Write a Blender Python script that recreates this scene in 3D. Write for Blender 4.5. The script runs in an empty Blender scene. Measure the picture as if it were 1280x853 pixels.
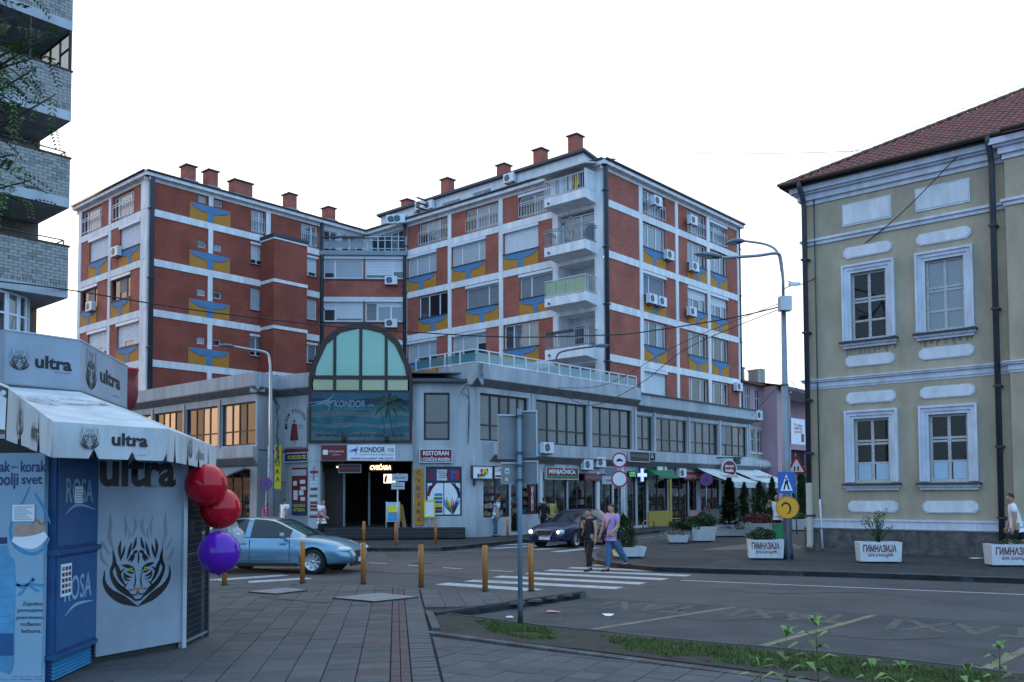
import bpy, bmesh, math, random
from mathutils import Matrix, Vector
from math import sin, cos, pi, radians, sqrt, atan2
random.seed(7)
rnd = random.random
scene = bpy.context.scene
COL = scene.collection

# ------------------------------------------------------------ camera
FPX, PITCH, ROLL, CY, CAMZ = 1120.0, .0444, -.0044, 568.7, 2.05
_c, _s = cos(ROLL), sin(ROLL)
R0, D0, FW = Vector((1, 0, 0)), Vector((0, sin(PITCH), -cos(PITCH))), Vector((0, cos(PITCH), sin(PITCH)))
CR, CD = _c * R0 - _s * D0, _s * R0 + _c * D0
cd = bpy.data.cameras.new('camera')
cam = bpy.data.objects.new('camera', cd)
COL.objects.link(cam)
cd.sensor_fit = 'HORIZONTAL'
cd.sensor_width = 36
cd.lens = FPX / 1280 * 36
cd.shift_y = (CY - 426.5) / 1280
cd.clip_start = .1
cd.clip_end = 3000
mm = Matrix.Identity(4)
for i in range(3):
 mm[i][0] = CR[i]
 mm[i][1] = -CD[i]
 mm[i][2] = -FW[i]
mm[2][3] = CAMZ
cam.matrix_world = mm
scene.camera = cam

# ------------------------------------------------------------ sky, sun, exposure
SUN_AZ, SUN_EL = radians(-50), radians(2.5)      # azimuth from the +Y axis, to the right positive
VEIL_FAR, VEIL_NEAR = (2.2, 3.95, 6.3), (4.3, 4.3, 4.4)
world = bpy.data.worlds.new('World')
scene.world = world
world.use_nodes = True
nt = world.node_tree
bg = nt.nodes['Background']
sky = nt.nodes.new('ShaderNodeTexSky')
sky.sky_type = 'NISHITA'
sky.sun_disc = False
sky.sun_elevation = SUN_EL
sky.sun_rotation = SUN_AZ
sky.altitude = 150
sky.air_density = 1.0
sky.dust_density = 3.0
sky.ozone_density = 1.6
# bright thin evening cloud on the sunset side, fading out smoothly towards the far side of the sky
geo = nt.nodes.new('ShaderNodeTexCoord')
dotn = nt.nodes.new('ShaderNodeVectorMath')
dotn.operation = 'DOT_PRODUCT'
dotn.inputs[1].default_value = (sin(SUN_AZ * .4), cos(SUN_AZ * .4), .15)
nt.links.new(geo.outputs['Generated'], dotn.inputs[0])
mr = nt.nodes.new('ShaderNodeMapRange')
mr.interpolation_type = 'SMOOTHSTEP'
mr.inputs[1].default_value = -.35
mr.inputs[2].default_value = .75
nt.links.new(dotn.outputs['Value'], mr.inputs[0])
mixn = nt.nodes.new('ShaderNodeMix')
mixn.data_type = 'RGBA'
mixn.inputs[6].default_value = (VEIL_FAR[0], VEIL_FAR[1], VEIL_FAR[2], 1)
mixn.inputs[7].default_value = (VEIL_NEAR[0], VEIL_NEAR[1], VEIL_NEAR[2], 1)
nt.links.new(mr.outputs[0], mixn.inputs[0])
addn = nt.nodes.new('ShaderNodeMix')
addn.data_type = 'RGBA'
addn.blend_type = 'ADD'
addn.inputs[0].default_value = 1
nt.links.new(sky.outputs[0], addn.inputs[6])
nt.links.new(mixn.outputs[2], addn.inputs[7])
# warm glow low over the horizon where the sun has just gone down
d2 = nt.nodes.new('ShaderNodeVectorMath')
d2.operation = 'DOT_PRODUCT'
d2.inputs[1].default_value = (sin(radians(-72)), cos(radians(-72)), 0)
nt.links.new(geo.outputs['Generated'], d2.inputs[0])
m2 = nt.nodes.new('ShaderNodeMapRange')
m2.interpolation_type = 'SMOOTHSTEP'
m2.inputs[1].default_value, m2.inputs[2].default_value = .35, 1.0
nt.links.new(d2.outputs['Value'], m2.inputs[0])
sx_ = nt.nodes.new('ShaderNodeSeparateXYZ')
nt.links.new(geo.outputs['Generated'], sx_.inputs[0])
m3 = nt.nodes.new('ShaderNodeMapRange')
m3.interpolation_type = 'SMOOTHSTEP'
m3.inputs[1].default_value, m3.inputs[2].default_value = .0, .38
m3.inputs[3].default_value, m3.inputs[4].default_value = 1, 0
nt.links.new(sx_.outputs[2], m3.inputs[0])
mm_ = nt.nodes.new('ShaderNodeMath')
mm_.operation = 'MULTIPLY'
nt.links.new(m2.outputs[0], mm_.inputs[0])
nt.links.new(m3.outputs[0], mm_.inputs[1])
warm = nt.nodes.new('ShaderNodeMix')
warm.data_type = 'RGBA'
warm.blend_type = 'MULTIPLY'
warm.inputs[7].default_value = (.95, .66, .40, 1)
nt.links.new(mm_.outputs[0], warm.inputs[0])
nt.links.new(addn.outputs[2], warm.inputs[6])
nt.links.new(warm.outputs[2], bg.inputs[0])
bg.inputs[1].default_value = .1
sd = bpy.data.lights.new('sun', 'SUN')
sun = bpy.data.objects.new('sun', sd)
COL.objects.link(sun)
sd.energy = .45
sd.angle = radians(2)
sd.color = (1, .62, .36)
sv = Vector((sin(SUN_AZ) * cos(SUN_EL), cos(SUN_AZ) * cos(SUN_EL), sin(SUN_EL)))
sun.rotation_euler = (-sv).to_track_quat('-Z', 'Y').to_euler()
scene.view_settings.view_transform = 'Standard'
scene.view_settings.look = 'None'
scene.view_settings.exposure = 1.5
scene.view_settings.gamma = 1
scene.cycles.max_bounces = 6
scene.cycles.transparent_max_bounces = 12


# ------------------------------------------------------------ measuring: where a sight line of the photograph meets a real surface
def ray(px, py):
 return FW + (px - 640) / FPX * CR + (py - CY) / FPX * CD


def G(px, py, z=0.0):
 r = ray(px, py)
 t = (z - CAMZ) / r.z
 return Vector((r.x * t, r.y * t, z))


def atY(px, py, Y):
 r = ray(px, py)
 t = Y / r.y
 return Vector((r.x * t, Y, CAMZ + r.z * t))


class Fr:
 """frame of a facade: x to the viewer's right along it, y into it, z up from z0; k = metres per unit of its plan"""
 def __init__(s, x, y, th, k=1.0, z0=0.0):
  s.x, s.y, s.th, s.c, s.s, s.k, s.z0 = x, y, th, cos(th), sin(th), k, z0

 def loc(s, px, py, off=0.0):
  off *= s.k
  r = ray(px, py)
  ox, oy = s.x - s.s * off, s.y + s.c * off
  det = s.c * (-r.y) + s.s * r.x
  u = (ox * r.y - oy * r.x) / det
  X, Y = ox + u * s.c, oy + u * s.s
  t = (X * r.x + Y * r.y) / (r.x ** 2 + r.y ** 2)
  return u / s.k, (CAMZ + r.z * t - s.z0) / s.k

 def M(s, u=0.0, z=0.0, off=0.0, rot=0.0):
  k = s.k
  return Matrix.Translation((s.x + (s.c * u - s.s * off) * k, s.y + (s.s * u + s.c * off) * k, z * k + s.z0)) @ Matrix.Rotation(s.th + rot, 4, 'Z') @ Matrix.Scale(k, 4)


# ------------------------------------------------------------ materials
MATS = {}


def mat(name, col, rough=.8, var=.12, scale=1.5, bump=0., bscale=30., metal=0., spec=.4, coat=0., streak=0., emit=None, es=1., alpha=1., trans=0.):
 m = bpy.data.materials.new(name)
 MATS[name] = m
 m.use_nodes = True
 N, L = m.node_tree.nodes, m.node_tree.links
 b = N['Principled BSDF']
 b.inputs['Roughness'].default_value = rough
 b.inputs['Metallic'].default_value = metal
 b.inputs['Specular IOR Level'].default_value = spec
 b.inputs['Coat Weight'].default_value = coat
 b.inputs['Alpha'].default_value = alpha
 b.inputs['Transmission Weight'].default_value = trans
 c = (*col, 1)
 b.inputs['Base Color'].default_value = c
 if emit:
  b.inputs['Emission Color'].default_value = (*emit, 1)
  b.inputs['Emission Strength'].default_value = es
 if var > 0:
  tc = N.new('ShaderNodeNewGeometry')
  n1 = N.new('ShaderNodeTexNoise')
  n1.inputs['Scale'].default_value = scale
  n1.inputs['Detail'].default_value = 6
  n1.inputs['Roughness'].default_value = .65
  if streak:
   mp = N.new('ShaderNodeMapping')
   mp.inputs['Scale'].default_value = (1, 1, 1 / streak)
   L.new(tc.outputs['Position'], mp.inputs[0])
   L.new(mp.outputs[0], n1.inputs['Vector'])
  else:
   L.new(tc.outputs['Position'], n1.inputs['Vector'])
  r = N.new('ShaderNodeValToRGB')
  r.color_ramp.elements[0].position = .3
  r.color_ramp.elements[1].position = .7
  r.color_ramp.elements[0].color = (*[x * (1 - var) for x in col], 1)
  r.color_ramp.elements[1].color = (*[min(1, x * (1 + var)) for x in col], 1)
  L.new(n1.outputs['Fac'], r.inputs[0])
  L.new(r.outputs[0], b.inputs['Base Color'])
  if bump:
   n2 = N.new('ShaderNodeTexNoise')
   n2.inputs['Scale'].default_value = bscale
   n2.inputs['Detail'].default_value = 3
   L.new(tc.outputs['Position'], n2.inputs['Vector'])
   bm_ = N.new('ShaderNodeBump')
   bm_.inputs['Strength'].default_value = bump
   bm_.inputs['Distance'].default_value = .02
   L.new(n2.outputs['Fac'], bm_.inputs['Height'])
   L.new(bm_.outputs[0], b.inputs['Normal'])
 return m


def brickmat(name, c1, c2, mortar, w=.25, h=.075, ms=.006, rough=.85, bump=.4, dirt=.25):
 m = bpy.data.materials.new(name)
 MATS[name] = m
 m.use_nodes = True
 N, L = m.node_tree.nodes, m.node_tree.links
 b = N['Principled BSDF']
 b.inputs['Roughness'].default_value = rough
 b.inputs['Specular IOR Level'].default_value = .25
 uv = N.new('ShaderNodeUVMap')
 t = N.new('ShaderNodeTexBrick')
 t.inputs['Scale'].default_value = 1
 t.inputs['Brick Width'].default_value = w
 t.inputs['Row Height'].default_value = h
 t.inputs['Mortar Size'].default_value = ms
 t.inputs['Mortar Smooth'].default_value = .2
 t.inputs['Bias'].default_value = 0
 t.inputs['Color1'].default_value = (*c1, 1)
 t.inputs['Color2'].default_value = (*c2, 1)
 t.inputs['Mortar'].default_value = (*mortar, 1)
 L.new(uv.outputs[0], t.inputs['Vector'])
 n1 = N.new('ShaderNodeTexNoise')
 n1.inputs['Scale'].default_value = .8
 n1.inputs['Detail'].default_value = 8
 tc = N.new('ShaderNodeNewGeometry')
 L.new(tc.outputs['Position'], n1.inputs['Vector'])
 mr = N.new('ShaderNodeMapRange')
 mr.inputs[1].default_value = .3
 mr.inputs[2].default_value = .7
 mr.inputs[3].default_value = 1 - dirt
 mr.inputs[4].default_value = 1 + dirt * .5
 L.new(n1.outputs['Fac'], mr.inputs[0])
 mx = N.new('ShaderNodeVectorMath')
 mx.operation = 'SCALE'
 L.new(t.outputs['Color'], mx.inputs[0])
 L.new(mr.outputs[0], mx.inputs['Scale'])
 L.new(mx.outputs[0], b.inputs['Base Color'])
 bm_ = N.new('ShaderNodeBump')
 bm_.inputs['Strength'].default_value = bump
 bm_.inputs['Distance'].default_value = .01
 bm_.invert = True
 L.new(t.outputs['Fac'], bm_.inputs['Height'])
 L.new(bm_.outputs[0], b.inputs['Normal'])
 return m


def glassmat(name, tint, clear, rough=.03):
 """window glass: part clear, part mirror, never lit from inside"""
 m = bpy.data.materials.new(name)
 MATS[name] = m
 m.use_nodes = True
 N, L = m.node_tree.nodes, m.node_tree.links
 b = N['Principled BSDF']
 b.inputs['Base Color'].default_value = (*tint, 1)
 b.inputs['Roughness'].default_value = rough
 b.inputs['Specular IOR Level'].default_value = .9
 b.inputs['IOR'].default_value = 1.6
 b.inputs['Alpha'].default_value = 1 - clear
 tc = N.new('ShaderNodeNewGeometry')
 n2 = N.new('ShaderNodeTexNoise')
 n2.inputs['Scale'].default_value = .9
 L.new(tc.outputs['Position'], n2.inputs['Vector'])
 bm_ = N.new('ShaderNodeBump')
 bm_.inputs['Strength'].default_value = .12
 bm_.inputs['Distance'].default_value = .06
 L.new(n2.outputs['Fac'], bm_.inputs['Height'])
 L.new(bm_.outputs[0], b.inputs['Normal'])
 return m


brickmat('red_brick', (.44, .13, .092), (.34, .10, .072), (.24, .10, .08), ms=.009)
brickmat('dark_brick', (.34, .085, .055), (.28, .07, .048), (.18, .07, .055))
mat('band_white', (.70, .70, .72), var=.2, scale=2.6, streak=5)
mat('trim_white', (.62, .64, .68), var=.16, scale=2.5, streak=3)
mat('ochre', (.45, .20, .03), var=.12, scale=3)
mat('goblet_blue', (.085, .20, .37), var=.1, scale=3)
mat('line_dark', (.02, .022, .03), var=0)
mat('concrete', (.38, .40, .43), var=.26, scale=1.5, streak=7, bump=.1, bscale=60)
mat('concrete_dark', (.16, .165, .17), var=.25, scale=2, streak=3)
mat('roof_grey', (.10, .105, .11), var=.3, scale=3, bump=.3, bscale=12)
mat('lamp_case', (.09, .12, .16), rough=.45, var=.15)
mat('metal_dark', (.035, .045, .06), rough=.5, var=.2)
mat('metal_grey', (.20, .23, .26), rough=.45, var=.15, metal=.3)
mat('metal_light', (.45, .48, .52), rough=.4, var=.12, metal=.2)
mat('pvc_white', (.62, .66, .72), rough=.4, var=.05)
mat('shutter', (.38, .41, .45), rough=.6, var=.06)
mat('shutter_dark', (.17, .19, .22), rough=.6, var=.08)
mat('shutter_white', (.58, .61, .66), rough=.6, var=.05)
mat('brown_frame', (.035, .022, .018), rough=.5, var=.1)
mat('dark_inside', (.012, .012, .014), var=0)
mat('curtain', (.42, .46, .50), var=.2, scale=6, streak=.2)
glassmat('glass', (.03, .04, .05), .25)
glassmat('glass_pale', (.13, .17, .21), .1)
glassmat('glass_strip', (.06, .085, .08), .45)
mat('blind', (.30, .33, .30), var=.15, scale=3, streak=.2)
mat('board_beach', (.04, .10, .14), var=.3, scale=1)
mat('beach_sand', (.09, .13, .13), var=.3, scale=1.5)
mat('beach_teal', (.025, .11, .14), var=.35, scale=1.5)
mat('beach_foam', (.10, .15, .17), var=.3, scale=2)
mat('beach_navy', (.015, .04, .09), var=.3, scale=1.5)
mat('beach_palm', (.035, .06, .04), var=.3, scale=3)
mat('beach_letter', (.16, .24, .30), var=0)
mat('goods_back', (.05, .045, .04), var=.2)
glassmat('rail_glass', (.10, .28, .30), .45)
glassmat('glass_mirror', (.02, .022, .025), .1, .01)
MATS['glass_mirror'].node_tree.nodes['Principled BSDF'].inputs['Metallic'].default_value = .75
MATS['glass_mirror'].node_tree.nodes['Principled BSDF'].inputs['Base Color'].default_value = (.36, .36, .38, 1)
brickmat('paving_far', (.042, .043, .045), (.035, .036, .038), (.02, .02, .02), w=.4, h=.4, ms=.012, bump=.3, dirt=.35)
brickmat('paving_right', (.05, .052, .055), (.042, .044, .047), (.022, .022, .022), w=.42, h=.42, ms=.014, bump=.3, dirt=.35)
mat('tile_dark', (.11, .05, .042), rough=.8, var=.3, scale=5)
mat('white_brick', (.31, .30, .29), rough=.8, var=.2, scale=9)
mat('grey_brick', (.23, .22, .215), rough=.8, var=.2, scale=9)
brickmat('tan_brick', (.22, .17, .13), (.19, .15, .12), (.1, .09, .08), w=.26, h=.095, ms=.01)
mat('eye_green', (.35, .42, .03), var=0)
mat('rosa_mid', (.015, .085, .22), rough=.5, var=.12, scale=3)
mat('rosa_print', (.22, .38, .52), rough=.5, var=.1)
mat('poster_blue', (.22, .35, .46), rough=.45, var=.06, scale=1.5)
mat('bottle_blue', (.08, .26, .44), rough=.4, var=.25, scale=3)
mat('baby_skin', (.42, .28, .22), var=.15, scale=8)
mat('pole_brown', (.13, .10, .09), rough=.6, var=.2)
mat('pole_blue', (.12, .19, .25), rough=.5, var=.15)
mat('sign_back', (.19, .20, .22), rough=.5, var=.1, metal=.2)
mat('letter_blue', (.08, .10, .3), var=0)
mat('black_cloth', (.014, .014, .018), rough=.9, var=.3, scale=6)
mat('lilac', (.40, .26, .50), rough=.85, var=.08, scale=6)
mat('denim', (.05, .12, .22), rough=.85, var=.3, scale=5)
mat('hot_pink', (.50, .06, .20), rough=.8, var=.05)
mat('yellow_cloth', (.55, .42, .08), rough=.85, var=.08)
mat('wine_cloth', (.07, .015, .025), rough=.85, var=.1)
mat('plaid_red', (.36, .16, .20), rough=.9, var=.4, scale=25)
mat('hair_black', (.008, .008, .009), rough=.6, var=0)
mat('hair_dark', (.025, .016, .012), rough=.6, var=.1)
mat('hair_white', (.5, .5, .5), rough=.7, var=.1)
mat('lips', (.28, .09, .08), var=0)
mat('car_glass', (.012, .02, .025), rough=.06, var=0, spec=.45)
mat('paint_faded', (.082, .08, .064), rough=.85, var=.45, scale=6)
mat('office_wall', (.16, .16, .15), var=.2)
mat('slab_b', (.060, .062, .066), rough=.85, var=.2, scale=2, bump=.3, bscale=70)
mat('slab_c', (.080, .082, .086), rough=.85, var=.2, scale=2, bump=.3, bscale=70)
mat('stain', (.24, .19, .14), rough=.9, var=.35, scale=9, streak=6)
mat('screen_green', (.33, .40, .27), var=.1)
glassmat('glass_dark', (.012, .016, .02), .12)
glassmat('glass_deep', (.01, .014, .018), .1)
MATS['glass_deep'].node_tree.nodes['Principled BSDF'].inputs['Specular IOR Level'].default_value = .25
glassmat('shop_glass', (.01, .012, .014), .72)
glassmat('teal_glass', (.14, .40, .30), .05, .08)
glassmat('yellow_glass', (.32, .36, .16), .05, .12)
mat('orange_paint', (.40, .15, .03), rough=.5, var=.12, scale=5)
mat('wood', (.20, .12, .06), var=.2, scale=8)
mat('white', (.72, .75, .8), rough=.6, var=.06)
mat('black', (.012, .012, .014), rough=.5, var=0)
mat('red', (.42, .02, .025), rough=.5, var=.05)
mat('dark_red', (.16, .015, .02), rough=.5, var=.08)
mat('sign_blue', (.02, .10, .36), rough=.4, var=.04)
mat('navy', (.012, .03, .12), rough=.4, var=.04)
mat('sign_yellow', (.62, .56, .02), rough=.5, var=.05)
mat('yellow_orange', (.75, .33, .015), rough=.5, var=.05)
mat('green', (.015, .16, .07), rough=.5, var=.06)
mat('yellow_wall', (.34, .25, .03), rough=.6, var=.08)
mat('pink_wall', (.50, .22, .24), rough=.7, var=.08)
mat('pink_plaster', (.42, .27, .31), rough=.85, var=.12, scale=1.2, streak=3)
mat('beige_plaster', (.36, .33, .28), rough=.85, var=.14, scale=1.2, streak=3)
mat('school_yellow', (.38, .32, .235), rough=.88, var=.2, scale=1.3, streak=2.5, bump=.15, bscale=25)
mat('school_trim', (.55, .58, .66), rough=.8, var=.2, scale=3, streak=3, bump=.1)
mat('window_wood', (.42, .42, .43), rough=.7, var=.3, scale=14)
mat('plinth_stone', (.09, .085, .08), rough=.9, var=.55, scale=3.5, bump=.6, bscale=9)
mat('tile_red', (.16, .045, .035), rough=.75, var=.4, scale=7)
mat('gutter', (.022, .024, .028), rough=.55, var=.2)
mat('asphalt', (.062, .063, .066), rough=.85, var=.3, scale=.5, bump=.5, bscale=120)
mat('asphalt_old', (.054, .055, .059), rough=.88, var=.38, scale=.8, bump=.6, bscale=90)
mat('slab', (.070, .073, .078), rough=.85, var=.22, scale=1.3, bump=.3, bscale=70)
mat('slab_red', (.082, .060, .062), rough=.85, var=.2, scale=3, bump=.3, bscale=60)
mat('slab_pale', (.095, .098, .102), rough=.85, var=.2, scale=3, bump=.3, bscale=60)
mat('joint', (.022, .023, .024), rough=.95, var=.3, scale=6)
mat('kerb', (.075, .077, .08), rough=.9, var=.3, scale=2, bump=.4, bscale=40)
mat('kerb_dark', (.034, .035, .037), rough=.9, var=.3, scale=2, bump=.4, bscale=40)
mat('dirt', (.042, .038, .032), rough=1, var=.35, scale=5, bump=.7, bscale=60)
mat('paint_white', (.36, .37, .38), rough=.75, var=.28, scale=5)
mat('paint_yellow', (.15, .14, .09), rough=.8, var=.5, scale=4)
mat('plate', (.17, .18, .19), rough=.6, var=.3, scale=6)
mat('planter', (.56, .58, .60), rough=.8, var=.14, scale=6, streak=2)
mat('soil', (.03, .025, .02), rough=1, var=.3)
mat('leaf', (.045, .095, .022), rough=.55, var=.4, scale=8)
mat('leaf_dark', (.014, .034, .016), rough=.6, var=.4, scale=6)
mat('leaf_light', (.09, .20, .035), rough=.5, var=.3, scale=8)
mat('grass', (.065, .10, .016), rough=.7, var=.45, scale=3)
mat('bark', (.05, .04, .03), rough=.95, var=.3, scale=10)
mat('flower_red', (.4, .03, .06), rough=.6, var=.2)
mat('awning', (.52, .56, .56), rough=.75, var=.06, scale=3)
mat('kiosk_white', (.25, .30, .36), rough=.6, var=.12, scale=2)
mat('kiosk_cloth', (.45, .48, .50), rough=.75, var=.2, scale=3, streak=3)
mat('rosa_blue', (.012, .065, .18), rough=.5, var=.15, scale=3)
mat('rosa_light', (.04, .22, .42), rough=.4, var=.1)
mat('poster_pale', (.36, .50, .62), rough=.5, var=.06)
mat('lettering', (.008, .008, .01), rough=.5, var=0)
mat('letter_grey', (.18, .20, .23), rough=.5, var=0)
mat('skin', (.40, .23, .16), rough=.55, var=.06)
mat('balloon_red', (.46, .006, .018), rough=.14, var=0, spec=.35)
mat('balloon_purple', (.10, .012, .34), rough=.14, var=0, spec=.35)
mat('balloon_clear', (.55, .58, .62), rough=.1, var=0, alpha=.45)
mat('tyre', (.012, .012, .013), rough=.85, var=.1)
mat('rim', (.45, .47, .5), rough=.3, var=0, metal=.8)
mat('car_blue', (.14, .27, .37), rough=.28, var=0, metal=.55, coat=.8)
mat('car_navy', (.008, .014, .05), rough=.35, var=0, metal=0, coat=.35, spec=.3)
mat('chrome', (.6, .62, .65), rough=.15, var=0, metal=1)
mat('lamp_glass', (.55, .6, .65), rough=.1, var=0, spec=.8)
mat('lamp_on', (.9, .8, .6), var=0, emit=(1, .78, .5), es=6)
mat('neon', (.8, .8, .3), var=0, emit=(.95, .95, .35), es=1.3)
mat('neon_green', (.1, .7, .2), var=0, emit=(.1, .8, .2), es=.4)
mat('cross_light', (.5, .6, .9), var=0, emit=(.45, .55, 1), es=.35)
mat('lit_box', (.8, .7, .4), var=0, emit=(.9, .75, .4), es=.8)
mat('rubber', (.02, .02, .02), var=0)

WM = {}
IDM = Matrix.Identity(4)


def add(name, me, parent=None, M=IDM, **tags):
 o = bpy.data.objects.new(name, me)
 COL.objects.link(o)
 WM[o] = M.copy()
 if parent is not None:
  o.parent = parent
  o.matrix_basis = WM[parent].inverted() @ M
 else:
  o.matrix_basis = M
 for k, v in tags.items():
  o[k] = v
 return o


def thing(name, label, cat, M=IDM, group=None):
 o = add(name, None, None, M)
 o.empty_display_size = .2
 o['label'], o['category'] = label, cat
 if group:
  o['group'] = group
 return o


def tag(o, label=None, cat=None, group=None, kind=None):
 if label: o['label'] = label
 if cat: o['category'] = cat
 if group: o['group'] = group
 if kind: o['kind'] = kind
 return o


class MB:
 def __init__(s):
  s.v, s.f, s.m, s.sm, s.mats = [], [], [], [], []

 def mi(s, mat):
  if mat not in s.mats:
   s.mats.append(mat)
  return s.mats.index(mat)

 def poly(s, pts, mat='white', smooth=False):
  n = len(s.v)
  s.v += [tuple(p) for p in pts]
  s.f.append(tuple(range(n, n + len(pts))))
  s.m.append(s.mi(mat))
  s.sm.append(smooth)
  return s

 def faces(s, V, F, mat='white', smooth=False, T=None):
  n = len(s.v)
  s.v += [tuple(T @ Vector(p)) if T is not None else tuple(p) for p in V]
  k = s.mi(mat)
  for f in F:
   s.f.append(tuple(n + i for i in f))
   s.m.append(k)
   s.sm.append(smooth)
  return s

 def box(s, x0, x1, y0, y1, z0, z1, mat='white', T=None, bottom=True):
  V = [(x0, y0, z0), (x1, y0, z0), (x1, y1, z0), (x0, y1, z0), (x0, y0, z1), (x1, y0, z1), (x1, y1, z1), (x0, y1, z1)]
  F = [(0, 1, 5, 4), (1, 2, 6, 5), (2, 3, 7, 6), (3, 0, 4, 7), (4, 5, 6, 7)]
  if bottom:
   F.append((3, 2, 1, 0))
  return s.faces(V, F, mat, T=T)

 def prism(s, pts, y0, y1, mat='white', T=None, smooth=False):
  """outline in x,z (counter-clockwise seen from -y) pushed from y0 to y1"""
  n = len(pts)
  V = [(x, y0, z) for x, z in pts] + [(x, y1, z) for x, z in pts]
  F = [tuple(range(n)), tuple(range(2 * n - 1, n - 1, -1))]
  s.faces(V, F, mat, T=T)
  s.faces(V, [(i, i + n, (i + 1) % n + n, (i + 1) % n) for i in range(n)], mat, smooth=smooth, T=T)
  return s

 def slab(s, pts, z0, z1, mat='white', top=None):
  """outline in x,y (counter-clockwise from above) between z0 and z1"""
  n = len(pts)
  V = [(p[0], p[1], z0) for p in pts] + [(p[0], p[1], z1) for p in pts]
  s.faces(V, [tuple(range(n, 2 * n))], top or mat)
  s.faces(V, [(i, (i + 1) % n, (i + 1) % n + n, i + n) for i in range(n)], mat)
  return s

 def tube(s, pts, r, n=8, mat='white', cap=True, smooth=True):
  P = [Vector(p) for p in pts]
  R = r if isinstance(r, (list, tuple)) else [r] * len(P)
  rings, base = [], len(s.v)
  up = None
  for i, p in enumerate(P):
   d = (P[min(i + 1, len(P) - 1)] - P[max(i - 1, 0)]).normalized()
   if up is None:
    up = Vector((0, 0, 1)) if abs(d.z) < .9 else Vector((1, 0, 0))
   a = d.cross(up)
   a = a.normalized() if a.length > 1e-6 else d.orthogonal().normalized()
   b = a.cross(d).normalized()
   up = b
   s.v += [tuple(p + R[i] * (cos(2 * pi * k / n) * a + sin(2 * pi * k / n) * b)) for k in range(n)]
  q = s.mi(mat)
  for i in range(len(P) - 1):
   for k in range(n):
    k2 = (k + 1) % n
    s.f.append((base + i * n + k, base + i * n + k2, base + (i + 1) * n + k2, base + (i + 1) * n + k))
    s.m.append(q)
    s.sm.append(smooth)
  if cap:
   for b0, rev in ((base, True), (base + (len(P) - 1) * n, False)):
    f = tuple(range(b0, b0 + n))
    s.f.append(f if not rev else f[::-1])
    s.m.append(q)
    s.sm.append(False)
  return s

 def lathe(s, prof, n=16, mat='white', T=None, smooth=True):
  """profile of (radius, z) turned about z"""
  V, F = [], []
  for r, z in prof:
   V += [(r * cos(2 * pi * k / n), r * sin(2 * pi * k / n), z) for k in range(n)]
  for i in range(len(prof) - 1):
   for k in range(n):
    k2 = (k + 1) % n
    F.append((i * n + k, i * n + k2, (i + 1) * n + k2, (i + 1) * n + k))
  F.append(tuple(range(n))[::-1])
  F.append(tuple(range((len(prof) - 1) * n, len(prof) * n)))
  return s.faces(V, F, mat, smooth, T)

 def mesh(s, name='mesh'):
  me = bpy.data.meshes.new(name)
  me.from_pydata(s.v, [], s.f)
  for m in s.mats:
   me.materials.append(MATS[m])
  me.polygons.foreach_set('material_index', s.m)
  me.polygons.foreach_set('use_smooth', s.sm)
  uv = me.uv_layers.new(name='UVMap')
  for p in me.polygons:
   nx, ny, nz = p.normal
   if abs(nz) > .8:
    for li in p.loop_indices:
     c = me.vertices[me.loops[li].vertex_index].co
     uv.data[li].uv = (c.x, c.y)
   else:
    l = sqrt(nx * nx + ny * ny) or 1
    tx, ty = -ny / l, nx / l
    for li in p.loop_indices:
     c = me.vertices[me.loops[li].vertex_index].co
     uv.data[li].uv = (c.x * tx + c.y * ty, c.z)
  me.update()
  return me

 def add(s, name, parent=None, M=IDM, **tags):
  return add(name, s.mesh(name), parent, M, **tags)


def crom(pts, k=6):
 """smooth curve through points of any dimension"""
 P = [tuple(p) for p in pts]
 if len(P) < 3:
  return P
 out = []
 for i in range(len(P) - 1):
  a, b, c, d = P[max(i - 1, 0)], P[i], P[i + 1], P[min(i + 2, len(P) - 1)]
  for j in range(k):
   t = j / k
   out.append(tuple(.5 * (2 * b[n] + (c[n] - a[n]) * t + (2 * a[n] - 5 * b[n] + 4 * c[n] - d[n]) * t * t + (3 * b[n] - a[n] - 3 * c[n] + d[n]) * t ** 3) for n in range(len(b))))
 out.append(P[-1])
 return out


def text_mesh(body, h, w=None, mat='lettering', bold=0., align='CENTER', shear=0., ext=.002, vert=False):
 """lettering in the x,z plane facing -y; h = height of a capital, w = total width if given"""
 cu = bpy.data.curves.new('text', 'FONT')
 cu.body = body
 cu.align_x = align
 cu.align_y = 'CENTER'
 cu.offset = bold
 cu.shear = shear
 cu.resolution_u = 3
 if vert:
  cu.space_line = .82
 o = bpy.data.objects.new('text', cu)
 COL.objects.link(o)
 dg = bpy.context.evaluated_depsgraph_get()
 dg.update()
 me = bpy.data.meshes.new_from_object(o.evaluated_get(dg))
 bpy.data.objects.remove(o)
 bpy.data.curves.remove(cu)
 xs = [v.co.x for v in me.vertices] or [0, 1]
 s = h / .73
 lo, hi = min(xs), max(xs)
 sx = s if w is None else w / (hi - lo)
 cx = (lo + hi) / 2 if align == 'CENTER' else lo
 for v in me.vertices:
  x, y = v.co.x, v.co.y
  v.co = ((x - cx) * sx, 0, y * s)
 me.materials.clear()
 me.materials.append(MATS[mat])
 me.update()
 return me


def text(parent, body, M, h, w=None, mat='lettering', name='lettering', **k):
 return add(name, text_mesh(body, h, w, mat, **k), parent, M)


def T3(x=0, y=0, z=0):
 return Matrix.Translation((x, y, z))


def RZ(a):
 return Matrix.Rotation(a, 4, 'Z')


def RX(a):
 return Matrix.Rotation(a, 4, 'X')


def RY(a):
 return Matrix.Rotation(a, 4, 'Y')

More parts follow.
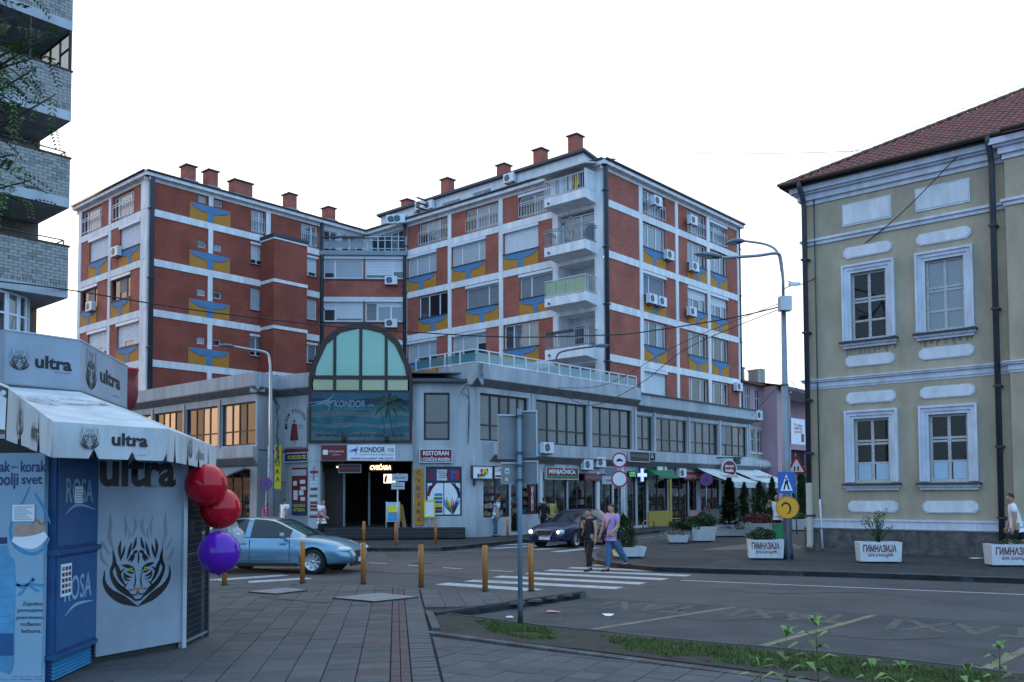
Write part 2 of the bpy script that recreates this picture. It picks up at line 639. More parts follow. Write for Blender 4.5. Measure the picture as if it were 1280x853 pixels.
# ============================================================ building helpers
def wall(mb, x0, x1, z0, z1, holes=(), y=0., depth=.22, mat='red_brick', back='dark_inside'):
 """a wall face with real openings: front cells, reveals and a dark back to each opening"""
 X = sorted({x0, x1, *[min(max(h[0], x0), x1) for h in holes], *[min(max(h[1], x0), x1) for h in holes]})
 Zs = sorted({z0, z1, *[min(max(h[2], z0), z1) for h in holes], *[min(max(h[3], z0), z1) for h in holes]})
 for i in range(len(X) - 1):
  for j in range(len(Zs) - 1):
   cx, cz = (X[i] + X[i + 1]) / 2, (Zs[j] + Zs[j + 1]) / 2
   if any(h[0] < cx < h[1] and h[2] < cz < h[3] for h in holes):
    continue
   mb.poly([(X[i], y, Zs[j]), (X[i + 1], y, Zs[j]), (X[i + 1], y, Zs[j + 1]), (X[i], y, Zs[j + 1])], mat)
 for a, b, c, d in [h[:4] for h in holes]:
  e = y + depth
  mb.poly([(a, y, c), (a, y, d), (a, e, d), (a, e, c)], mat)
  mb.poly([(b, y, d), (b, y, c), (b, e, c), (b, e, d)], mat)
  mb.poly([(a, y, d), (b, y, d), (b, e, d), (a, e, d)], mat)
  mb.poly([(a, y, c), (a, e, c), (b, e, c), (b, y, c)], mat)
  if back:
   mb.poly([(a, e, c), (b, e, c), (b, e, d), (a, e, d)], back)
 return mb


PROTO = {}


def window(fr, parent, x0, x1, z0, z1, cols=(1,), off=.14, frame='pvc_white', shut=None, shm='shutter', box='pvc_white',
   glass='glass', rows=(1,), fw=.07, curtain=None, name='window', boxh=.16, sill=None):
 """frame > pane, shutter, shutter_box; one object each"""
 w, h = x1 - x0, z1 - z0
 tot = sum(cols)
 xs = [0]
 for c in cols:
  xs.append(xs[-1] + c / tot * w)
 tr = sum(rows)
 zs = [0]
 for r in rows:
  zs.append(zs[-1] + r / tr * h)
 key = ('f', round(w, 2), round(h, 2), tuple(cols), tuple(rows), frame, fw, sill)
 if key not in PROTO:
  m = MB()
  m.box(0, fw, -.04, .04, 0, h, frame).box(w - fw, w, -.04, .04, 0, h, frame)
  m.box(fw, w - fw, -.04, .04, 0, fw, frame).box(fw, w - fw, -.04, .04, h - fw, h, frame)
  for x in xs[1:-1]:
   m.box(x - fw * .6, x + fw * .6, -.036, .036, fw, h - fw, frame)
  for z in zs[1:-1]:
   m.box(fw, w - fw, -.032, .032, z - fw * .45, z + fw * .45, frame)
  if sill:
   m.box(-.05, w + .05, -off - .09, .0, -.05, -.003, sill)
  PROTO[key] = m.mesh('window')
 o = add(name, PROTO[key], parent, fr.M(x0, z0, off))
 for i in range(len(xs) - 1):
  pw = xs[i + 1] - xs[i]
  for j in range(len(zs) - 1):
   ph = zs[j + 1] - zs[j]
   g = glass[i % len(glass)] if isinstance(glass, (list, tuple)) else glass
   k = ('p', round(pw, 3), round(ph, 3), g)
   if k not in PROTO:
    PROTO[k] = MB().poly([(0, 0, 0), (pw, 0, 0), (pw, 0, ph), (0, 0, ph)], g).mesh('pane')
   add('pane', PROTO[k], o, fr.M(x0 + xs[i], z0 + zs[j], off - .005 + .002 * (i % 2)))
  if curtain and rnd() < .62:
   add('curtain', MB().poly([(0, 0, 0), (pw * .96, 0, 0), (pw * .96, 0, h * .96), (0, 0, h * .96)], curtain).mesh('curtain'), o, fr.M(x0 + xs[i] + .02, z0 + .02, off + .05))
  s = shut[i % len(shut)] if shut else 0
  if s > 0:
   sm = shm[i % len(shm)] if isinstance(shm, (list, tuple)) else shm
   sh = (h - fw * .5) * s
   n = max(2, int(sh / .1))
   k = ('s', round(pw, 3), round(sh, 3), sm)
   if k not in PROTO:
    m = MB()
    for q in range(n):
     a, b = sh * q / n, sh * (q + 1) / n
     m.faces([(.05, -.008, a), (pw - .05, -.008, a), (pw - .05, -.026, a + .012), (.05, -.026, a + .012), (.05, -.008, b), (pw - .05, -.008, b)],
       [(0, 1, 2, 3), (3, 2, 5, 4)], sm)
    PROTO[k] = m.mesh('shutter')
   add('shutter', PROTO[k], o, fr.M(x0 + xs[i], z1 - sh - fw * .2, off - .015))
 if box:
  k = ('b', round(w, 2), box, boxh)
  if k not in PROTO:
   PROTO[k] = MB().prism([(-.04, 0), (w + .04, 0), (w + .04, boxh), (-.04, boxh)], -off - .07, .03, box).mesh('shutter_box')
  add('shutter_box', PROTO[k], o, fr.M(x0, z1 + .003, off))
 return o


def goblet(fr, parent, x0, x1, z0, z1, y=-.015, bowl=.42, wide=.5):
 w, h = x1 - x0, z1 - z0
 k = ('g', round(w, 2), round(h, 2))
 if k not in PROTO:
  PROTO[k] = MB().box(0, w, -.02, .02, 0, h, 'ochre').mesh('goblet_panel')
  c, sw = w / 2, w * .075
  zt = h * .985
  pts = [(c - w * wide * .97, zt), ]
  n = 12
  L, Rr = [], []
  for i in range(n + 1):
   t = i / n
   a = t * pi / 2
   x = w * wide * .97 * cos(a) ** .8 if i < n else sw
   z = zt - h * bowl * sin(a) ** 1.25
   L.append((c - max(x, sw), z))
   Rr.append((c + max(x, sw), z))
  out = L + [(c - sw, 0), (c + sw, 0)] + Rr[::-1]
  PROTO[k, 1] = MB().prism(out, -.032, -.021, 'goblet_blue').mesh('goblet_relief')
  m = MB()
  e = .02
  for S in (L + [(c - sw, 0.)], Rr + [(c + sw, 0.)]):
   for a, b in zip(S[:-1], S[1:]):
    m.poly([(a[0], -.034, a[1]), (b[0], -.034, b[1]), (b[0], -.034, b[1] - e), (a[0], -.034, a[1] - e)], 'line_dark')
  m.poly([(c - sw, -.034, .0), (c + sw, -.034, .0), (c + sw, -.034, e * .6), (c - sw, -.034, e * .6)], 'line_dark')
  PROTO[k, 2] = m.mesh('goblet_outline')
 o = add('goblet_panel', PROTO[k], parent, fr.M(x0, z0, y))
 add('goblet_relief', PROTO[k, 1], o, fr.M(x0, z0, y))
 add('goblet_outline', PROTO[k, 2], o, fr.M(x0, z0, y))
 return o


def rail(fr, parent, x0, x1, z0, z1, off=-.06, bars=6, mat='metal_light', ends=0., name='window_rail', r=.018):
 m = MB()
 for z in (z1, z1 - .13, z0):
  m.box(x0, x1, off - r, off + r, z - r, z + r, mat)
 for i in range(bars + 1):
  x = x0 + (x1 - x0) * i / bars
  m.box(x - r * .7, x + r * .7, off - r * .6, off + r * .6, z0, z1 - .13, mat)
 m.box(x0 - r, x0 + r, off - r, 0, z1 - r, z1 + r, mat).box(x1 - r, x1 + r, off - r, 0, z1 - r, z1 + r, mat)
 return m.add(name, parent, fr.M())


def chimney(fr, parent, x, off, z0, z1, w=.75, d=.75):
 m = MB().box(-w / 2, w / 2, -d / 2, d / 2, z0, z1, 'red_brick')
 o = m.add('chimney', parent, fr.M(x, 0, off))
 MB().slab([(-w / 2 - .09, -d / 2 - .09), (w / 2 + .09, -d / 2 - .09), (w / 2 + .09, d / 2 + .09), (-w / 2 - .09, d / 2 + .09)], z1 + .001, z1 + .07, 'metal_dark').add('chimney_cap', o, fr.M(x, 0, off))
 MB().slab([(-w / 2 - .12, -d / 2 - .12), (w / 2 + .12, -d / 2 - .12), (w / 2 + .12, d / 2 + .12), (-w / 2 - .12, d / 2 + .12)], z0, z0 + .22, 'metal_grey').add('flashing', o, fr.M(x, 0, off))
 return o


def pipe(fr, parent, x, off, z0, z1, r=.07, mat='metal_dark', name='drainpipe', brackets=4):
 m = MB().tube([(x, off, z0), (x, off, z1 - .4), (x, off, z1)], r, 8, mat)
 for i in range(brackets):
  z = z0 + (z1 - z0) * (i + .5) / brackets
  m.box(x - r * 1.3, x + r * 1.3, off - r * 1.15, 0, z - .03, z + .03, mat)
 return m.add(name, parent, fr.M())


FL = [18.35, 15.5, 12.62, 9.75, 6.9]          # floor bands of the flats, top storey first
BANDH = .4


def bands(fr, parent, x0, x1, pillars, rows=FL, ztop=20.1, y=-.045, piers=()):
 for z in rows:
  MB().box(x0, x1, y, .0, z - BANDH, z, 'band_white').add('floor_band', parent, fr.M())
 zz = [ztop] + list(rows)
 for (a, b) in pillars:
  for i in range(len(rows)):
   t = zz[i] - (BANDH if i else 0)
   MB().box(a, b, y - .012, .0, zz[i + 1] + .001, t - .001, 'band_white').add('pier', parent, fr.M())


# ============================================================ right block of flats
AX, AY = -7.013, 59.226
FA = Fr(AX, AY, -.7208)           # long face, 16.1 m to the corner
FB = Fr(5.083, 48.6, .85)         # face right of the corner
flats = thing('apartment_building', 'red brick block of flats with corner balconies and ochre and blue goblet panels', 'apartment building', FB.M())

WA = {0: [(1.25, 4.0), (5.6, 8.35), (10.0, 12.5)], 1: [(.15, 2.9), (4.35, 7.25), (8.75, 11.45)],
  2: [(1.25, 3.95), (5.6, 8.3), (10.0, 12.5)], 3: [(.15, 2.9), (4.35, 7.25), (8.75, 11.45)]}
holes = []
for r in range(4):
 for a, b in WA[r]:
  z = FL[r]
  holes.append((a, b, z + (.08 if r == 0 else .95), z + (1.5 if r == 0 else 2.42)))
loggia = [(12.95, 15.5, FL[r] + .02, (FL[r] + (1.75 if r == 0 else 2.42))) for r in range(4)] + [(12.95, 15.5, 7.9, 9.3)]
m = MB()
wall(m, 0, 12.9, 7.55, 20.1, holes, mat='red_brick')
m.add('wall', flats, FA.M())
# pale pier and loggia zone at the corner
m = MB()
wall(m, 12.9, 16.1, 7.55, 20.1, loggia, depth=1.3, mat='band_white', back='trim_white', y=-.04)
m.add('corner_wall', flats, FA.M())
bands(FA, flats, 0, 12.9, [(0, .1), (4.0, 4.3), (8.38, 8.7), (12.55, 12.92)], FL[:4])
styles = {(0, 0): dict(cols=(.8, 1.2, .9), glass=('glass_dark', 'glass_pale', 'glass'), box=None), (0, 1): dict(cols=(1, 1.1, 1), glass=('glass_dark', 'glass_pale', 'glass_pale'), box=None),
   (0, 2): dict(cols=(1, 1.2), glass=('glass', 'glass_pale'), box='pvc_white', shut=(.1, .1)),
   (1, 0): dict(cols=(.9, 1.2, .8), shut=(1, 1, 1)), (1, 1): dict(cols=(.9, 1.6, .7), shut=(1, 1, 1)), (1, 2): dict(cols=(.9, 1.6, .8), shut=(1, 1, 1), shm='shutter_white'),
   (2, 0): dict(cols=(1, 1.1, .9), glass=('glass', 'glass_dark', 'glass_dark'), box=None, frame='pvc_white', curtain='curtain'), (2, 1): dict(cols=(2.2, 1), shut=(1, 1), shm='shutter_dark'),
   (2, 2): dict(cols=(1, 1.9), shut=(1, 1), shm='shutter_dark'),
   (3, 0): dict(cols=(1, 1.1, .8), shut=(.95, .78, .72)), (3, 1): dict(cols=(1, 1.4, .9), shut=(.8, .72, .5)), (3, 2): dict(cols=(1, 1.7, 1.1), box=None, glass=('glass', 'glass_pale', 'glass_pale'), curtain='curtain')}
for r in range(4):
 for c, (a, b) in enumerate(WA[r]):
  z = FL[r]
  st = styles[r, c]
  top = z + (1.5 if r == 0 else 2.42) - (.16 if st.get('box', 1) else 0)
  window(FA, flats, a, b, z + (.08 if r == 0 else .95), top, **st)
  if r == 0:
   rail(FA, flats, a, b, z + .15, z + .95, bars=12)
  else:
   goblet(FA, flats, a, b, z + .002, z + .93)
   MB().box(a - .03, b + .03, -.09, .0, z + .93, z + .975, 'metal_dark').add('sill', flats, FA.M())
# right face
WB = {0: [(3.87, 6.35), (8.95, 11.3), (11.8, 14.1)]}
for r in range(1, 5):
 WB[r] = [(3.87, 6.35), (8.95, 11.3), (11.8, 14.1)]
holes = []
for r in range(5):
 for a, b in WB[r]:
  holes.append((a, b, FL[r] + (.08 if r == 0 else .95), FL[r] + (1.5 if r == 0 else 2.42)))
m = MB()
wall(m, 0, 15.75, 7.55, 20.1, [(a, b, max(c, 7.85), d) for a, b, c, d in holes])
m.add('wall', flats, FB.M())
bands(FB, flats, .0, 15.75, [(0, .14), (3.5, 3.84), (7.5, 7.8), (11.38, 11.75), (15.55, 15.77)], FL)
for r in range(5):
 for c, (a, b) in enumerate(WB[r]):
  z = FL[r]
  kw = {}
  if r == 0:
   kw = dict(cols=(1, 1, 1.2), glass=('glass', 'glass_pale', 'glass'), box='pvc_white' if c == 2 else None)
  elif c == 0:
   kw = [None, dict(cols=(.8, 1, 1), glass=('glass_pale',), box=None, curtain='curtain'), dict(cols=(1, 2.2), shut=(1, 1), shm='shutter_dark'),
     dict(cols=(1, 1.3, 1.2), glass=('glass_pale', 'glass', 'glass_pale'), box=None), dict(cols=(1, 2), shut=(1, 1), shm='shutter_white')][r]
  else:
   kw = [None, dict(cols=(1, 1, 1), glass=('glass_pale', 'glass_pale', 'glass_dark'), box=None), dict(cols=(1, 1, 1), shut=(.45, .45, .4), shm='shutter_white', box='pvc_white', glass=('glass_pale', 'glass_dark')),
     dict(cols=(.6, 1.3, .9), glass=('glass_pale', 'glass', 'glass_dark'), box=None, curtain='curtain'), dict(cols=(.6, 1.3, 1), glass=('glass_pale', 'glass', 'glass_dark'), box=None)][r]
  top = z + (1.5 if r == 0 else 2.42) - (.16 if kw.get('box', 1) else 0)
  window(FB, flats, a, b, z + (.08 if r == 0 else .95), top, **kw)
  if r == 0:
   rail(FB, flats, a, b, z + .15, z + .9, bars=8)
  elif r < 4:
   goblet(FB, flats, a, b, z + .002, z + .93)
  if r:
   MB().box(a - .03, b + .03, -.09, .0, z + .93, z + .975, 'metal_dark').add('sill', flats, FB.M())
# closing walls behind and the roof
m = MB()
wall(m, 0, 22, 6, 20.1, mat='red_brick')
m.add('rear_wall', flats, Fr(*FB.M(15.7, 0, 0).translation.to_2d(), -.7208 + pi).M())
for nm, F_, x0, x1 in (('eave', FA, -4.1, 16.35), ('eave', FB, -.25, 16.0)):
 m = MB()
 prof = [(-.38, 20.1), (0.2, 20.1), (.2, 20.36), (-.38, 20.36)]
 T = Matrix(((0, 1, 0, 0), (1, 0, 0, 0), (0, 0, 1, 0), (0, 0, 0, 1)))
 m.box(x0, x1, -.36, .1, 20.12, 20.34, 'band_white')
 m.add(nm, flats, F_.M())
 MB().tube([(x0, -.42, 20.38), (x1, -.42, 20.38)], .07, 8, 'metal_dark').add('gutter', flats, F_.M())
 MB().box(x0, x1, -.045, .02, 19.92, 20.12, 'band_white').add('frieze', flats, F_.M())
FAr = FA
m = MB()
m.slab([(-4, -.3), (16.3, -.3), (16.3, 15.7), (-4, 15.7)], 20.35, 20.42, 'roof_grey')
m.add('roof', flats, FA.M())
# set back attic storey with a single slope roof
m = MB()
holes = [(-2.7, -1.3, 20.75, 21.35), (1.9, 2.6, 20.7, 21.3), (3.6, 5.3, 20.72, 21.35), (6.4, 8.0, 20.75, 21.4), (.2, .7, 20.75, 21.3), (-.7, .0, 20.8, 21.4)]
holes = [(-2.9, -1.2, 20.72, 21.3), (.6, 1.2, 20.72, 21.3), (2.2, 3.9, 20.75, 21.35), (5.0, 6.6, 20.78, 21.4), (-.6, .1, 20.85, 21.4)]
wall(m, -4, 13.9, 20.4, 21.8, holes, y=1.2, mat='trim_white')
m.add('attic_wall', flats, FA.M())
for h in holes:
 window(FA, flats, h[0], h[1], h[2], h[3], cols=(1, 1) if h[1] - h[0] > 1 else (1,), off=1.32, box=None, glass=('glass_pale', 'glass_dark'))
m = MB()
m.poly([(13.9, 1.2, 20.4), (13.9, 9, 20.4), (13.9, 9, 20.5), (13.9, 1.2, 21.8)], 'trim_white')
m.add('attic_gable', flats, FA.M())
m = MB()
V = [(-4.2, .95, 21.80), (14.1, .95, 21.80), (14.1, 9.2, 20.5), (-4.2, 9.2, 20.5), (-4.2, .95, 21.94), (14.1, .95, 21.94), (14.1, 9.2, 20.64), (-4.2, 9.2, 20.64)]
m.faces(V, [(0, 1, 5, 4), (1, 2, 6, 5), (2, 3, 7, 6), (3, 0, 4, 7), (4, 5, 6, 7), (3, 2, 1, 0)], 'metal_dark')
m.add('attic_roof', flats, FA.M())
m = MB()
m.faces([(-4.2, -.36, 20.42), (16.3, -.36, 20.42), (16.3, 1.2, 20.8), (-4.2, 1.2, 20.8)], [(0, 1, 2, 3)], 'roof_grey')
m.add('lower_roof', flats, FA.M())
for x, z in ((-3.2, 23.15), (.9, 23.7), (6.1, 23.4), (9.2, 23.6), (11.95, 23.75)):
 chimney(FA, flats, x, 3.0, 21.2, z, w=.66, d=.66)
pipe(FB, flats, .02, -.18, 7.7, 20.3, .13)
pipe(FB, flats, 15.85, -.05, 7.5, 20.3, .08)
pipe(FA, flats, .0, -.12, 7.7, 20.2, .13)
pipe(FA, flats, 4.05 - 3.0, 1.12, 20.6, 21.9, .06)

# balconies of the corner flats: slab, parapet or railing, door behind
BAL = [(18.71, 18.22), (15.91, 15.40), (13.04, 12.55), (10.12, 9.55)]
for i, (zt, zb) in enumerate(BAL):
 x0, x1 = 12.79, 15.66
 V = [(x0, -1.1, zb), (x1, -1.1, zb), (x1, -1.1, zt), (x0, -1.1, zt), (x0, -.02, zb - .12), (x1, -.02, zb - .12), (x1, -.02, zt), (x0, -.02, zt)]
 m = MB()
 m.faces(V, [(0, 1, 2, 3), (1, 5, 6, 2), (5, 4, 7, 6), (4, 0, 3, 7), (3, 2, 6, 7), (4, 5, 1, 0)], 'band_white')
 m.tube([(x0 + .35, -1.12, zt - .33), (x0 + .35, -1.2, zt - .33)], .06, 8, 'metal_dark')
 bal = m.add('balcony', flats, FA.M())
 r = MB()
 zr = zt + .95
 me = 'metal_light' if i in (0, 2) else 'metal_grey'
 for z in (zr, zt + .06) + ((zr - .12,) if i == 1 else ()):
  r.box(x0, x1, -1.1, -1.06, z - .025, z + .025, me)
  r.box(x0, x0 + .04, -1.058, -.02, z - .025, z + .025, me)
  r.box(x1 - .04, x1, -1.058, -.02, z - .025, z + .025, me)
 for k in range(19 if i != 2 else 5):
  x = x0 + .02 + (x1 - x0 - .04) * k / (18 if i != 2 else 4)
  r.box(x - .012, x + .012, -1.09, -1.07, zt, zr - .026, me)
 for k in range(1, 7):
  for x in (x0 + .02, x1 - .02):
   r.box(x - .012, x + .012, -1.08 + k * .15, -1.06 + k * .15, zt, zr - .026, me)
 rl = r.add('railing', bal, FA.M())
 if i == 2:
  MB().box(x0 + .06, x1 - .06, -1.055, -1.045, zt + .1, zr - .05, 'screen_green').add('balcony_screen', bal, FA.M())
 if i == 3:
  MB().box(x0 + .1, x1 - .9, -1.16, -1.0, zr - .12, zr + .02, 'metal_dark').add('rolled_awning', bal, FA.M())
# doors and windows at the back of the loggias
for i in range(4):
 z = FL[i]
 off = 1.24
 if i == 1:
  window(FA, flats, 13.05, 14.4, z + .05, z + 2.3, cols=(1, 1), rows=(3, 1), off=.3, frame='pvc_white', box=None, glass='glass_pale', name='balcony_door')
  window(FA, flats, 14.42, 15.45, z + .05, z + 2.3, cols=(1,), rows=(3, 1), off=.3, frame='pvc_white', box=None, glass='glass_pale', name='balcony_door')
 else:
  window(FA, flats, 13.1, 13.9, z + .03, z + 2.0 - (.4 if i == 0 else 0), cols=(1,), rows=(2, 1), off=off, box=None, glass='glass_dark', name='balcony_door')
  window(FA, flats, 14.1, 15.4, z + .7, z + 2.0 - (.4 if i == 0 else 0), cols=(1, 1), off=off, box=None, glass='glass_dark')
# corner roof canopy over the top balcony
m = MB()
m.faces([(12.3, -1.45, 19.95), (15.95, -1.45, 19.95), (15.95, 0, 20.3), (12.3, 0, 20.3), (12.3, -1.45, 20.02), (15.95, -1.45, 20.02), (15.95, 0, 20.38), (12.3, 0, 20.38)],
  [(0, 1, 5, 4), (1, 2, 6, 5), (2, 3, 7, 6), (3, 0, 4, 7), (4, 5, 6, 7), (3, 2, 1, 0)], 'planter')
m.add('balcony_canopy', flats, FA.M())
MB().box(15.62, 15.66, -1.1, -.02, 18.72, 19.85, 'trim_white').add('side_screen', flats, FA.M())

# things on the balconies
t = thing('laundry_line', 'washing hung out in white, orange and yellow on the top corner balcony', 'laundry', FA.M(14, 19.6, -.8))
MB().tube([(12.9, -.8, 19.75), (15.5, -.8, 19.75)], .01, 5, 'metal_light').add('line', t, FA.M())
x = 13.0
for c, w, h in (('white', .35, .85), ('curtain', .3, .8), ('white', .35, .9), ('trim_white', .3, .8), ('dark_red', .12, .8), ('white', .25, .8), ('orange_paint', .2, .6), ('sign_yellow', .22, .8), ('white', .12, .6), ('dark_red', .16, .7), ('navy', .3, .7)):
 m = MB()
 n = 6
 for k in range(n):
  a, b = x + w * k / n, x + w * (k + 1) / n
  ya, yb = -.8 + .03 * sin(k * 2.1), -.8 + .03 * sin((k + 1) * 2.1)
  m.poly([(a, ya, 19.75 - h), (b, yb, 19.75 - h), (b, yb, 19.75), (a, ya, 19.75)], c)
 m.add('hung_cloth', t, FA.M())
 x += w - .02


def dish(M, r=.45, label='', parentname='satellite_dish'):
 t = thing(parentname, label, 'satellite dish', M)
 prof = [(r * k / 6, .18 * r * (k / 6) ** 2) for k in range(7)]
 m = MB()
 V, F = [], []
 n = 18
 for q, (rr, z) in enumerate(prof):
  V += [(rr * cos(2 * pi * k / n), z - .08, rr * sin(2 * pi * k / n)) for k in range(n)]
 V = [(x_, -y_, z_) for x_, y_, z_ in V]
 for i in range(6):
  for k in range(n):
   F.append((i * n + k, i * n + (k + 1) % n, (i + 1) * n + (k + 1) % n, (i + 1) * n + k))
 m.faces(V, F, 'metal_grey', True)
 m.add('reflector', t, M)
 MB().tube([(0, .05, -r * .95), (0, -.25, -.35 * r), (0, -.45, -.02)], .015, 6, 'metal_dark').box(-.04, .04, -.53, -.44, -.05, .05, 'metal_dark').add('feed_arm', t, M)
 MB().tube([(0, .06, 0), (0, .2, -.1), (0, .2, -.8)], .025, 6, 'metal_dark').add('mount', t, M)
 return t


dish(FA.M(14.35, 17.0, -.75, -.3), .5, 'grey satellite dish on the second balcony from the top of the corner flats')

# ============================================================ left block of flats
LX, LY = -20.5, 50.0
FLB = Fr(LX, LY, .85)
FLA = Fr(LX - 9.05 * cos(-.7208), LY - 9.05 * sin(-.7208), -.7208)
lblk = thing('apartment_building', 'red brick block of flats at left with a projecting stair tower', 'apartment building', FLB.M())
WLA = {0: [(.5, 3.1), (4.75, 7.3)], 1: [(1.5, 4.1), (5.6, 8.15)], 2: [(.5, 2.7), (4.65, 7.0)], 3: [(1.5, 4.1), (5.4, 8.15)], 4: [(.5, 2.7), (4.65, 7.0)]}
holes = [(a, b, FL[r] + (.08 if r == 0 else .95), FL[r] + (1.5 if r == 0 else 2.42)) for r in range(5) for a, b in WLA[r]]
m = MB()
wall(m, 0, 9.05, 4.0, 20.1, holes)
m.add('wall', lblk, FLA.M())
bands(FLA, lblk, 0, 9.05, [(0, .4), (4.2, 4.5), (8.25, 9.06)], FL)
for r in range(5):
 for c, (a, b) in enumerate(WLA[r]):
  z = FL[r]
  kw = {0: dict(cols=(.6, 1.6, .5), glass=('glass', 'glass_pale', 'glass_pale'), box=None), 1: dict(cols=(2, 1.0), shut=(1, 1), shm='shutter_white'),
    2: dict(cols=(1, 1, .7), glass='glass_dark', frame='brown_frame', shut=(0, .65, 0), shm='shutter_dark'),
    3: dict(cols=(.8, 1.3, .8), shut=(1, .75, 1), shm='shutter_white', glass='glass_pale'), 4: dict(cols=(1, 1), glass='glass_dark')}[r]
  top = z + (1.5 if r == 0 else 2.42) - (.16 if kw.get('box', 1) else 0)
  window(FLA, lblk, a, b, z + (.08 if r == 0 else .95), top, **kw)
  if r == 0:
   rail(FLA, lblk, a, b, z + .15, z + 1.0, bars=6, mat='pvc_white')
  else:
   goblet(FLA, lblk, a, b, z + .002, z + .93)
   MB().box(a - .03, b + .03, -.09, .0, z + .93, z + .975, 'metal_dark').add('sill', lblk, FLA.M())
holes, hs = [], []
for r in range(5):
 z = FL[r]
 zz = 1.1 if r == 0 else 1.25
 for a, b in ((3.05, 3.58), (4.1, 4.63)):
  hs.append((a, b, z + zz, z + zz + .42))
 hs.append((6.6, 7.5, z + (.08 if r == 0 else .95), z + (1.5 if r == 0 else 2.3), 'w', r))
 hs.append((10.3, 11.6, z + (.08 if r == 0 else .95), z + (1.5 if r == 0 else 2.3), 'w', r))
m = MB()
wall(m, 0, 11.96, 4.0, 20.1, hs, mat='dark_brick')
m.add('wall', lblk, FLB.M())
bands(FLB, lblk, 0, 11.96, [(0, .12), (11.8, 11.97)], FL)
for r in range(5):
 z = FL[r]
 # pier that runs between the two small windows into the goblet stem
 MB().box(3.7, 4.0, -.057, 0, z + 1.0, (20.1 if r == 0 else FL[r - 1] - BANDH) - .001, 'band_white').add('pier', lblk, FLB.M())
 goblet(FLB, lblk, 2.5, 5.15, z + .002, z + .98)
MB().box(7.65, 7.98, -.057, 0, FL[0] + .001, 20.1, 'band_white').add('pier', lblk, FLB.M())
for h in hs:
 if len(h) == 4:
  window(FLB, lblk, h[0], h[1], h[2], h[3], cols=(1,), box=None, glass='glass_pale' if rnd() < .6 else 'glass_dark', fw=.06)
 else:
  r = h[5]
  if r == 0:
   window(FLB, lblk, h[0], h[1], h[2], h[3], cols=(2, 1), box=None, glass='glass_pale')
   rail(FLB, lblk, h[0], h[1], h[2] + .1, h[2] + .9, bars=8)
  else:
   window(FLB, lblk, h[0], h[1], h[2], h[3] - (.14 if r != 2 else 0), cols=(1, 1) if r != 2 else (1,), shut=[None, (.78,), (.97,), (.8,), (1,)][r], shm=['', 'shutter_white', 'shutter', 'shutter_dark', 'shutter'][r],
     box='pvc_white' if r != 2 else None, glass='glass_dark', boxh=.14)
   MB().box(h[0] - .03, h[1] + .03, -.07, .0, h[2] - .05, h[2] - .005, 'metal_dark').add('sill', lblk, FLB.M())
# stair tower
st = MB()
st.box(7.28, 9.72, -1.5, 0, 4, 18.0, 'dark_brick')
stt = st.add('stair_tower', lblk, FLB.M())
MB().box(7.2, 9.8, -1.58, 0, 18.0, 18.2, 'metal_dark').add('coping', stt, FLB.M())
for z in FL[1:]:
 MB().box(7.24, 9.76, -1.54, 0, z - .32, z - .12, 'band_white').add('floor_band', stt, FLB.M())
MB().box(7.24, 9.76, -1.54, 0, 17.86, 17.96, 'band_white').add('floor_band', stt, FLB.M())
pipe(FLB, lblk, .12, -.2, 4.5, 20.3, .14)
pipe(FLB, lblk, 11.9, -.1, 4.5, 20.3, .13)
for F_, x0, x1 in ((FLA, -.3, 9.3), (FLB, -.25, 15.9)):
 MB().box(x0, x1, -.34, .1, 20.12, 20.34, 'band_white').add('eave', lblk, F_.M())
 MB().box(x0, x1, -.045, .02, 19.92, 20.12, 'band_white').add('frieze', lblk, F_.M())
 MB().tube([(x0, -.4, 20.37), (x1, -.4, 20.37)], .06, 8, 'metal_dark').add('gutter', lblk, F_.M())
m = MB()
V = [(-.3, -.4, 20.38), (16, -.4, 20.38), (16, 4.5, 22.05), (4.5, 4.5, 22.05), (-.3, 9.4, 20.38), (16, 9.4, 20.38)]
m.faces(V, [(0, 1, 2, 3), (0, 3, 4), (3, 2, 5, 4)], 'roof_grey')
m.add('roof', lblk, FLB.M())
# low ribs of the roof covering
m = MB()
for k in range(40):
 x = -.1 + k * .41
 y1 = 4.5 if x > 4.5 else max(.2, x)
 m.box(x - .02, x + .02, -.4, y1, 0, .03, 'metal_dark', T=Matrix.Translation((0, -.4, 20.385)) @ RX(.328) @ Matrix.Translation((0, .4, 0)))
m.add('roof_ribs', lblk, FLB.M(), kind='stuff')
for x, o_, z0, z1, w in ((3.75, 2.5, 21.2, 22.3, .62), (5.25, 2.5, 21.2, 22.4, .62), (7.45, 2.6, 21.2, 22.3, 1.3), (11.15, 2.5, 21.2, 22.4, .62), (14.4, 2.5, 21.2, 22.25, .62)):
 chimney(FLB, lblk, x, o_, z0, z1, w=w)
m = MB()
wall(m, 0, 16, 4, 20.1)
m.add('rear_wall', lblk, Fr(*FLB.M(16, 0, 9.05).translation.to_2d(), .85 + pi).M())

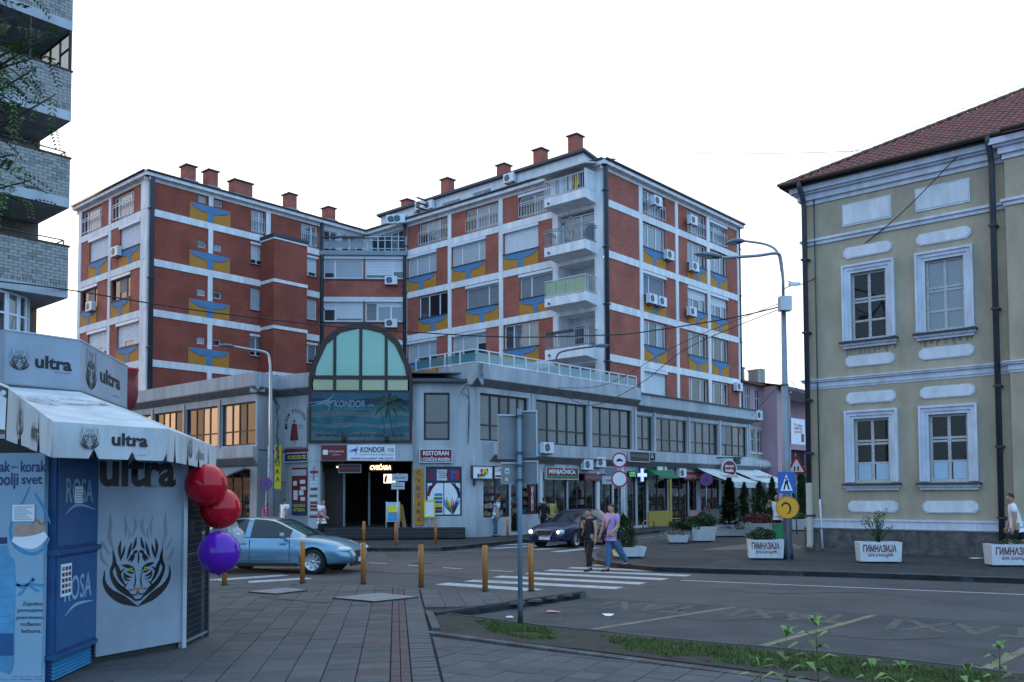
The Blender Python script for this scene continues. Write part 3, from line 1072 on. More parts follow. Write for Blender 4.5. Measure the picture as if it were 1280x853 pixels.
# ============================================================ joint between the two blocks
c0 = FLB.M(11.96).translation
FJ = Fr(c0.x, c0.y, atan2(AY - c0.y, AX - c0.x))
JW = sqrt((AY - c0.y) ** 2 + (AX - c0.x) ** 2)
lnk = thing('apartment_building', 'narrow brick infill of flats between the two blocks with a terrace of red flowers', 'apartment building', FJ.M())
jw = [(.1, JW / 2 - .05), (JW / 2 + .08, JW - .1)]
hs = [(a, b, FL[r] + .95, FL[r] + 2.45) for r in (1, 2, 3) for a, b in jw]
m = MB()
wall(m, 0, JW, 6, 18.0, hs)
m.add('wall', lnk, FJ.M())
jst = {(1, 0): dict(cols=(1, 2.4), shut=(.72, 1), shm='shutter'), (1, 1): dict(cols=(2.3, 1), shut=(.82, .65), shm='shutter_white'),
  (2, 0): dict(cols=(1, 2.2), shut=(.4, .85), shm='shutter_white', glass='glass'), (2, 1): dict(cols=(.9, 1, 1), shut=(.45, .25, .25), shm=('shutter_dark', 'shutter_white', 'shutter_white'), glass=('glass_dark', 'glass_pale', 'glass_pale')),
  (3, 0): dict(cols=(1, 2.2), shut=(1, 1)), (3, 1): dict(cols=(1, 2.2), shut=(1, 1))}
for r in (1, 2, 3):
 for c, (a, b) in enumerate(jw):
  window(FJ, lnk, a, b, FL[r] + .95, FL[r] + 2.28, fw=.1, **jst[r, c])
 MB().box(0, JW, -.06, 0, FL[r] + 2.45, FL[r] + 2.6, 'trim_white').add('lintel_band', lnk, FJ.M())
 MB().box(0, JW, -.06, 0, FL[r] + .86, FL[r] + .94, 'metal_dark').add('sill', lnk, FJ.M())
MB().box(-.1, JW + .1, -.25, 2.9, 18.0, 18.3, 'metal_grey').add('terrace_slab', lnk, FJ.M())
m = MB()
for z in (19.25, 19.0, 18.45):
 m.box(0, JW, -.2, -.17, z - .02, z + .02, 'metal_light')
for k in range(4):
 m.box(JW * k / 3 - .025, JW * k / 3 + .025, -.2, -.15, 18.3, 19.25, 'metal_light')
m.add('terrace_railing', lnk, FJ.M())
MB().box(.05, JW / 2, -.165, -.155, 18.5, 18.95, 'metal_grey').add('terrace_screen', lnk, FJ.M())
# top storey walls following the inner corner, with their windows
FB2 = Fr(c0.x, c0.y, .85)
m = MB()
wall(m, 0, 3.87, 18.2, 20.1, [(.2, 1.3, 18.4, 19.8), (1.7, 3.6, 18.4, 19.8)], mat='trim_white')
m.add('terrace_wall', lnk, FB2.M())
window(FB2, lnk, .2, 1.3, 18.4, 19.8, cols=(1, 1), box=None, glass='glass_dark')
window(FB2, lnk, 1.7, 3.6, 18.4, 19.8, cols=(1, 1, 1), box=None, glass=('glass_dark', 'glass_pale'))
m = MB()
wall(m, -4.04, 0, 18.2, 20.1, [(-3.7, -.2, 18.4, 19.9)], mat='trim_white')
m.add('terrace_wall', lnk, FA.M())
window(FA, lnk, -3.7, -.2, 18.4, 19.9, cols=(1, 1, 1, 1, 1), box=None, glass=('glass', 'glass_dark', 'glass', 'glass_pale'))

# ============================================================ shopping building in front of the flats
KP, ZP = .95, .10
PR = Fr(-1.596, 40.565, .85, KP, ZP)                      # long right face
PQ = Fr(-1.805, 40.565, .0646, KP, ZP)                     # part that faces the square
PL = Fr(-12.075, 42.37, -.7208, KP, ZP)                  # left face, runs to negative x
shop = thing('shopping_building', 'grey two storey shopping building with a dark arched passage and strip windows', 'shopping centre', PR.M())


def profile(fr, x0, x1, pts, matn, name, parent):
 """profile in (off, z) run along a facade"""
 n = len(pts)
 m = MB()
 V = [(x0, o, z) for o, z in pts] + [(x1, o, z) for o, z in pts]
 m.faces(V, [tuple(range(n)), tuple(range(2 * n - 1, n - 1, -1))] + [(i, i + n, (i + 1) % n + n, (i + 1) % n) for i in range(n)], matn)
 return m.add(name, parent, fr.M())


# --- right face
strips = [(.24, 3.85, 5), (4.45, 8.9, 5), (9.3, 13.25, 4)]
strips2 = [(13.95, 15.75, 2), (16.1, 19.85, 4), (20.25, 24.0, 4), (24.35, 28.2, 4)]
shops_r = [(.45, 2.35, .95, 3.3), (2.45, 3.15, .2, 3.3), (3.2, 4.6, 1.05, 3.3), (5.0, 7.0, 1.05, 3.2), (7.1, 9.6, .2, 3.2), (9.9, 11.2, .2, 3.2), (11.3, 12.6, .8, 3.2), (12.7, 13.6, .2, 3.2),
   (14.0, 15.0, .2, 3.2), (15.2, 17.4, 1.0, 3.2), (17.9, 19.9, .2, 3.2), (20.0, 21.0, .2, 3.2), (21.5, 24.0, 1.0, 3.2), (24.3, 26.2, .2, 3.2), (26.4, 28.3, .6, 3.2)]
m = MB()
wall(m, 0, 13.75, .02, 8.2, [(a, b, 4.66, 6.96) for a, b, _ in strips] + [h for h in shops_r if h[1] < 13.7], mat='concrete', depth=.25, back=None)
m.add('wall', shop, PR.M())
m = MB()
wall(m, 13.75, 28.7, .02, 8.0, [(a, b, 4.66, 6.78) for a, b, _ in strips2] + [h for h in shops_r if h[1] > 13.7], mat='concrete', depth=.25, back=None)
m.add('wall', shop, PR.M(0, 0, .15))
profile(PR, -.35, 13.75, [(-.35, 7.62), (-.35, 8.3), (.3, 8.3), (.3, 7.3), (-.01, 7.3)], 'concrete', 'parapet', shop)
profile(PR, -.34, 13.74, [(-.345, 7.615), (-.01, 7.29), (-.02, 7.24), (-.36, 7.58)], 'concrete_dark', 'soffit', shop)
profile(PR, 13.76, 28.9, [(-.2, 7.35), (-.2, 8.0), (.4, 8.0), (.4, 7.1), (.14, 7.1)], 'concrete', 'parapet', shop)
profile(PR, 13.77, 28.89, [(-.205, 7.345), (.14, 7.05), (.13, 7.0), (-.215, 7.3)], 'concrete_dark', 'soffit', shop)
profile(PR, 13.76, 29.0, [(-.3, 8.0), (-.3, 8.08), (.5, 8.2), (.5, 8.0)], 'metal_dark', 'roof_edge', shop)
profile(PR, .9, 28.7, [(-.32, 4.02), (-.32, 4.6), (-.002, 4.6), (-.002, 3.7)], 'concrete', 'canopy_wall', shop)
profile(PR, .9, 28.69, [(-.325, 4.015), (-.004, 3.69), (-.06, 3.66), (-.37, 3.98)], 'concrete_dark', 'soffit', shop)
for x in (4.15, 9.08, 13.6, 15.92, 20.05, 24.17, 28.5):
 MB().box(x - .1, x + .1, -.07, .0, 4.6, 7.2, 'concrete').add('pier', shop, PR.M(0, 0, .0 if x < 13.7 else .15))
for a, b, n in strips:
 window(PR, shop, a, b, 4.66, 6.96, cols=[1.3] + [1] * (n - 1) if n > 4 else [1] * n, rows=(1, 2), off=.18, frame='brown_frame', box=None, glass=('glass_strip', 'glass'), curtain='blind', fw=.09, name='window')
for a, b, n in strips2:
 window(PR, shop, a, b, 4.66, 6.78, cols=[1] * n, rows=(1.1, 2), off=.33, frame='brown_frame', box=None, glass=('glass', 'glass_strip'), curtain='blind', fw=.08)
MB().poly([(16.3 + 8.3, .29, 5.5), (25.3, .29, 5.5), (25.3, .29, 6.7), (24.6, .29, 6.7)], 'letter_grey').add('window_sticker', shop, PR.M())
# roof terrace railing with glass panels
ter = thing('terrace_railing', 'white metal and glass railing round the roof terrace over the shops', 'railing', PR.M(0, 8.3))


def glass_rail(fr, x0, x1, n, off, z0=8.32, z1=9.0):
 m = MB()
 for z in (z1, z0 + .08):
  m.box(x0, x1, off - .025, off + .025, z - .025, z + .025, 'pvc_white')
 for k in range(n + 1):
  x = x0 + (x1 - x0) * k / n
  m.box(x - .03, x + .03, off - .03, off + .03, z0, z1 - .025, 'pvc_white')
 m.add('rail_frame', ter, fr.M())
 for k in range(n):
  a, b = x0 + (x1 - x0) * k / n + .04, x0 + (x1 - x0) * (k + 1) / n - .04
  MB().box(a, b, off - .006, off + .006, z0 + .12, z1 - .14, 'rail_glass').add('glass_panel', ter, fr.M())


glass_rail(PR, -.15, 13.6, 15, -.1)
glass_rail(Fr(*PR.M(-.15, 0, -.1).translation.to_2d(), -.7208, KP, ZP), -4.2, 0, 4, 0)
# corner return, frontal part
FA3 = Fr(*PR.M(-.3, 0, -.3).translation.to_2d(), -.7208, KP, ZP)
profile(FA3, -2.6, .05, [(0, 7.62), (0, 8.3), (.4, 8.3), (.4, 7.3), (.34, 7.3)], 'concrete', 'parapet', shop)
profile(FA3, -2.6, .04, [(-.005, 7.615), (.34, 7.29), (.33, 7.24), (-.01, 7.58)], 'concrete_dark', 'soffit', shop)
m = MB()
wall(m, -2.82, .22, .02, 7.4, [(-2.3, -1.07, 4.66, 6.93), (-2.2, -.5, 1.05, 3.4)], mat='concrete', back=None)
m.add('wall', shop, PQ.M())
window(PQ, shop, -2.3, -1.07, 4.66, 6.93, cols=(1,), rows=(1, 1.7), off=.12, frame='brown_frame', box=None, glass='glass_dark', fw=.1)
profile(PQ, -2.85, -.3, [(-.3, 7.4), (-.3, 7.5), (2.0, 8.1), (2.0, 7.4)], 'metal_dark', 'roof_edge', shop)
m = MB()
wall(m, 0, 2.2, .02, 8.2, mat='concrete')
# left part: wall beside the arch, small chamfer, long face
pa = PL.M(0, 0, 0).translation
pb = Vector((-11.56, 43.89, ZP))
pc = Vector((-9.215, 42.37, ZP))
FC = Fr(pa.x, pa.y, atan2(pb.y - pa.y, pb.x - pa.x), KP, ZP)
CW = (pb - pa).length / KP
FD = Fr(pb.x, pb.y, atan2(pc.y - pb.y, pc.x - pb.x), KP, ZP)
DW = (pc - pb).length / KP
MB().poly([(0, 0, .02), (CW, 0, .02), (CW, 0, 8.2), (0, 0, 8.2)], 'concrete').add('wall', shop, FC.M())
MB().poly([(0, 0, .02), (DW, 0, .02), (DW, 0, 8.2), (0, 0, 8.2)], 'concrete').add('wall', shop, FD.M())
for F_, a, b in ((FC, -.2, CW), (FD, 0, DW + .3)):
 profile(F_, a, b, [(-.3, 7.5), (-.3, 8.2), (.3, 8.2), (.3, 7.2), (-.01, 7.2)], 'concrete', 'parapet', shop)
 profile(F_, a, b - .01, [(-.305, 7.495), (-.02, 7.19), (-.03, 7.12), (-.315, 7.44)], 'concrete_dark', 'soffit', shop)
lst = [(-3.35, -.15, 4), (-7.0, -3.6, 4), (-10.6, -7.3, 4), (-14.2, -10.9, 4), (-17.8, -14.5, 4)]
lshop = [(-3.2, -.6, .2, 3.4), (-6.6, -3.6, .2, 3.4), (-10.4, -7.2, .2, 3.4), (-14.2, -11, .2, 3.4)]
m = MB()
wall(m, -20, 0, .02, 8.0, [(a, b, 4.62, 6.8) for a, b, _ in lst] + lshop, mat='concrete', back=None)
m.add('wall', shop, PL.M())
for a, b, n in lst:
 window(PL, shop, a, b, 4.62, 6.8, cols=(1.4, 1, 1, 1.5), rows=(1, 2), off=.15, frame='brown_frame', box=None, glass={-3.35: ('glass_mirror', 'glass_mirror', 'glass_strip', 'glass_dark'), -7.0: ('glass_dark', 'glass_strip', 'glass_mirror', 'glass_mirror'), -10.6: ('glass_dark', 'glass_mirror', 'glass_mirror', 'glass_strip')}.get(a, ('glass_strip', 'glass_mirror')), fw=.08)
 MB().box(a - .25, a - .05, -.06, 0, 4.5, 7.1, 'metal_grey').add('pier', shop, PL.M())
profile(PL, -20, .2, [(-.3, 7.55), (-.3, 8.2), (.3, 8.2), (.3, 7.25), (-.01, 7.25)], 'concrete', 'parapet', shop)
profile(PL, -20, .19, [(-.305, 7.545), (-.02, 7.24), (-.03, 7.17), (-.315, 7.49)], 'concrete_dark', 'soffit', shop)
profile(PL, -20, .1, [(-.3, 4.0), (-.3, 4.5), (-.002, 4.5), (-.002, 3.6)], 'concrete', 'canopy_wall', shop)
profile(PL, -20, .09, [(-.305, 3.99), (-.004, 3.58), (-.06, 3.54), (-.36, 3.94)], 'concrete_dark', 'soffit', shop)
# inner walls behind the shops and offices
MB().box(.6, 28.6, 1.9, 1.95, .0, 3.9, 'goods_back').box(.6, 28.6, 2.6, 2.65, 4.35, 7.5, 'office_wall').add('inner_wall', shop, PR.M())
MB().box(-19.9, -.1, 2.0, 2.05, .0, 3.9, 'goods_back').box(-19.9, -.1, 2.6, 2.65, 4.35, 7.6, 'office_wall').add('inner_wall', shop, PL.M())
MB().box(-2.8, 1.6, 2.2, 2.25, .0, 7.3, 'goods_back').add('inner_wall', shop, PQ.M())
for x in (4.15, 9.08, 13.6, 20.05, 24.17):
 MB().box(x - .05, x + .05, .4, 2.6, 4.35, 7.4, 'office_wall').add('partition', shop, PR.M())
# flat roof
def fl(fr, x, o=0):
 p = fr.M(x, 0, o).translation
 return (p.x, p.y)
poly = [fl(PL, -20), fl(PL, 0), fl(FC, CW), fl(FD, DW), fl(PQ, -2.8, .3), fl(PQ, -.1, .3), fl(PR, 0, .1), fl(PR, 28.7, .3), fl(PR, 28.7, 14), fl(PL, -20, 14)]
MB().slab(poly, 7.6, 7.65, 'roof_grey').add('flat_roof', shop)
MB().slab(poly, 4.2, 4.25, 'dark_inside').add('ceiling', shop)
m = MB()
wall(m, 0, 9, .02, 8, mat='concrete')
m.add('end_wall', shop, Fr(*fl(PR, 28.7, .15), .85 + pi / 2, KP, ZP).M())

# --- the arch: dark frame, teal glass fan, picture board
AXL, AXR = -7.66, -2.82
arch = thing('arched_glass_front', 'dark framed arch of pale green glass over a large faded beach picture', 'arched window', PQ.M(-5.2, 4.5, -.35))
AO = -.45
prof = [(AXL, 7.55), (AXL + .12, 8.2), (AXL + .62, 9.3), (AXL + 1.35, 9.95), (-5.24, 10.22), (AXR - 1.35, 9.95), (AXR - .62, 9.3), (AXR - .12, 8.2), (AXR, 7.55)]


def inset(p, d):
 cx, cz = -5.24, 7.8
 return [(cx + (x - cx) * (1 - d / 2.4), cz + (z - cz) * (1 - d / 2.4)) for x, z in p]


inn = inset(prof, .27)
m = MB()
for i in range(len(prof) - 1):
 a, b, c, d = prof[i], prof[i + 1], inn[i + 1], inn[i]
 m.faces([(a[0], AO, a[1]), (b[0], AO, b[1]), (c[0], AO, c[1]), (d[0], AO, d[1]), (a[0], AO + 1.6, a[1]), (b[0], AO + 1.6, b[1]), (c[0], AO + .1, c[1]), (d[0], AO + .1, d[1])],
   [(0, 1, 2, 3), (0, 4, 5, 1), (3, 2, 6, 7)], 'brown_frame')
m.box(AXL, AXL + .14, AO, AO + .4, 4.5, 7.55, 'brown_frame').box(AXR - .14, AXR, AO, AO + .4, 4.5, 7.55, 'brown_frame')
m.box(AXL + .14, AXR - .14, AO, AO + .12, 7.5, 7.68, 'brown_frame')
m.box(AXL + .14, AXR - .14, AO, AO + .12, 4.5, 4.62, 'brown_frame')
for x, zt in ((-6.45, 9.7), (-5.24, 9.95), (-4.05, 9.7)):
 m.box(x - .07, x + .07, AO + .001, AO + .1, 7.68, zt, 'brown_frame')
 m.box(x - .07, x + .07, AO + .001, AO + .1, 6.98, 7.5, 'brown_frame')
m.box(AXL + .14, AXR - .14, AO + .002, AO + .12, 6.9, 6.99, 'brown_frame')
m.add('arch_frame', arch, PQ.M())
xs = [AXL + .14, -6.45, -5.24, -4.05, AXR - .14]
def archz(x):
 p = inset(prof, .2)
 for a, b in zip(p[:-1], p[1:]):
  if a[0] <= x <= b[0]:
   return a[1] + (b[1] - a[1]) * (x - a[0]) / (b[0] - a[0])
 return 7.8
for i in range(4):
 a, b = xs[i] + (.05 if i else .08), xs[i + 1] - (.05 if i < 3 else .08)
 n = 6
 P = [(a, 7.6)] + [(b, 7.6)] + [(b - (b - a) * k / n, archz(b - (b - a) * k / n)) for k in range(n + 1)]
 MB().poly([(x, AO + .06, z) for x, z in P], 'teal_glass').add('pane', arch, PQ.M())
 MB().poly([(a, AO + .06, 6.95), (b, AO + .06, 6.95), (b, AO + .06, 7.55), (a, AO + .06, 7.55)], 'yellow_glass').add('pane', arch, PQ.M())
# vault behind the fan so that it is a volume
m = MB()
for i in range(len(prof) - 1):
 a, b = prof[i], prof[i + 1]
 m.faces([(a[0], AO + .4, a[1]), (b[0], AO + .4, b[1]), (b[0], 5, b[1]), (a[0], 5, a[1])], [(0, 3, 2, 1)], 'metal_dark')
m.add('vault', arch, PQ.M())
# picture board
bd = MB().box(AXL + .14, AXR - .14, AO + .02, AO + .1, 4.62, 6.9, 'board_beach').add('picture_board', arch, PQ.M())
bw, bh = AXR - AXL - .28, 2.28
for j, (z0, z1, c) in enumerate(((4.62, 5.0, 'beach_sand'), (5.0, 5.25, 'beach_teal'), (5.25, 5.42, 'beach_foam'), (5.42, 5.75, 'beach_teal'), (5.75, 6.0, 'beach_sand'), (6.0, 6.3, 'beach_teal'), (6.3, 6.55, 'beach_navy'))):
 m = MB()
 n = 24
 T_, B_ = [], []
 for k in range(n + 1):
  x = AXL + .15 + (bw - .02) * k / n
  B_.append((x, z0 + (.05 * sin(k * .5 + j) if z0 > 4.7 else .01)))
  T_.append((x, z1 + .05 * sin(k * .5 + j + 1)))
 m.poly([(x, AO + .016 - j * .001, z) for x, z in B_ + T_[::-1]], c)
 m.add('picture_band', bd, PQ.M())


def strokes(mb, paths, T, matn, y=-.004):
 """tapered brush strokes: each path = [(x, z, half width), ...], smoothed"""
 for p in paths:
  q = crom(p, 4)
  L, Rr = [], []
  for i in range(len(q)):
   x, z, w = q[i]
   a, b = q[max(i - 1, 0)], q[min(i + 1, len(q) - 1)]
   dx, dz = b[0] - a[0], b[1] - a[1]
   l = sqrt(dx * dx + dz * dz) or 1
   L.append((x - dz / l * w, z + dx / l * w))
   Rr.append((x + dz / l * w, z - dx / l * w))
  V = [(a, y, b) for a, b in L] + [(a, y, b) for a, b in Rr]
  n = len(q)
  mb.faces(V, [(i, i + 1, i + 1 + n, i + n) for i in range(n - 1)], matn, T=T)
 return mb


# palm on the board
pp = []
cx, cz = -3.95, 6.35
pp.append([(cx + .25, 4.75, .03), (cx + .12, 5.5, .025), (cx, 6.3, .03)])
pp.append([(cx - .15, 4.75, .02), (cx - .2, 5.4, .018), (cx - .35, 6.0, .02)])
for a in range(11):
 t = radians(a * 36 + 12)
 l = .75 + .35 * rnd()
 pp.append([(cx, cz, .03), (cx + l * .6 * cos(t), cz + l * .45 * sin(t) + .08, .07), (cx + l * cos(t), cz + .5 * l * sin(t) - .25, .005)])
pp = [[(min(max(x, AXL + .2), AXR - .2), min(max(z, 4.65), 6.85), w) for x, z, w in p] for p in pp]
strokes(MB(), pp, T3(0, AO - .0, 0), 'beach_palm', y=.003).add('palm_print', bd, PQ.M())
text(bd, 'KONDOR', PQ.M(-5.75, 6.32, AO + .0), .32, 1.45, 'beach_letter', bold=.03, shear=.15)
text(bd, '-tis', PQ.M(-4.78, 6.27, AO + .0), .18, .35, 'beach_letter', bold=.01)
text(bd, 'TURISTIČKA AGENCIJA', PQ.M(-5.6, 6.08, AO + .0), .09, 1.8, 'beach_letter')
text(bd, 'www.kondor-tis.com', PQ.M(-5.25, 4.88, AO + .0), .2, 4.1, 'beach_navy', bold=.02)
for k, s in enumerate(('Letovanja', 'Zimovanja', 'Evropski gradovi', 'Avionske karte', 'Organizovana putovanja', 'Eko turizam')):
 text(bd, s, PQ.M(-6.55, 5.95 - k * .13, AO - .001), .06, None, 'beach_letter', align='LEFT')
bird = [[(-.55, .0, .005), (-.15, .05, .03), (.1, .15, .03), (.28, .42, .004)], [(-.5, -.15, .005), (-.1, -.02, .035), (.12, -.15, .03), (.02, -.42, .004)], [(-.1, .02, .03), (.1, .02, .06), (.3, .12, .01)]]
strokes(MB(), [[(x * 1.5, z * 1.1, w * 1.3) for x, z, w in p] for p in bird], T3(-6.85, AO - .002, 6.38), 'beach_letter', 0).add('bird_print', bd, PQ.M())
for x in (-5.98, -4.0):
 MB().box(x - .1, x + .1, AO - .22, AO - .05, 4.62, 4.78, 'black').tube([(x, AO - .06, 4.7), (x, AO, 4.5)], .02, 6, 'black').add('floodlight', arch, PQ.M())

# --- wall over the passage, the passage itself
PZ = 3.66
MB().box(AXL, AXR, AO + .1, .4, PZ, 4.5, 'concrete').add('lintel', shop, PQ.M())
MB().box(AXL - .01, AXL + .55, AO + .12, .4, .05, PZ, 'concrete').add('passage_pillar', shop, PQ.M())
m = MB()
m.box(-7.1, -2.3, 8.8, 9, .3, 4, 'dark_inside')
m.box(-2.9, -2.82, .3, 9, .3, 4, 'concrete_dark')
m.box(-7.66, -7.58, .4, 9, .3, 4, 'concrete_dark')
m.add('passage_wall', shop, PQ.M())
m = MB().box(-7.5, -6.2, 1.8, 2, .3, 3.4, 'brown_frame').box(-7.3, -7.2, 1.7, 1.8, .4, 3.2, 'metal_grey').box(-6.3, -6.2, 1.7, 1.8, .4, 3.2, 'metal_grey').box(-5.2, -5.1, 3, 3.1, .4, 3.2, 'metal_grey')
m.add('passage_shopfront', shop, PQ.M())
# steps
stp = thing('entrance_steps', 'grey worn steps in front of the dark passage and flower shop', 'steps', PQ.M(-5, .12))
for k in range(3):
 MB().box(-9.5 + .1 * k, -.35, -2.0 + .4 * k, .45, .1 + .14 * k, .241 + .14 * k, 'kerb_dark').add('step', stp, PQ.M())
MB().box(-7.7, -2.3, .46, 9, .3, .52, 'kerb_dark').add('passage_floor', stp, PQ.M())


# ------------------------------------------------------------ shop interiors and fronts
DIMG = ['goods_back', 'metal_dark', 'wood', 'concrete_dark', 'roof_grey', 'goods_back', 'curtain', 'yellow_wall', 'green']
GOODS = ['white', 'dark_red', 'sign_yellow', 'navy', 'curtain', 'orange_paint', 'green', 'sign_blue', 'pink_wall', 'trim_white', 'wood', 'ochre']


def goods(fr, parent, x0, x1, z0, z1, off=.5, rows=6, dens=.8, dim=1, seed=1):
 pal = GOODS if dens > .6 else DIMG
 """shelves of small goods behind a shop window: one part, too small and many to tell apart"""
 rr = random.Random(seed)
 m = MB()
 m.box(x0, x1, off + .35, off + .4, z0, z1, 'goods_back')
 for k in range(rows):
  z = z0 + (z1 - z0) * k / rows
  m.box(x0, x1, off, off + .34, z, z + .02, 'wood')
  x = x0 + .03
  while x < x1 - .1:
   w = rr.uniform(.06, .22)
   if rr.random() < dens:
    h = rr.uniform(.4, .85) * (z1 - z0) / rows
    m.box(x, min(x + w * .9, x1), off + rr.uniform(.02, .1), off + .3, z + .021, z + h, rr.choice(pal))
   x += w
 return m.add('shelves_of_goods', parent, fr.M(), kind='stuff')


def shopwin(fr, x0, x1, z0, z1, cols=(1,), off=.1, frame='brown_frame', gl='shop_glass', name='shop_window', g=True, seed=1, rows=(1,), dens=.8):
 o = window(fr, shop, x0, x1, z0, z1, cols=cols, rows=rows, off=off, frame=frame, box=None, glass=gl, name=name, fw=.06)
 if g:
  goods(fr, shop, x0 + .05, x1 - .05, z0 + .05, z1 - .1, off=off + .25, rows=max(3, int((z1 - z0) / .38)), seed=seed, dens=dens)
 else:
  MB().box(x0, x1, off + 1.4, off + 1.45, z0, z1, 'goods_back').add('back_wall', shop, fr.M())
 return o


sd_ = 3
for (a, b, c, d) in shops_r:
 off = .1 if b < 13.7 else .25
 sd_ += 1
 door = c < .5
 shopwin(PR, a, b, c, d, cols=(1,) if b - a < 1.1 else (1, 1) if b - a < 2.2 else (1, 1, 1), off=off, frame='metal_light' if 10 < a < 12 else 'brown_frame', seed=sd_, name='shop_door' if door and b - a < 1.1 else 'shop_window', rows=(3.4, 1) if door else (1,), dens=.85 if a < 5 else .4)
for (a, b, c, d) in lshop:
 sd_ += 1
 shopwin(PL, a, b, c, d, cols=(1, 1, 1), seed=sd_, rows=(3, 1), dens=.5)
# coloured plinths under the windows on the right
for a, b, mt in ((11.25, 12.65, 'yellow_wall'), (15.1, 17.5, 'yellow_wall'), (19.95, 21.4, 'pink_wall'), (21.45, 24.05, 'concrete_dark')):
 o_ = -.06 if b < 13.7 else .09
 MB().box(a, b, o_, o_ + .06, .1, 1.0 if a > 13 else .8, mt).add('painted_plinth', shop, PR.M())
MB().box(17.5, 17.75, .07, .149, .1, 3.3, 'yellow_wall').add('painted_pier', shop, PR.M())
MB().box(9.62, 9.88, -.07, -.001, .1, 3.3, 'trim_white').add('pier', shop, PR.M())
MB().box(4.68, 4.8, -.07, -.001, .9, 3.3, 'trim_white').add('pier', shop, PR.M())
# painted hands on the flower shop window
wd = shopwin(PQ, -2.2, -.5, 1.05, 3.4, cols=(1, 1), g=False)
bdw = MB().box(-2.12, -.58, .055, .065, 1.12, 3.32, 'white').add('window_poster', shop, PQ.M())
rr = random.Random(5)
m = MB()
m.box(-2.12, -.58, .05, .054, 2.68, 3.32, 'navy').box(-1.68, -1.2, .046, .049, 2.74, 3.26, 'planter').box(-1.37, -1.33, .046, .049, 1.12, 2.66, 'black')
m.box(-2.12, -.58, .047, .0495, 2.62, 2.68, 'black')
for k, (c, zz) in enumerate((('navy', 1.2), ('dark_red', 1.35), ('sign_yellow', 1.5), ('sign_blue', 1.65), ('green', 1.82), ('rosa_light', 2.0))):
 m.prism([(-1.95 + k * .03, zz), (-1.42, zz), (-1.42, zz + .13), (-1.93 + k * .03, zz + .13)], .047, .05, c)
for k in range(9):
 c = ['sign_blue', 'green', 'yellow_orange', 'sign_yellow', 'red', 'dark_red', 'navy', 'balloon_purple', 'green'][k]
 a = -1.25 + k * .07
 strokes(m, [[(-.92, 1.15, .03), (a, 1.5 + .1 * sin(k), .04), (a - .05 + k * .015, 1.85 + .1 * sin(k * 2), .01)]], T3(0, .049, 0), c, -.001)
for k, c in enumerate(('dark_red', 'red', 'navy', 'balloon_purple', 'dark_red')):
 strokes(m, [[(-2.08, 2.0 + .1 * k, .06), (-1.98 + .03 * k, 2.3 + .05 * k, .05), (-1.7 - .05 * k, 2.62, .02)]], T3(0, .049, 0), c, -.001)
 strokes(m, [[(-.62, 1.9 + .1 * k, .06), (-.7 - .03 * k, 2.3 + .04 * k, .06), (-1.0 + .05 * k, 2.6, .02)]], T3(0, .049, 0), ['navy', 'sign_blue', 'navy', 'green', 'dark_red'][k], -.001)
for x, c in ((-1.95, 'dark_red'), (-.95, 'sign_blue'), (-.75, 'red'), (-1.1, 'dark_red')):
 m.prism([(x + .14 * cos(t * .63), 3.0 + .22 * sin(t * .63)) for t in range(10)], .045, .0485, c)
for k in range(4):
 m.box(-1.62, -1.26, .044, .0455, 2.86 + k * .09, 2.89 + k * .09, 'dark_red')
m.add('painted_hands', bdw, PQ.M())


# ------------------------------------------------------------ signs of the shopping building (each a thing)
def sign(fr, x0, x1, z0, z1, off, label, mt, frame='metal_light', d=.12, cat='sign', name='shop_sign', fw=.04):
 t = thing(name, label, cat, fr.M((x0 + x1) / 2, z0, off))
 MB().box(x0, x1, off - d, off, z0, z1, mt).add('board', t, fr.M())
 if frame:
  m = MB()
  for a, b, c, e in ((x0 - fw, x1 + fw, z0 - fw, z0), (x0 - fw, x1 + fw, z1, z1 + fw), (x0 - fw, x0, z0, z1), (x1, x1 + fw, z0, z1)):
   m.box(a, b, off - d - .02, off, c, e, frame)
  m.add('sign_frame', t, fr.M())
 return t


t = sign(PQ, -2.46, -.98, 3.62, 4.2, -.05, 'dark red restaurant sign with white serif letters and white frame', 'dark_red', 'trim_white')
text(t, 'RESTORAN', PQ.M(-1.72, 4.02, -.175), .21, 1.2, 'white', bold=.02)
text(t, 'LOZNIČKA MADERA', PQ.M(-1.72, 3.73, -.175), .16, 1.36, 'white', bold=.02)
t = sign(PQ, -5.85, -3.62, 3.68, 4.42, AO + .08, 'white travel agency board with blue bird and blue lettering over the passage', 'white', None, d=.05)
text(t, 'KONDOR', PQ.M(-4.68, 4.17, AO + .025), .25, 1.15, 'navy', bold=.03, shear=.15)
text(t, '-TIS', PQ.M(-3.86, 4.15, AO + .025), .16, .36, 'navy', bold=.02)
text(t, 'TURISTIČKA AGENCIJA', PQ.M(-4.5, 3.95, AO + .025), .08, 1.6, 'navy')
text(t, 'www.kondor-tis.com', PQ.M(-4.7, 3.78, AO + .025), .11, 2.0, 'navy', bold=.02)
strokes(MB(), [[(x * .55, z * .6, w * .8) for x, z, w in p] for p in bird], T3(-5.5, AO + .024, 4.15), 'sign_blue', 0).add('bird_print', t, PQ.M())
t = sign(PQ, -7.05, -5.9, 3.7, 4.4, AO + .08, 'maroon board with white square emblem beside the white travel agency board', 'dark_red', None, d=.06)
MB().box(-6.98, -6.75, AO + .012, AO + .018, 3.95, 4.18, 'white').add('emblem', t, PQ.M())
text(t, 'HOTEL VIDIKOVAC', PQ.M(-6.35, 4.1, AO + .018), .09, .7, 'white')
text(t, 'LOZNICA', PQ.M(-6.35, 3.95, AO + .018), .05, .4, 'white')
t = thing('neon_sign', 'glowing yellow green neon word over the dark passage', 'neon sign', PQ.M(-4.35, 3.2, .1))
text(t, 'CVEĆARA', PQ.M(-4.35, 3.35, .1), .2, .98, 'neon', bold=.03, shear=.2)
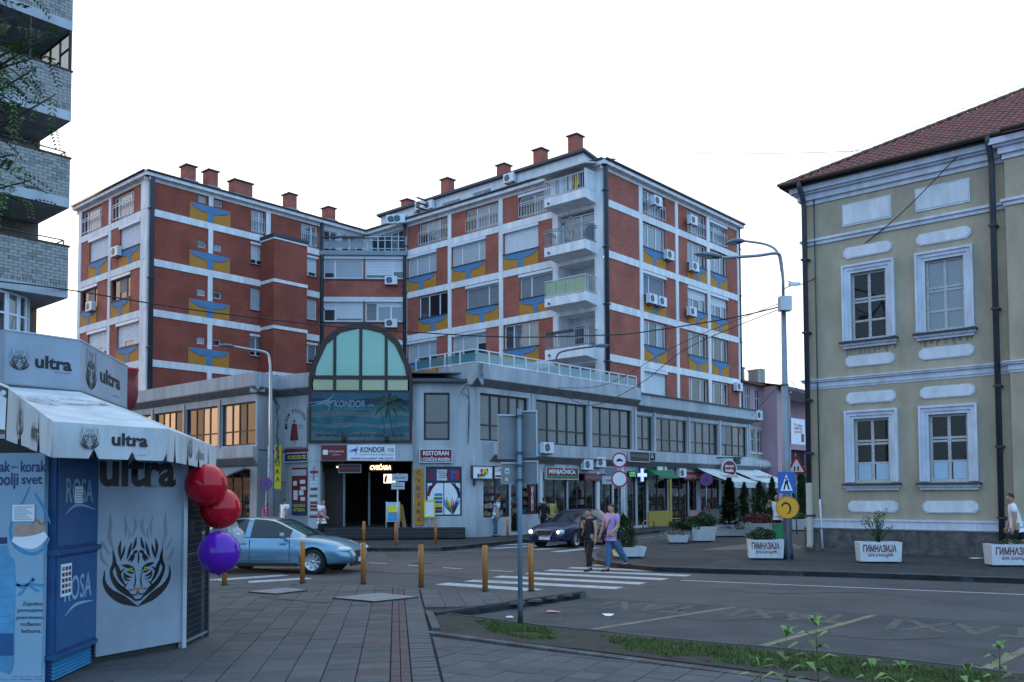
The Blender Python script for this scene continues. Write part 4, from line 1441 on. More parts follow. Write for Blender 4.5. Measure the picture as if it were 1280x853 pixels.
MB().box(-4.9, -3.8, .14, .18, 3.2, 3.5, 'dark_red').add('backboard', t, PQ.M())
t = thing('light_box', 'small lit cream and red light box with a drawn face in the passage', 'light box', PQ.M(-3.9, 2.7, .1))
MB().box(-4.2, -3.65, .1, .22, 2.62, 3.05, 'lit_box').add('box', t, PQ.M())
strokes(MB(), [[(-4.12, 2.66, .05), (-4.1, 2.85, .06), (-4.05, 3.0, .03)]], T3(), 'dark_red', .097).add('print', t, PQ.M())
strokes(MB(), [[(-3.95, 2.98, .01), (-4.0, 2.85, .012), (-3.92, 2.72, .012)], [(-3.9, 2.98, .012), (-3.8, 2.9, .012), (-3.82, 2.75, .012)], [(-3.9, 2.82, .008), (-3.85, 2.79, .008)]], T3(), 'lettering', .097).add('print', t, PQ.M())
t = sign(PQ, -6.3, -5.3, 3.15, 3.5, .3, 'dim dark red sign hanging under the lintel of the passage', 'dark_red', 'metal_grey')
text(t, 'RESTORAN', PQ.M(-5.8, 3.33, .17), .1, .8, 'letter_grey')
t = sign(PQ, -2.74, -2.3, .62, 3.32, -.05, 'tall ochre panel with blue vertical letters between passage and painted window', 'ochre', None, d=.04)
for k, s in enumerate('CVEĆARA'):
 text(t, s, PQ.M(-2.53, 3.1 - k * .37, -.095), .2, .2, 'navy', bold=.02)
# posters on the left of the passage
DPX = lambda px, py: FD.loc(px, py, -.05)
def poster(fr, px0, py0, px1, py1, label, mt, off=-.03, cat='poster', name='poster', frame=None):
 a, b = fr.loc(px0, py1, off), fr.loc(px1, py0, off)
 return sign(fr, a[0], b[0], a[1], b[1], off, label, mt, frame, d=.03, cat=cat, name=name), a, b
t, a, b = poster(FD, 356.5, 508, 384, 560, 'pale poster of a girl in a red dress under arched red lettering', 'curtain')
cx = (a[0] + b[0]) / 2
w = b[0] - a[0]
for k, ch in enumerate('DOM POKLONA'):
 an = pi * (1 - (k + .5) / 11)
 if ch != ' ':
  text(t, ch, FD.M(cx + .42 * w * cos(an), b[1] - .72 + .52 * sin(an), -.065) @ RY(-(an - pi / 2)), .2, .13, 'dark_red', bold=.04)
m = MB()
strokes(m, [[(cx - .1, b[1] - .85, .17), (cx - .1, b[1] - 1.3, .25), (cx - .1, b[1] - 1.7, .3)]], T3(), 'dark_red', -.064)
strokes(m, [[(cx - .1, b[1] - .72, .06), (cx - .1, b[1] - .86, .07)], [(cx - .18, b[1] - 1.7, .035), (cx - .18, b[1] - 1.98, .03)], [(cx - .03, b[1] - 1.7, .035), (cx - .02, b[1] - 1.98, .03)]], T3(), 'skin', -.066)
strokes(m, [[(cx - .1, b[1] - .65, .05), (cx - .1, b[1] - .72, .09)], [(a[0] + .1, b[1] - .8, .05), (a[0] + .1, b[1] - 1.1, .09)]], T3(), 'lettering', -.068)
m.add('print', t, FD.M())
text(t, 'Sačuvani', FD.M(cx + .3, b[1] - .95, -.065), .08, .45, 'lettering')
text(t, 'i srećni', FD.M(cx + .35, b[1] - 1.08, -.065), .08, .35, 'lettering')
t, a, b = poster(FD, 356, 560.5, 386, 565.5, 'narrow dark red strip sign above the navy sign', 'dark_red', name='shop_sign', cat='sign')
t, a, b = poster(FD, 356.5, 566.5, 385, 577.5, 'navy sign with yellow slanted letters and white frame', 'navy', frame='trim_white', off=-.12, name='shop_sign', cat='sign')
text(t, 'KONDOR-TIS', FD.M((a[0] + b[0]) / 2 + .05, (a[1] + b[1]) / 2, -.155), .2, (b[0] - a[0]) * .8, 'sign_yellow', bold=.03, shear=.2)
t, a, b = poster(FD, 365, 584.5, 384, 644, 'tall dark red advertising poster with white pictures and yellow words', 'dark_red')
m = MB()
W_, H_ = b[0] - a[0], b[1] - a[1]
m.box(a[0] + .02, b[0] - .02, -.066, -.061, b[1] - H_ * .17, b[1] - H_ * .04, 'curtain')
for u, v, w_, h_ in ((.1, .62, .25, .1), (.55, .66, .35, .08), (.6, .53, .35, .07), (.12, .32, .28, .2), (.5, .42, .3, .1), (.6, .3, .3, .08)):
 m.box(a[0] + W_ * u, a[0] + W_ * (u + w_), -.067, -.061, a[1] + H_ * v, a[1] + H_ * (v + h_), 'white')
m.box(a[0], b[0], -.065, -.061, a[1], a[1] + H_ * .26, 'navy')
m.add('print', t, FD.M())
text(t, 'VRHUNSKA', FD.M((a[0] + b[0]) / 2, a[1] + H_ * .2, -.07), .16, W_ * .85, 'sign_yellow', bold=.02)
text(t, 'UŠTEDA', FD.M((a[0] + b[0]) / 2, a[1] + H_ * .11, -.07), .16, W_ * .8, 'sign_yellow', bold=.02)
t, a, b = poster(FD, 385, 612, 395, 645, 'narrow white and orange food poster right of the tall dark red one', 'white')
MB().box(a[0] + .03, b[0] - .03, -.066, -.061, a[1] + .75, b[1] - .03, 'pink_wall').add('print', t, FD.M())
MB().box(a[0] + .06, b[0] - .06, -.066, -.061, a[1] + .1, a[1] + .6, 'concrete_dark').add('print', t, FD.M())
# notices on the passage pillar
t = thing('notice_board', 'column of small red and green price notices on the passage pillar', 'notice', PQ.M(-7.35, 1, AO))
rr = random.Random(9)
for k in range(14):
 z = 3.1 - k * .16
 m = MB().box(-7.6 + rr.random() * .05, -7.18 - rr.random() * .06, AO + .1, AO + .118, z, z + .1, rr.choice(['planter', 'dark_red', 'curtain', 'dark_red', 'green', 'trim_white']))
 m.add('notice', t, PQ.M())
for k, ch in enumerate('CVEĆE'):
 text(t, ch, PQ.M(-7.4, 3.35 - k * .13, AO + .095), .1, .1, 'dark_red', bold=.02)
# standing boards
t = thing('a_board', 'white A board with yellow and blue papers beside the passage', 'A board', PQ.M(-3.7, .52, -.2))
m = MB()
for y, s in ((-.35, 1), (.15, -1)):
 for x in (-4.05, -3.45):
  m.tube([(x, y, .53), (x, y + .22 * s, 1.75)], .02, 6, 'planter')
m.add('board_frame', t, PQ.M())
o = MB().faces([(-4.03, -.3, .8), (-3.47, -.3, .8), (-3.47, -.12, 1.72), (-4.03, -.12, 1.72)], [(0, 1, 2, 3)], 'poster_pale').add('board', t, PQ.M())
MB().faces([(-3.97, -.27, 1.25), (-3.53, -.27, 1.25), (-3.53, -.2, 1.55), (-3.97, -.2, 1.55)], [(0, 1, 2, 3)], 'sign_yellow').faces([(-3.97, -.32, .85), (-3.53, -.32, .85), (-3.53, -.24, 1.2), (-3.97, -.24, 1.2)], [(0, 1, 2, 3)], 'rosa_light').add('print', o, PQ.M())
MB().faces([(-3.42, -.3, .8), (-3.38, .1, .8), (-3.4, 0, 1.72), (-3.42, -.12, 1.72)], [(0, 1, 2, 3)], 'sign_yellow').add('side_paper', t, PQ.M())
t = thing('menu_stand', 'yellow framed menu board standing in front of the painted window', 'menu board', PQ.M(-1.9, .5, -.4))
m = MB()
for a, b, c, d in ((-2.28, -1.75, 1.0, 1.06), (-2.28, -1.75, 1.75, 1.81), (-2.28, -2.22, 1.06, 1.75), (-1.81, -1.75, 1.06, 1.75)):
 m.box(a, b, -.42, -.38, c, d, 'sign_yellow')
m.tube([(-2.02, -.4, 1.0), (-2.02, -.4, .45)], .02, 6, 'sign_yellow').box(-2.22, -1.82, -.55, -.25, .42, .45, 'metal_dark')
m.add('stand_frame', t, PQ.M())
MB().box(-2.22, -1.81, -.4, -.39, 1.06, 1.75, 'white').add('menu_sheet', t, PQ.M())
t = thing('leaning_plank', 'wooden board leaning against the passage wall', 'plank', PQ.M(-3.0, .5, .2))
MB().faces([(-3.3, -.1, .53), (-3.1, -.1, .53), (-3.3, .3, 1.6), (-3.45, .3, 1.6), (-3.3, -.06, .53), (-3.1, -.06, .53), (-3.3, .34, 1.6), (-3.45, .34, 1.6)], [(0, 1, 2, 3), (1, 5, 6, 2), (5, 4, 7, 6), (4, 0, 3, 7), (3, 2, 6, 7)], 'wood').add('plank', t, PQ.M())

# right face signs
def rsign(px0, py0, px1, py1, label, mt, off=-.1, **k):
 a, b = PR.loc(px0, py1, off), PR.loc(px1, py0, off)
 return sign(PR, a[0], b[0], a[1], b[1], off, label, mt, **k), a, b
def ltext(t, fr, a, b, off, s, mt, u=.5, v=.5, hh=.6, ww=.85, **k):
 text(t, s, fr.M(a[0] + (b[0] - a[0]) * u, a[1] + (b[1] - a[1]) * v, off), (b[1] - a[1]) * hh, (b[0] - a[0]) * ww, mt, **k)
t, a, b = rsign(681, 586, 720, 598.5, 'red exchange office sign with white capitals over the window', 'dark_red', off=-.02)
ltext(t, PR, a, b, -.145, 'MENJAČNICA', 'white', v=.65, hh=.38, bold=.03)
MB().box(a[0] + .05, b[0] - .05, -.146, -.141, a[1] + .04, a[1] + .17, 'green').add('print', t, PR.M())
for px0, px1, s in ((589, 613, 'f'), (616, 628, 't')):
 t, a, b = rsign(px0, 584, px1, 598, 'white picture sign with a pile of fruit over the newspaper shop' if s == 'f' else 'small white and red sign between newspaper shop and blue pole', 'white', off=-.06, frame='metal_dark')
 if s == 'f':
  rr = random.Random(2)
  m = MB()
  for k in range(16):
   x, z, r_ = a[0] + .35 + rr.random() * (b[0] - a[0] - .7), a[1] + .12 + rr.random() * .28, .09
   m.prism([(x + r_ * cos(q * .785), z + r_ * sin(q * .785)) for q in range(8)], -.19 - k * .001, -.182, ['red', 'sign_yellow', 'yellow_orange', 'dark_red', 'navy', 'green'][k % 6])
  m.add('fruit_print', t, PR.M())
 else:
  ltext(t, PR, a, b, -.185, 'ŠTAMPA', 'dark_red', hh=.4, v=.68)
  MB().box(a[0] + .05, b[0] - .05, -.184, -.181, a[1] + .05, a[1] + .15, 'dark_red').add('print', t, PR.M())
t, a, b = rsign(661, 607, 665, 641, 'narrow red vertical board with white letters at the exchange office', 'dark_red', off=-.08, frame=None)
for k, ch in enumerate('ШТАМПА'):
 text(t, ch, PR.M((a[0] + b[0]) / 2, b[1] - .2 - k * (b[1] - a[1] - .2) / 6, -.205), .2, .16, 'white', bold=.02)
t, a, b = rsign(682, 574, 692, 582, 'small navy plate on the wall above the exchange office sign', 'navy', off=-.01, frame='metal_grey', d=.04)
t, a, b = rsign(729, 593, 750, 601, 'dark red shop sign right of the white columns', 'dark_red', off=-.02, frame=None)
ltext(t, PR, a, b, -.145, 'SALON', 'letter_grey', hh=.5)
t, a, b = rsign(785, 566, 809, 576.5, 'black and white bordered sign under the strip windows', 'black', off=-.34)
ltext(t, PR, a, b, -.47, 'MAGAZIN', 'letter_grey', hh=.3, ww=.85, v=.55)
t, a, b = rsign(810, 567, 818, 575, 'small dark arch shaped logo beside the black sign', 'line_dark', off=-.34, frame=None, d=.06)
ltext(t, PR, a, b, -.41, 'A', 'planter', hh=.7, ww=.5)
t, a, b = rsign(793, 579, 806, 587, 'grey pharmacy fascia with green letters', 'curtain', off=.1, frame=None, d=.06)
ltext(t, PR, a, b, .035, 'APOTEKA', 'green', hh=.62, ww=.95, bold=.02)
t, a, b = rsign(784, 589.5, 793, 597, 'glowing green light box under the pharmacy letters', 'black', off=-.1, frame=None)
ltext(t, PR, a, b, -.225, 'LEK', 'neon_green', hh=.3, v=.7)
ltext(t, PR, a, b, -.225, 'APO', 'neon_green', hh=.3, v=.3)
t, a, b = rsign(820, 580, 831, 591, 'white picture sign with a red flower over the green awning', 'white', off=.0, frame='metal_light')
MB().prism([(b[0] - .3 + .12 * cos(q), a[1] + .25 + .15 * sin(q)) for q in range(6)], -.13, -.121, 'red').box(a[0], b[0], -.128, -.121, b[1] - .12, b[1], 'sign_yellow').add('print', t, PR.M())
t = thing('pharmacy_cross', 'glowing blue white pharmacy cross on the shop wall', 'pharmacy cross', PR.M())
a, b = PR.loc(797, 601, -.2), PR.loc(807, 587, -.2)
cx, cz = (a[0] + b[0]) / 2, (a[1] + b[1]) / 2
m = MB().box(cx - .1, cx + .1, -.28, -.2, cz - .38, cz + .38, 'cross_light').box(cx - .45, cx - .101, -.28, -.2, cz - .1, cz + .1, 'cross_light').box(cx + .101, cx + .45, -.28, -.2, cz - .1, cz + .1, 'cross_light')
m.add('cross', t, PR.M())
MB().box(cx - .16, cx + .16, -.199, -.12, cz - .45, cz + .45, 'navy').box(cx - .52, cx - .161, -.199, -.12, cz - .16, cz + .16, 'navy').box(cx + .161, cx + .52, -.199, -.12, cz - .16, cz + .16, 'navy').tube([(cx, -.12, cz), (cx, .1, cz)], .03, 6, 'metal_dark').add('casing', t, PR.M())
t, a, b = rsign(776, 607, 781, 652, 'white vertical banner with dark red letters left of the pharmacy door', 'planter', off=-.05, frame=None, d=.04)
for k, ch in enumerate('PEKARA'):
 text(t, ch, PR.M((a[0] + b[0]) / 2, b[1] - .2 - k * .3, -.095), .2, .2, 'dark_red', bold=.03)
t, a, b = rsign(853, 590.5, 875, 600.5, 'dark red boutique sign with large pale letters under the first white awning', 'dark_red', off=.12, frame=None)
ltext(t, PR, a, b, -.005, 'cavalli', 'pink_wall', hh=.65, bold=.02)
t = thing('awning', 'small green awning over the pharmacy window', 'awning', PR.M(18.6, 3))
a, b = PR.loc(806, 590, .1), PR.loc(831, 600, .1)
m = MB()
m.faces([(a[0], .1, 3.6), (b[0], .1, 3.6), (b[0], -.9, 3.15), (a[0], -.9, 3.15), (b[0], -.9, 3.0), (a[0], -.9, 3.0)], [(0, 3, 2, 1), (3, 5, 4, 2)], 'green')
m.faces([(a[0], .1, 3.6), (a[0], -.9, 3.15), (a[0], .1, 3.1), (b[0], .1, 3.6), (b[0], -.9, 3.15), (b[0], .1, 3.1)], [(0, 2, 1), (3, 4, 5)], 'green')
m.add('cloth', t, PR.M())
MB().tube([(a[0] + .05, .1, 2.9), (a[0] + .05, -.88, 3.1)], .02, 6, 'metal_dark').tube([(b[0] - .05, .1, 2.9), (b[0] - .05, -.88, 3.1)], .02, 6, 'metal_dark').add('arm', t, PR.M())


def big_awning(x0, x1, label, words, ext=2.6, zt=3.75, zb=2.75):
 t = thing('awning', label, 'awning', PR.M((x0 + x1) / 2, zt))
 m = MB()
 n = 10
 V = []
 for k in range(n + 1):
  f = k / n
  zz = zt + (zb - zt) * f - .05 * sin(pi * f)
  V += [(x0, -.05 - ext * f, zz), (x1, -.05 - ext * f, zz), (x0, -.05 - ext * f, zz - .015), (x1, -.05 - ext * f, zz - .015)]
 F = []
 for k in range(n):
  F += [(4 * k, 4 * k + 4, 4 * k + 5, 4 * k + 1), (4 * k + 2, 4 * k + 3, 4 * k + 7, 4 * k + 6)]
 m.faces(V, F, 'awning')
 m.add('cloth', t, PR.M())
 MB().box(x0, x1, -.09 - ext, -.06 - ext, zb - .32, zb - .01, 'awning').add('valance', t, PR.M())
 MB().tube([(x0, -.07 - ext, zb), (x1, -.07 - ext, zb)], .035, 8, 'metal_light').add('front_bar', t, PR.M())
 for x in (x0 + .3, x1 - .3):
  MB().tube([(x, 0, zt - .6), (x, -ext * .5, zt - .75), (x, -ext, zb - .03)], .025, 6, 'metal_light').add('arm', t, PR.M())
 sl = atan2(zt - zb, ext)
 M_ = PR.M((x0 + x1) / 2, zt - (zt - zb) * .55 + .03, -.05 - ext * .55) @ RX(-(pi / 2 - sl) )
 text(t, words, M_, .45, (x1 - x0) * .6, 'dark_red', bold=.01, shear=.3)
 for x in (x0 + .5, x1 - .9):
  text(t, 'Cavalli', PR.M(x + .3, zb - .17, -.095 - ext), .12, .6, 'dark_red')
 return t


big_awning(20.6, 24.3, 'white awning with dark red script over the boutique, nearer one', 'Grand Kafe')
big_awning(25.2, 29.6, 'white awning with dark red script at the far end of the shops', 'Grand Kafe')
t = thing('round_sign', 'round dark red coffee sign with white script sticking out between the two awnings', 'round sign', PR.M(25, 3.5, -.8))
a = PR.loc(911, 586, -.9)
Tm = PR.M(a[0], a[1], -.9, -.5)
m = MB().prism([(.58 * cos(q * pi / 12), .58 * sin(q * pi / 12)) for q in range(24)], -.08, .08, 'planter').prism([(.52 * cos(q * pi / 12), .52 * sin(q * pi / 12)) for q in range(24)], -.085, -.0801, 'dark_red')
m.add('disc', t, Tm)
text(t, 'GRAND', Tm @ T3(0, -.09, .15), .15, .7, 'white', bold=.02)
text(t, 'kafa', Tm @ T3(0, -.09, -.12), .2, .6, 'white', bold=.02)
MB().box(-1.2, 1.2, .2, .3, .7, .78, 'metal_dark').box(.6, 1.0, .1, .35, .3, .8, 'metal_dark').add('bracket', t, Tm)
# awning and vertical signs on the left part
t = thing('awning', 'grey metal canopy over the shop left of the no stopping sign', 'awning', PL.M(-2, 3))
m = MB()
m.faces([(-4.9, -.3, 3.5), (-.5, -.3, 3.5), (-.5, -1.3, 3.1), (-4.9, -1.3, 3.1), (-.5, -1.3, 3.02), (-4.9, -1.3, 3.02), (-.5, -.3, 3.4), (-4.9, -.3, 3.4)], [(0, 3, 2, 1), (3, 5, 4, 2), (5, 7, 6, 4), (2, 4, 6, 1)], 'metal_grey')
m.add('canopy', t, PL.M())
for (px0, py0, px1, py1, s, mt, lt, lb) in ((334.5, 557, 340.5, 611, 'CVEĆARA', 'white', 'navy', 'white vertical sign with navy letters left of the yellow one'), (343, 556.5, 351.5, 611.5, 'LAURA', 'sign_yellow', 'dark_red', 'yellow vertical sign with big dark red letters at the corner of the shops')):
 Y = 41.4
 p0, p1 = atY(px0, py1, Y), atY(px1, py0, Y)
 F_ = Fr(p0.x, Y, 0)
 w, h = p1.x - p0.x, p1.z - p0.z
 t = thing('vertical_sign', lb, 'sign', F_.M(w / 2, p0.z))
 MB().box(0, w, 0, .08, p0.z, p1.z, mt).add('board', t, F_.M())
 n = len(s)
 for k, ch in enumerate(s):
  hz = h * (.86 if n == 5 else .94) / n
  text(t, ch, F_.M(w / 2, p1.z - hz * (k + .55), -.004), hz * .62, w * .62, lt, bold=.02)
 MB().tube([(w / 2, .08, p1.z - .3), (w / 2, 1.6, p1.z - .3)], .02, 6, 'metal_dark').tube([(w / 2, .08, p0.z + .3), (w / 2, 1.6, p0.z + .3)], .02, 6, 'metal_dark').add('bracket', t, F_.M())


# ------------------------------------------------------------ air conditioners: each a thing
def aircon(fr, px, py, label, off=-.02, w=.82, h=.56, fan=1, z=None):
 u, zz = fr.loc(px, py, off - .15)
 t = thing('air_conditioner', label, 'air conditioner', fr.M(u, zz - h / 2, off), 'air conditioners on the walls')
 M_ = fr.M(u, zz, off)
 MB().prism([(-w / 2, -h / 2), (w / 2, -h / 2), (w / 2, h / 2), (-w / 2, h / 2)], -.32, -.06, 'pvc_white').add('casing', t, M_)
 m = MB()
 r_ = .21
 m.prism([(-.12 + r_ * cos(q * pi / 8), r_ * sin(q * pi / 8)) for q in range(16)], -.328, -.3205, 'metal_dark')
 m.add('fan_grille', t, M_)
 m = MB()
 for q in range(4):
  m.faces([(-.12, -.331, 0), (-.12 + .18 * cos(q * pi / 2), -.331, .18 * sin(q * pi / 2)), (-.12 + .18 * cos(q * pi / 2 + .5), -.334, .18 * sin(q * pi / 2 + .5))], [(0, 1, 2)], 'metal_grey')
 m.add('fan', t, M_, kind='stuff')
 for x in (-w * .35, w * .35):
  MB().box(x - .02, x + .02, -.34, .0, -h / 2 - .05, -h / 2 - .005, 'metal_dark').add('bracket', t, M_)
 return t


for a in [(FA, 537, 250 + 7, 'air conditioner under the attic eave near the left end of the right block', 1.15),
   (FJ, 489, 351, 'upper air conditioner under the windows of the narrow infill', -.02), (FJ, 489, 404.5, 'lower air conditioner just above the arch on the narrow infill', -.02),
   (FB, 820, 252, 'air conditioner outside the top floor window next to the wide brick bay', -.3), (FB, 865, 276, 'air conditioner at the top floor, second window column', -.25),
   (FB, 835.5, 319.5, 'air conditioner beside the goblet panel one floor below the top', -.02), (FB, 867, 334, 'air conditioner one floor below the top in front of the second column', -.1),
   (FB, 814, 374, 'left one of a pair of air conditioners under dark shutters', -.12), (FB, 826, 377.5, 'right one of a pair of air conditioners under dark shutters', -.12),
   (FB, 864, 390, 'air conditioner under the half shuttered window, middle of the right face', -.1), (FB, 922, 484, 'air conditioner low at the far right edge of the right face', -.02),
   (FLA, 146, 315, 'air conditioner on the left block beside the blue goblet', -.02), (FLA, 114, 383.5, 'air conditioner under the brown window of the left block', -.02),
   (PR, 683, 560, 'air conditioner on the shopping building above the exchange office', -.33), (PR, 733, 581, 'left air conditioner of two above the dark red salon sign', -.02), (PR, 749, 578, 'right air conditioner of two above the dark red salon sign', -.02),
   (PR, 851, 591.5, 'small air conditioner left of the boutique sign', .12)]:
 aircon(a[0], a[1], a[2], a[3], a[4])
for px, py, lb in ((526, 257, 'air conditioner on the attic wall at its left'), (637.5, 223, 'air conditioner on the attic wall below the middle chimneys')):
 aircon(FA, px, py, lb, 1.18)
aircon(FJ, 491, 275, 'left one of two air conditioners on the terrace corner below the roof', -.3)
aircon(FJ, 499, 274, 'right one of two air conditioners on the terrace corner below the roof', -.3)
# terrace flowers
t = thing('flower_box', 'row of red hanging flowers along the terrace railing of the infill', 'flowers', FJ.M(1.5, 19.2, -.3))
MB().box(.2, 2.9, -.36, -.2, 19.1, 19.22, 'metal_dark').add('box', t, FJ.M())
m = MB()
rr = random.Random(4)
for k in range(260):
 cx = rr.choice([.4, 1.3, 2.1, 2.8]) + rr.gauss(0, .17)
 p = Vector((cx, -.3 + rr.gauss(0, .06), 19.2 + rr.gauss(0, .1)))
 a, b = Vector((rr.gauss(0, 1), rr.gauss(0, 1), rr.gauss(0, 1))).normalized() * .06, Vector((rr.gauss(0, 1), rr.gauss(0, 1), rr.gauss(0, 1))).normalized() * .06
 m.poly([p, p + a, p + b], 'flower_red' if rr.random() < .65 else 'leaf')
m.add('blossom', t, FJ.M(), kind='stuff')

# ============================================================ ground
def gpts(pts, z=0.0):
 return [tuple(G(x, y, z)) for x, y in pts]


def area(p):
 return sum(p[i][0] * p[(i + 1) % len(p)][1] - p[(i + 1) % len(p)][0] * p[i][1] for i in range(len(p))) / 2


def ccw(p):
 return p if area(p) > 0 else p[::-1]


def struct(o):
 o['kind'] = 'structure'
 return o


def sheet(name, pts, z, mt):
 p = ccw([(a[0], a[1]) for a in pts])
 m = MB()
 m.poly([(a, b, z) for a, b in p], mt)
 return struct(m.add(name))


m = MB()
m.poly([(-900, -300, 0), (900, -300, 0), (900, 1500, 0), (-900, 1500, 0)], 'asphalt')
road = struct(m.add('road'))

# raised areas: outline in world metres
PZ1 = .12                                       # paving the photographer stands on
tip, k1 = G(732, 740, PZ1), G(545, 767, PZ1)
edge_px = [(-350, 715), (100, 721), (260, 726), (378, 730), (455, 731), (526, 736), (606, 740), (664, 741), (732, 740)]
fore = [(-14, -6)] + [tuple(G(x, y, PZ1))[:2] for x, y in edge_px] + [tuple(k1)[:2], tuple(G(531, 766, PZ1))[:2], tuple(G(540, 788, PZ1))[:2], tuple(G(760, 814, PZ1))[:2],
  tuple(G(930, 835, PZ1))[:2], tuple(G(1100, 860, PZ1))[:2], tuple(G(1500, 930, PZ1))[:2], (14, -6)]
fore = ccw(fore)
pave = struct(MB().slab(fore, -.05, .09, 'kerb_dark', top='joint').add('pavement'))


def inside(p, poly):
 x, y = p
 c = False
 for i in range(len(poly)):
  (x1, y1), (x2, y2) = poly[i], poly[i - 1]
  if (y1 > y) != (y2 > y) and x < (x2 - x1) * (y - y1) / (y2 - y1) + x1:
   c = not c
 return c


def edge_dist(p, poly):
 d = 1e9
 for i in range(len(poly)):
  a, b = Vector(poly[i]), Vector(poly[i - 1])
  q = Vector(p)
  t = max(0, min(1, (q - a).dot(b - a) / max(1e-9, (b - a).length_squared)))
  d = min(d, (q - a - t * (b - a)).length)
 return d


def clip(poly, conv):
 """convex outline cut by the half planes of a convex polygon (both counter-clockwise)"""
 out = poly
 n = len(conv)
 for i in range(n):
  a, b = conv[i], conv[(i + 1) % n]
  ex, ey = b[0] - a[0], b[1] - a[1]
  new = []
  for j in range(len(out)):
   p, q = out[j], out[(j + 1) % len(out)]
   sp = ex * (p[1] - a[1]) - ey * (p[0] - a[0])
   sq = ex * (q[1] - a[1]) - ey * (q[0] - a[0])
   if sp >= 0:
    new.append(p)
   if (sp > 0) != (sq > 0) and sp != sq:
    t = sp / (sp - sq)
    new.append((p[0] + t * (q[0] - p[0]), p[1] + t * (q[1] - p[1])))
  out = new
  if len(out) < 3:
   return []
 return out


# the brick band that divides the square laid slabs from the diagonal ones
b0, b1 = G(531, 764.5, PZ1), G(552.5, 850, PZ1)
ax = (b0 - b1).normalized()                       # away from the viewer along the band
az0 = atan2(ax.x, ax.y)
bx = Vector((ax.y, -ax.x, 0))                    # to the right


def P2(u, v):
 p = b1 + bx * u + ax * v
 return (p.x, p.y)


slabs = []                                       # (distance, outline, material)
S = .36
rr = random.Random(11)


def addslab(cx, cy, w, h, rot, mt, clipto=None, gap=.0045):
 pts = []
 for a, b in ((-1, -1), (1, -1), (1, 1), (-1, 1)):
  x, y = a * (w / 2 - gap), b * (h / 2 - gap)
  pts.append((cx + x * cos(rot) - y * sin(rot), cy + x * sin(rot) + y * cos(rot)))
 wp = [P2(*p) for p in pts]
 if clipto is not None:
  wp = clip(ccw(wp), clipto)
  if len(wp) < 3 or abs(area(wp)) < .002:
   return
 c = (sum(p[0] for p in wp) / len(wp), sum(p[1] for p in wp) / len(wp))
 if not inside(c, fore):
  return
 if any(not inside(p, fore) for p in wp) and edge_dist(c, fore) < .05:
  return
 if mt == 'slab':
  mt = rr.choice(['slab', 'slab', 'slab_b', 'slab_c'])
 slabs.append((c[0] ** 2 + c[1] ** 2, wp, mt, rr.uniform(-.003, .003)))


for i in range(int(13 / S)):
 u = -.54 - S * (i + .5)
 for j in range(-14, 46):
  v = S * (j + .5)
  red = (i + 1) and (abs(((v / .9) % 1) - .5) < .22 and u > -.85)
  mt = 'slab_red' if red and i == 0 else 'slab'
  addslab(u, v, S, S, 0, mt)
# far part across the whole width, past the planted bed
for i in range(40):
 u = .02 + S * (i + .5)
 for j in range(17, 46):
  v = S * (j + .5)
  if P2(u, v)[1] > k1.y - .2:
   addslab(u, v, S, S, 0, 'slab')
for j in range(-40, 140):                        # small bricks of the band
 v = .105 * (j + .5)
 addslab(-.16, v, .30, .105, 0, 'slab_pale' if j % 2 else 'slab')
 if j % 2:
  for k in range(2):
   addslab(-.37 - .11 * k, v, .11, .21, 0, 'slab_red')
# diagonal slabs to the right of the band
reg = ccw([P2(.03, -6), P2(.03, 2.55), tuple(G(542, 793, PZ1))[:2], tuple(G(760, 820, PZ1))[:2], tuple(G(930, 842, PZ1))[:2], tuple(G(1150, 876, PZ1))[:2], P2(9, -6)])
reg = ccw([P2(.0, -6), tuple(G(539.5, 790, PZ1))[:2], tuple(G(1150, 872, PZ1))[:2], P2(9, -6)])
for i in range(-30, 34):
 for j in range(-30, 34):
  x, y = S * (i + .5), S * (j + .5)
  u, v = (x - y) * .7071, (x + y) * .7071
  u, v = u * cos(.16) - v * sin(.16), u * sin(.16) + v * cos(.16)
  if -.4 < u < 9.5 and -6 < v < 4.5:
   addslab(u, v, S, S, pi / 4 + .16, 'slab', reg)
# brick edging along the bed
e0, e1 = G(540, 788.5, PZ1), G(1150, 868, PZ1)
L_ = (e1 - e0).length
n = int(L_ / .11)
ed = (e1 - e0).normalized()
en = Vector((ed.y, -ed.x, 0))
for k in range(n):
 p = e0 + ed * (.11 * (k + .5)) + en * .09
 q = [p + ed * .05 + en * .075, p - ed * .05 + en * .075, p - ed * .05 - en * .075, p + ed * .05 - en * .075]
 wp = [(a.x, a.y) for a in q]
 slabs.append((p.x ** 2 + p.y ** 2, ccw(wp), ['slab_pale', 'slab_red', 'slab'][(k // 2) % 3], 0))


def visible(c):
 y = c[1]
 if y < 1:
  return False
 return abs(c[0] / y) < .62 and FPX * (PZ1 - CAMZ) / y > -262


